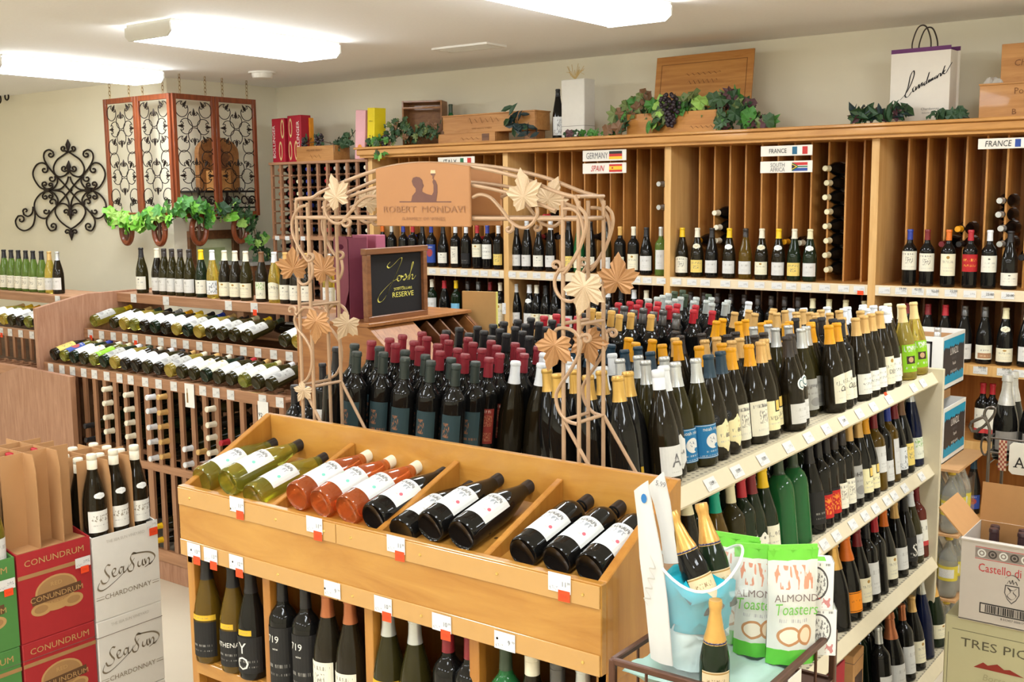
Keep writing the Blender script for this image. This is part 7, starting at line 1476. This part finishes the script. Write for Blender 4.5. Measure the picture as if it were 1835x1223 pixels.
for L2, z in enumerate((.478, .168, -.142)):
    t = thing('water_pack', ('top', 'middle', 'bottom')[L2]+' shrink-wrapped pack of plastic tonic bottles behind the gondola end', 'bottle pack', (-1.45, 5.33, z))
    for i in range(3):
        for j in range(3):
            M = Matrix.Translation((-1.33-.09*i-.0, 5.19+.09*j, z)) @ Matrix.Rotation(.4*i, 4, 'Z'); b = inst('plastic_bottle', PETM, local(t, M), t); inst('label', TLM, I4.copy(), b); inst('bottle_cap', TCM, I4.copy(), b)
    WR = nodes('shrink_film_%d' % L2); setp(WR[2], .12, trans=.95, alpha=.22); WR[2].inputs['Base Color'].default_value = (.95, .93, .85, 1)
    mb = MB(); n = 14; rr = random.Random(L2)
    prof2 = [(-1.285+.006*rr.random(), 5.145), (-1.28, 5.28), (-1.285, 5.43), (-1.56, 5.43), (-1.56, 5.145)]
    for q in range(5):
        a, b = prof2[q], prof2[(q+1) % 5]; m_ = 6
        mb.add([V((a[0]+(b[0]-a[0])*i/m_+rr.uniform(-.004, .004), a[1]+(b[1]-a[1])*i/m_+rr.uniform(-.004, .004), z+.02+.22*j/3)) for i in range(m_+1) for j in range(4)], [(i*4+j, (i+1)*4+j, (i+1)*4+j+1, i*4+j+1) for i in range(m_) for j in range(3)])
    build('shrink_film', mb, WR[0], t)
    if L2 < 2: bx('layer_card', -1.57, -1.28, 5.14, 5.44, z-.012, z-.001, CARD, t, 0)
bx('carton_base', -1.70, -1.29, 5.14, 5.62, .773, .785, CARD, u2, 0)
# scrolled wire rack with sparkling bottles and a price placard
wy = 4.2; SM = mat('wire_steel', rgb(104, 96, 88), .35, .7)
wr = thing('wire_wine_rack', 'dark steel scrolled wire rack holding sparkling wine at the right edge', 'wine rack', (-.86, 4.3, FZ))
q = lambda px, py, y=wy: pt(px, py, y=y)
xp = q(1771, 830).x
build('wire_upright', MB().tube([V((xp, wy, FZ)), V((xp, wy, q(1771, 770).z)), q(1769, 755), q(1762, 748), q(1752, 752), q(1741, 757), q(1738, 765), q(1742, 773), q(1751, 774), q(1756, 768)], .006, 7), SM, wr, smooth=True)
build('wire_scroll', MB().tube(catmull([q(*a) for a in ((1750, 772), (1762, 765), (1775, 752), (1782, 742), (1783, 733), (1776, 730), (1767, 734), (1764, 744), (1768, 752))], 5), .005, 7), SM, wr, smooth=True)
for py in (784, 810):
    build('wire_bar', MB().tube([q(1768, py), V((q(1900, py).x, wy, q(1771, py).z))], .004, 6), SM, wr, smooth=True); build('wire_bar', MB().tube([V((xp, wy, q(1771, py).z)), V((xp, wy+.22, q(1771, py).z))], .004, 6), SM, wr, smooth=True)
build('wire_upright', MB().tube([V((xp+.45, wy, FZ)), V((xp+.45, wy, q(1771, 770).z))], .006, 7), SM, wr, smooth=True)
for x in (xp, xp+.45): build('wire_upright', MB().tube([V((x, wy+.22, FZ)), V((x, wy+.22, q(1771, 780).z))], .006, 7), SM, wr, smooth=True)
zsh = q(1802, 802).z-.0
zs2 = q(1802, 672, 4.3).z-.315
build('wire_tray', (lambda mb: [mb.tube([V((xp+.03*i, wy, zs2-.004)), V((xp+.03*i, wy+.22, zs2-.004))], .003, 5) for i in range(16)] and mb)(MB()), SM, wr)
build('wire_ring', MB().tube([q(1765+7*math.cos(a*.5), 800+16*math.sin(a*.5)) for a in range(13)], .004, 6), SM, wr, smooth=True)
for px, words in ((1803, 'sparkling wine bottle with silver foil at the left of the wire rack'), (1852, 'sparkling wine bottle at the right edge of the wire rack')):
    p = q(px, 740, 4.3); bottle('champagne_bottle', words, upright(p.x, 4.3, zs2, -60), 'champagne', G_DARK, (mat('silver_foil', rgb(190, 188, 184), .3, .6, .2, 120, bump=.5), .11, 'foil'), [(paper('label_pale_grey', rgb(150, 144, 138), [('t', .2, .8, .4, .6, LG, 8)]), .04, .11, 130)], None, (), 22)
p = q(1811, 740, 4.38); bottle('champagne_bottle', 'second silver-foiled sparkling bottle just behind the first on the wire rack', upright(p.x+.0, 4.395, zs2, -60), 'champagne', G_DARK, (mat('silver_foil', rgb(190, 188, 184), .3, .6, .2, 120, bump=.5), .11, 'foil'), [], None, (), 18)
pl = thing('price_placard', 'white placard with a large letter A hung on the wire rack at the right edge', 'placard', (q(1830, 830).x, wy-.01, q(1830, 850).z))
x0, z0, x1, z1 = q(1808, 850).x, q(1808, 848).z, q(1808, 850).x+.12, q(1808, 791).z
c_ = .012; P = [(x0+c_, z0), (x1, z0), (x1, z1), (x0+c_, z1), (x0, z1-c_), (x0, z0+c_)]
build('placard_sheet', MB().prism(P, .003, Matrix(((1, 0, 0, 0), (0, 0, 1, wy-.012), (0, 1, 0, 0), (0, 0, 0, 1)))), WHITE, pl)
xa_, za_ = q(1819, 834).x, q(1815, 836).z; text('lettering', 'A', (xa_, wy-.0125, za_), (1, 0, 0), FZV, .038, INK, pl, .9, 0, 0); build('lettering', MB().box(xa_-.004, xa_+.010, wy-.0137, wy-.0125, za_, za_+.0025).box(xa_+.023, xa_+.042, wy-.0137, wy-.0125, za_, za_+.0025), INK, pl)
rb = thing('woven_ribbon', 'red and cream woven ribbon hanging beside the white placard', 'ribbon', (q(1798, 830).x, wy-.02, q(1798, 846).z))
x0, x1 = q(1791, 830).x, q(1805, 830).x; za, zb = q(1798, 788).z, q(1798, 842).z
for i in range(4):
    for j in range(12):
        m = mat('weave_red', rgb(150, 72, 60), .8) if (i+j) % 2 else mat('weave_cream', rgb(206, 180, 150), .8)
        bx('weave_patch', x0+(x1-x0)*i/4, x0+(x1-x0)*(i+1)/4, wy-.02, wy-.016, za+(zb-za)*(j+1)/12, za+(zb-za)*j/12, m, rb, 0)
# stacked wine boxes, front right
WB = mat('box_greywhite', rgb(206, 196, 186), .6, var=.03); BW2 = .34
A = pt(1726, 962, y=3.79); B = pt(1723, 1110, y=3.79); zc0, zc1, xa, ya = B.z, A.z, A.x-.004, 3.79
t = thing('open_wine_box', 'open grey-white wine box lettered in red, its brown flaps up', 'carton', (xa+.17, ya+.12, zc0)); xb, yb = xa+.36, ya+.24
for nm, a in (('box_front', (xa, xb, ya, ya+.005)), ('box_back', (xa, xb, yb-.005, yb)), ('box_side', (xa, xa+.005, ya+.005, yb-.005)), ('box_side', (xb-.005, xb, ya+.005, yb-.005))): bx(nm, *a, zc0+.003, zc1, WB, t, 0)
bx('box_floor', xa, xb, ya, yb, zc0+.001, zc0+.006, WB, t, 0)
INB = mat('box_brown', rgb(186, 138, 88), .8, var=.06)
bx('box_lining', xa+.006, xb-.006, yb-.008, yb-.0055, zc0+.006, zc1, INB, t, 0)
build('rear_flap', MB().box(0, .36, 0, .004, 0, .135, M=Matrix.Translation((xa, yb-.002, zc1)) @ Matrix.Rotation(-.12, 4, 'X')), INB, t)
build('left_flap', MB().box(-.004, 0, .0, .23, 0, .12, M=Matrix.Translation((xa+.003, ya+.005, zc1)) @ Matrix.Rotation(-.75, 4, 'Y')), INB, t)
build('front_flap_edge', MB().box(0, .36, -.012, 0, -.006, .0, M=Matrix.Translation((xa, ya+.002, zc1)) @ Matrix.Rotation(.3, 4, 'X')), WB, t)
fr = lambda px, py: V((pt(px, py, y=ya).x, ya-.0008, pt(px, py, y=ya).z))
REDI = mat('print_red', rgb(206, 60, 60), .6)
zt_ = zc1-.063; bx('print_frieze', xa+.045, xb, ya-.0008, ya, zt_, zt_+.034, mat('frieze_grey', rgb(150, 138, 130), .6, var=.3, scale=60), t, 0)
for i in range(9):
    cx_ = xa+.066+.034*i; n = 16; mb = MB()
    for ro, ri, l in ((.014, .009, .0012), (.005, 0, .0012)): mb.add([V((cx_+r_*math.cos(2*pi*j/n), ya-l, zt_+.017+r_*math.sin(2*pi*j/n))) for r_ in (ro, ri) for j in range(n)], [(j, (j+1) % n, n+(j+1) % n, n+j) for j in range(n)])
    build('printed_medallion', mb, mat('frieze_dark', rgb(74, 66, 62), .6) if i % 2 else CWH, t)
for z in (zt_-.004, zt_+.036): bx('print_rule', xa+.045, xb, ya-.0009, ya, z, z+.0018, REDI, t, 0)
text('lettering', 'Castello di Bossi', (xa+.058, ya, zt_-.046), (1, 0, 0), FZV, .0275, REDI, t, .78, 0, 0)
cx_, cz_ = xa+.165, zt_-.105
def shieldP(s): return [(cx_-.022*s, cz_+.028*s), (cx_+.022*s, cz_+.028*s), (cx_+.024*s, cz_), (cx_+.014*s, cz_-.022*s), (cx_, cz_-.036*s), (cx_-.014*s, cz_-.022*s), (cx_-.024*s, cz_)]
for s, m, l in ((1, mat('crest_grey', rgb(96, 90, 88), .6), .0006), (.86, WB, .0010)): build('printed_crest', MB().add([V((x, ya-l, z)) for x, z in shieldP(s)], [list(range(7))]), m, t)
build('printed_crest', stroke_mb([[(-.014, .02), (-.004, .006), (-.014, -.008), (.0, -.02), (.014, -.006), (.004, .006), (.014, .02), (0, .012), (-.014, .02)], [(-.016, .032), (-.01, .044), (-.004, .034), (0, .048), (.004, .034), (.01, .044), (.016, .032)], [(-.022, .05), (-.012, .06), (0, .064), (.012, .06), (.022, .05)]], (.0012, .0012), planefn((cx_, ya, cz_), (1, 0, 0), FZV, .0016), 5), mat('crest_grey', rgb(96, 90, 88), .6), t)
z = cz_-.085; bx('barcode_frame', xa+.066, xb, ya-.0006, ya, z, z+.036, INK, t, 0); bx('barcode_ground', xa+.07, xb, ya-.0010, ya, z+.004, z+.032, WB, t, 0)
mb = MB(); x = xa+.084; rr = random.Random(9)
while x < xb-.008: w_ = rr.choice((.0015, .003, .0045)); mb.box(x, x+w_, ya-.0014, ya, z+.005, z+.031); x += w_+rr.choice((.0015, .0025))
build('barcode', mb, INK, t); text('lettering', '8 013457 000017', (xa+.17, ya, z-.012), (1, 0, 0), FZV, .007, INK, t)
for i, (dx, dy) in enumerate(((.075, .10), (.08, .06), (.165, .10), (.17, .06), (.255, .10), (.26, .06))):
    bottle('red_wine_bottle', ('left', 'left', 'middle', 'middle', 'right', 'right')[i]+(' rear', ' front')[i % 2]+' bottle top inside the open grey-white wine box', upright(xa+dx, ya+dy+.03, zc1-.285+.012*(i % 2) if zc1-zc0 > .29 else zc0+.007, 0), 'bordeaux', G_DARK, (cm('plum', 66, 44, 48), .06), [], 'bottles inside the open wine box', (), 14)
tp = thing('closed_wine_box', 'pale green-grey wine box lettered TRES PICOS beneath the open box', 'carton', (xa+.16, ya+.1, FZ)); ZTP = zc0
C_ = pt(1694, 1101, z=ZTP); TPM = mat('box_palegreen', rgb(196, 190, 150), .6, var=.03); xq, yq = C_.x, C_.y
bx('box_body', xq, xq+.42, yq, yq+.33, ZTP-.30, ZTP, TPM, tp, .004)
for a in ((xq+.025, xq+.42, ZTP-.045, ZTP-.0435),): bx('print_rule', a[0], a[1], yq-.0008, yq, a[2], a[3], mat('print_olive_dark', rgb(96, 90, 70), .6), tp, 0)
bx('print_rule', xq+.0125, xq+.014, yq-.0008, yq, ZTP-.29, ZTP-.06, mat('print_olive_dark', rgb(96, 90, 70), .6), tp, 0)
text('lettering', 'TRES PICOS', (xq+.055, yq, ZTP-.10), (1, 0, 0), FZV, .030, mat('print_olive_dark', rgb(96, 90, 70), .6), tp, 1.25, 0, 0)
mx_ = xq+.175
build('printed_peaks', MB().add([V((mx_-.075, yq-.001, ZTP-.165)), V((mx_-.045, yq-.001, ZTP-.142)), V((mx_-.03, yq-.001, ZTP-.15)), V((mx_, yq-.001, ZTP-.138)), V((mx_+.022, yq-.001, ZTP-.152)), V((mx_+.04, yq-.001, ZTP-.148)), V((mx_+.085, yq-.001, ZTP-.165))], [list(range(7))]), mat('print_rust', rgb(150, 50, 36), .6), tp)
text('lettering', 'Borsao', (mx_, yq, ZTP-.205), (1, 0, 0), FZV, .022, mat('print_faint', rgb(176, 168, 130), .6), tp, 1, .2)
tp2 = thing('closed_wine_box', 'lower closed wine box carrying the TRES PICOS box', 'carton', (xa+.16, ya+.1, FZ)); bx('box_body', xq+.005, xq+.415, yq+.004, yq+.33, FZ, ZTP-.302, TPM, tp2, .004); bx('lid_seam', xq+.004, xq+.416, yq+.003, yq+.331, ZTP-.35, ZTP-.348, mat('seam', rgb(110, 90, 80), .8), tp2, 0)
# small cartons low on the gondola
t = thing('small_carton', 'small tan bottle carton at the near end of the gondola base shelf', 'carton', (-1.31, 3.1, .13)); a = pt(1537, 1165, x=-1.27); M = Matrix.Translation((-1.32, a.y, deckz(-1.32, 3)+.012)) @ Matrix.Rotation(.05, 4, 'Z')
h_ = pt(1537, 1150, x=-1.30).z-(deckz(-1.32, 3)+.012)
build('carton_body', MB().box(-.055, .055, -.06, .06, 0, max(.2, h_), M=M), mat('carton_tan', rgb(200, 150, 98), .7), t, bevel=.003); build('carton_print', MB().box(.0551, .056, -.045, .045, .02, max(.2, h_)*.7, M=M), mat('carton_dark_print', rgb(70, 44, 34), .6), t); build('lid_seam', MB().box(-.0555, .0555, -.0605, .0605, max(.2, h_)-.03, max(.2, h_)-.028, M=M), mat('seam', rgb(110, 90, 80), .8), t)
t = thing('shallow_box', 'open white shallow box with a red side on the gondola base shelf', 'carton', (-1.31, 2.8, .13)); a = pt(1490, 1200, x=-1.25); z0 = deckz(-1.40, 3)+.03; z1 = max(z0+.14, pt(1515, 1182, x=-1.24).z)
for nm, a2, m in (('box_side', (-1.245, -1.24, a.y-.12, a.y+.10), REDB), ('box_side', (-1.48, -1.475, a.y-.12, a.y+.10), CWH), ('box_end', (-1.475, -1.245, a.y-.12, a.y-.115), CWH), ('box_end', (-1.475, -1.245, a.y+.095, a.y+.10), CWH)): bx(nm, *a2, z0, z1, m, t, 0)
bx('box_floor', -1.475, -1.245, a.y-.115, a.y+.095, z0, z1-.05, CWH, t, 0)

# ------------------------------------------------------------------ wire basket table with ice bucket, champagne and snacks
BZ = 1.19; bxl, bxr, byf, byb = -1.018, -.735, 1.675, 2.045
BRZ = mat('bronze_wire', rgb(92, 62, 48), .4, .5)
bk = thing('basket_stand', 'bronze metal basket stand with a pale green cloth, holding the ice bucket and snacks', 'stand', ((bxl+bxr)/2, 1.86, FZ))
for p_, q_ in (((bxl, byf), (bxr, byf)), ((bxr, byf), (bxr, byb)), ((bxr, byb), (bxl, byb)), ((bxl, byb), (bxl, byf))): build('basket_rim', MB().bar((*p_, BZ), (*q_, BZ), .012, .012), BRZ, bk, bevel=.002); build('basket_lower_rim', MB().bar((*p_, BZ-.10), (*q_, BZ-.10), .008, .008), BRZ, bk)
for x, y in ((bxl, byf), (bxr, byf), (bxr, byb), (bxl, byb)): build('basket_post', MB().bar((x, y, FZ), (x, y, BZ+.004), .013, .013), BRZ, bk, bevel=.002)
for i in range(1, 4):
    build('basket_wire', MB().tube([V((bxl+(bxr-bxl)*i/4, byf, BZ)), V((bxl+(bxr-bxl)*i/4, byf, BZ-.10))], .003, 5), BRZ, bk)
    for x in (bxl, bxr): build('basket_wire', MB().tube([V((x, byf+(byb-byf)*i/4, BZ)), V((x, byf+(byb-byf)*i/4, BZ-.10))], .003, 5), BRZ, bk)
CLO = mat('cloth_mint', rgb(180, 208, 196), .8, var=.04, bump=.2)
n = 18; rr = random.Random(4); mb = MB()
mb.add([V((bxl+.012+(bxr-bxl-.024)*i/n, byf+.012+(byb-byf-.024)*j/n, BZ-.035+.008*math.sin(i*1.3+j*.5)*math.sin(j*.9)+(.014 if i in (0, n) or j in (0, n) else 0))) for i in range(n+1) for j in range(n+1)], [(i*(n+1)+j, (i+1)*(n+1)+j, (i+1)*(n+1)+j+1, i*(n+1)+j+1) for i in range(n) for j in range(n)])
build('cloth_lining', mb, CLO, bk, smooth='all'); bx('basket_floor', bxl, bxr, byf, byb, BZ-.106, BZ-.1, BRZ, bk, 0)
BF = BZ-.03
p = pt(1425, 1213, y=byf); cdt = thing('price_card', 'small white price card clipped to the right rim of the basket', 'card', (bxr, 1.80, BZ-.06)); bx('card_sheet', bxr+.007, bxr+.0085, 1.80, 1.86, BZ-.06, BZ-.008, WHITE, cdt, 0); text('lettering', '5', V((bxr+.0086, 1.83, BZ-.04)), FX, FZV, .016, GREYINK, cdt)
# ice bucket
c = pt(1232, 1180, z=BF); c.x, c.y = -.915, 1.80
ICE = nodes('clear_acrylic'); setp(ICE[2], .03, trans=1, ior=1.3); ICE[2].inputs['Base Color'].default_value = (.97, .98, .99, 1)
def acry(nm, al):
    m, nt, b, L = nodes(nm); setp(b, .06, spec=.6, alpha=al); tc = nt.nodes.new('ShaderNodeTexCoord'); ns = nt.nodes.new('ShaderNodeTexNoise'); ns.inputs['Scale'].default_value = 8
    mr = nt.nodes.new('ShaderNodeMapRange'); mr.inputs['To Min'].default_value = al*.8; mr.inputs['To Max'].default_value = al*1.2; L(tc.outputs['Object'], ns.inputs['Vector']); L(ns.outputs['Fac'], mr.inputs['Value']); L(mr.outputs[0], b.inputs['Alpha']); b.inputs['Base Color'].default_value = (.92, .94, .95, 1); return m
ACR = acry('acrylic_sheet', .10); WRAP = acry('cellophane_wrap', .34)
ib = thing('ice_bucket', 'clear acrylic ice bucket with teal tissue holding champagne bottles in the basket', 'ice bucket', (c.x, c.y, BF))
n = 40; mb = MB()
for r0, r1, fl_ in ((.066, .088, 0), (.0635, .0855, 1)):
    mb.add([V((c.x+(r0+(r1-r0)*k/4)*math.cos(2*pi*i/n), c.y+(r0+(r1-r0)*k/4)*math.sin(2*pi*i/n), BF+.002+(.205+.028*math.cos(2*(2*pi*i/n)-1.2))*k/4)) for k in range(5) for i in range(n)], [(k*n+i, k*n+(i+1) % n, (k+1)*n+(i+1) % n, (k+1)*n+i) for k in range(4) for i in range(n)])
build('bucket_wall', mb, ACR, ib, smooth='all')
build('bucket_rim', MB().tube([V((c.x+.087*math.cos(2*pi*i/n), c.y+.087*math.sin(2*pi*i/n), BF+.207+.028*math.cos(2*(2*pi*i/n)-1.2))) for i in range(n+1)], .0028, 6, cap=False), acry('acrylic_rim', .6), ib, smooth=True)
build('bucket_base', MB().lathe([(.064, BF+.001), (.066, BF+.008)], n, M=Matrix.Translation((c.x, c.y, 0))), ACR, ib)
for s in (-1, 1): build('bucket_handle', MB().tube([V((c.x+s*.082, c.y-.02, BF+.165)), V((c.x+s*.105, c.y-.012, BF+.175)), V((c.x+s*.108, c.y+.012, BF+.175)), V((c.x+s*.083, c.y+.02, BF+.165))], .006, 7), ACR, ib, smooth=True)
TEAL = mat('tissue_teal', rgb(10, 160, 178), .75, var=.12, scale=10, bump=.3); PALE = mat('tissue_pale', rgb(206, 224, 222), .75, var=.06, scale=10, bump=.3)
def crumple(nm, z0, z1, r0, r1, m, seed, top):
    rr = random.Random(seed); nn, kk = 26, 7; vs = []
    for k in range(kk):
        v = k/(kk-1); r = r0+(r1-r0)*v
        for i in range(nn): a_ = 2*pi*i/nn; q_ = r*(1-.08*abs(math.sin(4*a_+1.7*k))-.10*rr.random()); vs.append(V((c.x+q_*math.cos(a_), c.y+q_*math.sin(a_), z0+(z1-z0)*v+rr.uniform(-.012, .012)*(k > 0)+(top*.5*math.sin(3*a_+1) if k == kk-1 else 0))))
    for r in (.6, .25): 
        for i in range(nn): a_ = 2*pi*i/nn; vs.append(V((c.x+r1*r*math.cos(a_), c.y+r1*r*math.sin(a_), z1+top*(1-r)+rr.uniform(-.012, .012))))
    f_ = [(k*nn+i, k*nn+(i+1) % nn, (k+1)*nn+(i+1) % nn, (k+1)*nn+i) for k in range(kk+1) for i in range(nn)]+[[(kk+1)*nn+i for i in range(nn)]]
    build(nm, MB().add(vs, f_), m, ib, smooth='all')
crumple('pale_tissue', BF+.012, BF+.092, .061, .068, PALE, 1, .012); crumple('teal_tissue', BF+.088, BF+.165, .070, .078, TEAL, 2, .03)
def champ(words, base, axis, face, gl_=G_GREEN, foil='F'):
    bottle('champagne_bottle', words, lying(base, axis, face) @ Matrix.Scale(.62, 4), 'champagne', gl_, (K_[foil], .118, 'foil'), [(paper('label_champ', rgb(226, 200, 160), [('t', .2, .8, .5, .7, rgb(120, 90, 50), 6), ('r', 0, 1, .9, .96, rgb(170, 130, 70))]), .04, .115, 120), (paper('neck_band', rgb(40, 36, 70), [('r', 0, 1, .88, 1, rgb(200, 160, 80)), ('r', 0, 1, 0, .12, rgb(200, 160, 80)), ('t', .1, .9, .35, .65, rgb(200, 190, 200), 9)]), .190, .205, 330)], None, (), 28)
champ('gold-foiled champagne bottle leaning to the left in the ice bucket', (c.x+.045, c.y-.02, BF+.125), (-.42, -.03, .90), (.7, -.7, .2), G_DARK)
champ('second gold-foiled champagne bottle upright at the back of the ice bucket', (c.x+.045, c.y+.03, BF+.12), (-.28, .05, .96), (.7, -.7, .2))
cb_ = pt(1282, 1090, y=1.725); champ('gold-foiled champagne bottle standing alone in front of the ice bucket', (cb_.x, 1.725, pt(1280, 1075, y=1.725).z-.196), (0, 0, 1), (.55, -.8, 0))
st_ = BF; zbase = pt(1280, 1075, y=1.725).z-.317
# white standing price cards beside the bucket
def curved_card(nm, words, pxs, y, bulge, m, cat='card', letters=()):
    t = thing(nm, words, cat, (pt(pxs[0][0], pxs[0][1], y=y).x, y, BF)); L_ = [pt(a, b, y=y) for a, b, _, _ in pxs]; R2_ = [pt(a, b, y=y) for _, _, a, b in pxs]
    vs = []
    for i in range(len(L_)): 
        for k in range(5): u = k/4; q_ = L_[i].lerp(R2_[i], u); vs.append(V((q_.x, y-bulge*math.sin(pi*u), q_.z)))
    n_ = len(vs); fs_ = [(i*5+k, i*5+k+1, (i+1)*5+k+1, (i+1)*5+k) for i in range(len(L_)-1) for k in range(4)]
    mb = MB().add(vs+[v_+V((0, .003, 0)) for v_ in vs], fs_+[[n_+q_ for q_ in f_][::-1] for f_ in fs_]); build('card_sheet', mb, m, t, smooth='all')
    for s, px, py, h in letters: q_ = pt(px, py, y=y-.002-bulge*.9); text('lettering', s, q_, (1, .0, -.1), (.1, 0, 1), h, GREYINK, t, .9)
    return t
CARDW = mat('card_white', rgb(206, 203, 198), .45, var=.04)
pc_ = curved_card('price_card', 'tall narrow white card standing upright at the left of the ice bucket', [(1136, 880, 1160, 862), (1142, 930, 1172, 930), (1146, 1000, 1186, 1000), (1156, 1080, 1196, 1085), (1166, 1180, 1205, 1195)], 1.715, .006, CARDW)
n = 12; q_ = pt(1156, 893, y=1.713); build('blue_dot', MB().add([V((q_.x+.006*math.cos(2*pi*i/n), 1.7085, q_.z+.009*math.sin(2*pi*i/n))) for i in range(n)], [list(range(n))]), mat('dot_blue', rgb(40, 110, 170), .5), pc_)
f_ = planefn(pt(1168, 1040, y=1.706), (.15, 0, 1), (-1, 0, .15), .001); build('lettering', stroke_mb([[(-.05, 0), (-.04, .01), (-.035, -.004), (-.02, .01), (-.015, -.004), (0, .008), (.005, -.006), (.02, .008), (.025, -.004), (.045, .01)]], (.001, .001), f_, 5), mat('print_pale', rgb(190, 184, 172), .6), pc_)
curved_card('price_card', 'white price card marked 5.99 rising behind the champagne necks', [(1161, 872, 1188, 846), (1172, 905, 1200, 900), (1182, 950, 1207, 950), (1190, 1010, 1216, 1010)], 1.76, .004, CARDW, letters=(('5.99', 1184, 872, .0095),))
# snack bags
SNK = paper('snack_print', rgb(220, 219, 210), [('r', 0, 1, .0, .14, rgb(96, 190, 60)), ('r', 0, 1, .9, 1, rgb(110, 200, 60)), ('s', .12, .9, .66, .86, rgb(214, 110, 50), 5), ('d', .40, .26, .24, .085, rgb(196, 140, 96)), ('d', .40, .26, .19, .062, rgb(240, 226, 206)), ('d', .72, .27, .16, .09, rgb(190, 134, 90)), ('d', .72, .27, .11, .065, rgb(230, 206, 176)), ('t', .2, .8, .38, .41, rgb(150, 140, 150), 12)], .35)
def snack(words, cx, cy, z0, w_, h, d, rz, rx=0, letters=True, mname=SNK):
    t = thing('snack_bag', words, 'snack bag', (cx, cy, z0)); M = Matrix.Translation((cx, cy, z0)) @ Matrix.Rotation(rz, 4, 'Z') @ Matrix.Rotation(rx, 4, 'X'); nu, nv = 8, 12
    def P(u, v, s): 
        prof_ = (math.sin(pi*min(1, max(0, u)))**.6)*min(1, (1-v)*2.2+.02)*(1 if v > .08 else .8); return M @ V(((u-.5)*w_*(1-.05*math.sin(pi*v)), s*d/2*prof_+.003*math.sin(17*u+9*v)*s, v*h))
    mb = MB(); 
    for s in (-1, 1):
        vs = [P(i/nu, j/nv, s) for j in range(nv+1) for i in range(nu+1)]; uv = [((i/nu), (j/nv)) for j in range(nv+1) for i in range(nu+1)]; N1 = nu+1
        fs_ = [(j*N1+i, j*N1+i+1, (j+1)*N1+i+1, (j+1)*N1+i) for j in range(nv) for i in range(nu)]; mb.add(vs, fs_, 0, uv)
    build('bag_film', mb, mname, t, smooth='all'); build('top_seal', MB().box(-w_/2*.96, w_/2*.96, -.002, .002, h*.985, h*1.03, M=M), mat('seal_green', rgb(120, 206, 70), .4), t)
    if letters:
        xd = M.to_3x3() @ V((1, 0, 0)); zd = M.to_3x3() @ V((0, 0, 1)); L_ = lambda v: M @ V((0, -d/2-.0035, v*h))
        text('lettering', 'ALMOND', L_(.575), xd, zd, .014, mat('print_plum', rgb(120, 100, 96), .6), t, .95); text('lettering', 'Toasters', L_(.46), xd, zd, .022, mat('print_leaf_green', rgb(110, 180, 70), .6), t, .72, .1)
    return t
s1 = pt(1356, 1172, z=BF); s2 = pt(1416, 1186, z=BF)
snack('front snack bag of almond toasters with orange nut pictures, left of the pair', s1.x, s1.y, BF, .092, .215, .045, .40)
snack('front snack bag of almond toasters on the right, overlapping its neighbour', s2.x, s2.y, BF, .098, .225, .045, .70)
snack('green-topped snack bag standing behind the clear ice bucket', -.905, 1.955, BF, .10, .215, .045, .1)
snack('snack bag tucked behind the front pair, its white side showing', -.835, 1.965, BF, .09, .19, .045, -.3, 0, False)
# white cracker boxes with round black ornaments
ORN = paper('ornament_print', rgb(232, 230, 224), [('d', .5, .55, .36, .36, rgb(70, 66, 66)), ('d', .5, .55, .32, .32, rgb(226, 224, 218)), ('s', .22, .78, .3, .8, rgb(70, 66, 66), 9), ('r', .05, .5, .02, .12, rgb(90, 180, 60)), ('s', .55, .95, .05, .25, rgb(190, 60, 60), 5), ('t', .1, .9, .92, .97, rgb(80, 76, 76), 9)], .45)
for k, (cx_, cy_, z_, w_, h, rz_, words) in enumerate(((-.762, 2.0, BF+.092, .070, .095, .5, 'upper white cracker box with a round black ornament in the basket corner'), (-.755, 2.005, BF, .068, .0915, .5, 'lower white cracker box with a round black ornament in the basket corner'))):
    t = thing('cracker_box', words, 'box', (cx_, cy_, z_)); M = Matrix.Translation((cx_, cy_, z_)) @ Matrix.Rotation(rz_, 4, 'Z')
    build('box_body', MB().box(-w_/2, w_/2, -.022, .022, 0, h, M=M), CWH, t, bevel=.002)
    build('printed_front', MB().quad(M @ V((-w_/2, -.0228, 0)), M @ V((w_/2, -.0228, 0)), M @ V((w_/2, -.0228, h)), M @ V((-w_/2, -.0228, h))), ORN, t); build('printed_side', MB().quad(M @ V((w_/2+.0008, -.022, 0)), M @ V((w_/2+.0008, .022, 0)), M @ V((w_/2+.0008, .022, h)), M @ V((w_/2+.0008, -.022, h))), ORN, t)
    build('green_flash', MB().box(-w_*.25, w_*.3, -.015, .008, h, h+.0012, M=M), mat('seal_green', rgb(120, 206, 70), .4), t)
# low bottles at the left side of the gondola, seen past the arch foot
lt = thing('low_table', 'low dark table left of the gondola with a few dark bottles on it', 'table', (-2.85, 2.62, FZ)); 
p1 = pt(529, 691, y=2.62); TZ = p1.z-.30
bx('table_top', -3.28, -2.62, 2.48, 3.12, TZ-.02, TZ-.001, WALN, lt)
for x in (-3.26, -2.64):
    for y in (2.5, 3.10): bx('leg', x-.012, x+.012, y-.012, y+.012, FZ, TZ-.02, WALN, lt, 0)
for px, y, lb in ((529, 2.62, 'left dark bottle on the low table beyond the corner of the maple bin'), (551, 2.62, 'right dark bottle on the low table beyond the corner of the maple bin'), (579, 3.035, 'tall matt black bottle at the back of the low table, left one'), (602.5, 2.923, 'tall matt black bottle at the back of the low table, right one')):
    p = pt(px, 690 if y > 2.8 else 720, y=y); bottle('red_wine_bottle', lb, upright(p.x, y, TZ, -60), 'bordeaux', G_DARK, (K_['K'], .062), [(PL['plain'], .03, .12, 110)], None, (), 18)
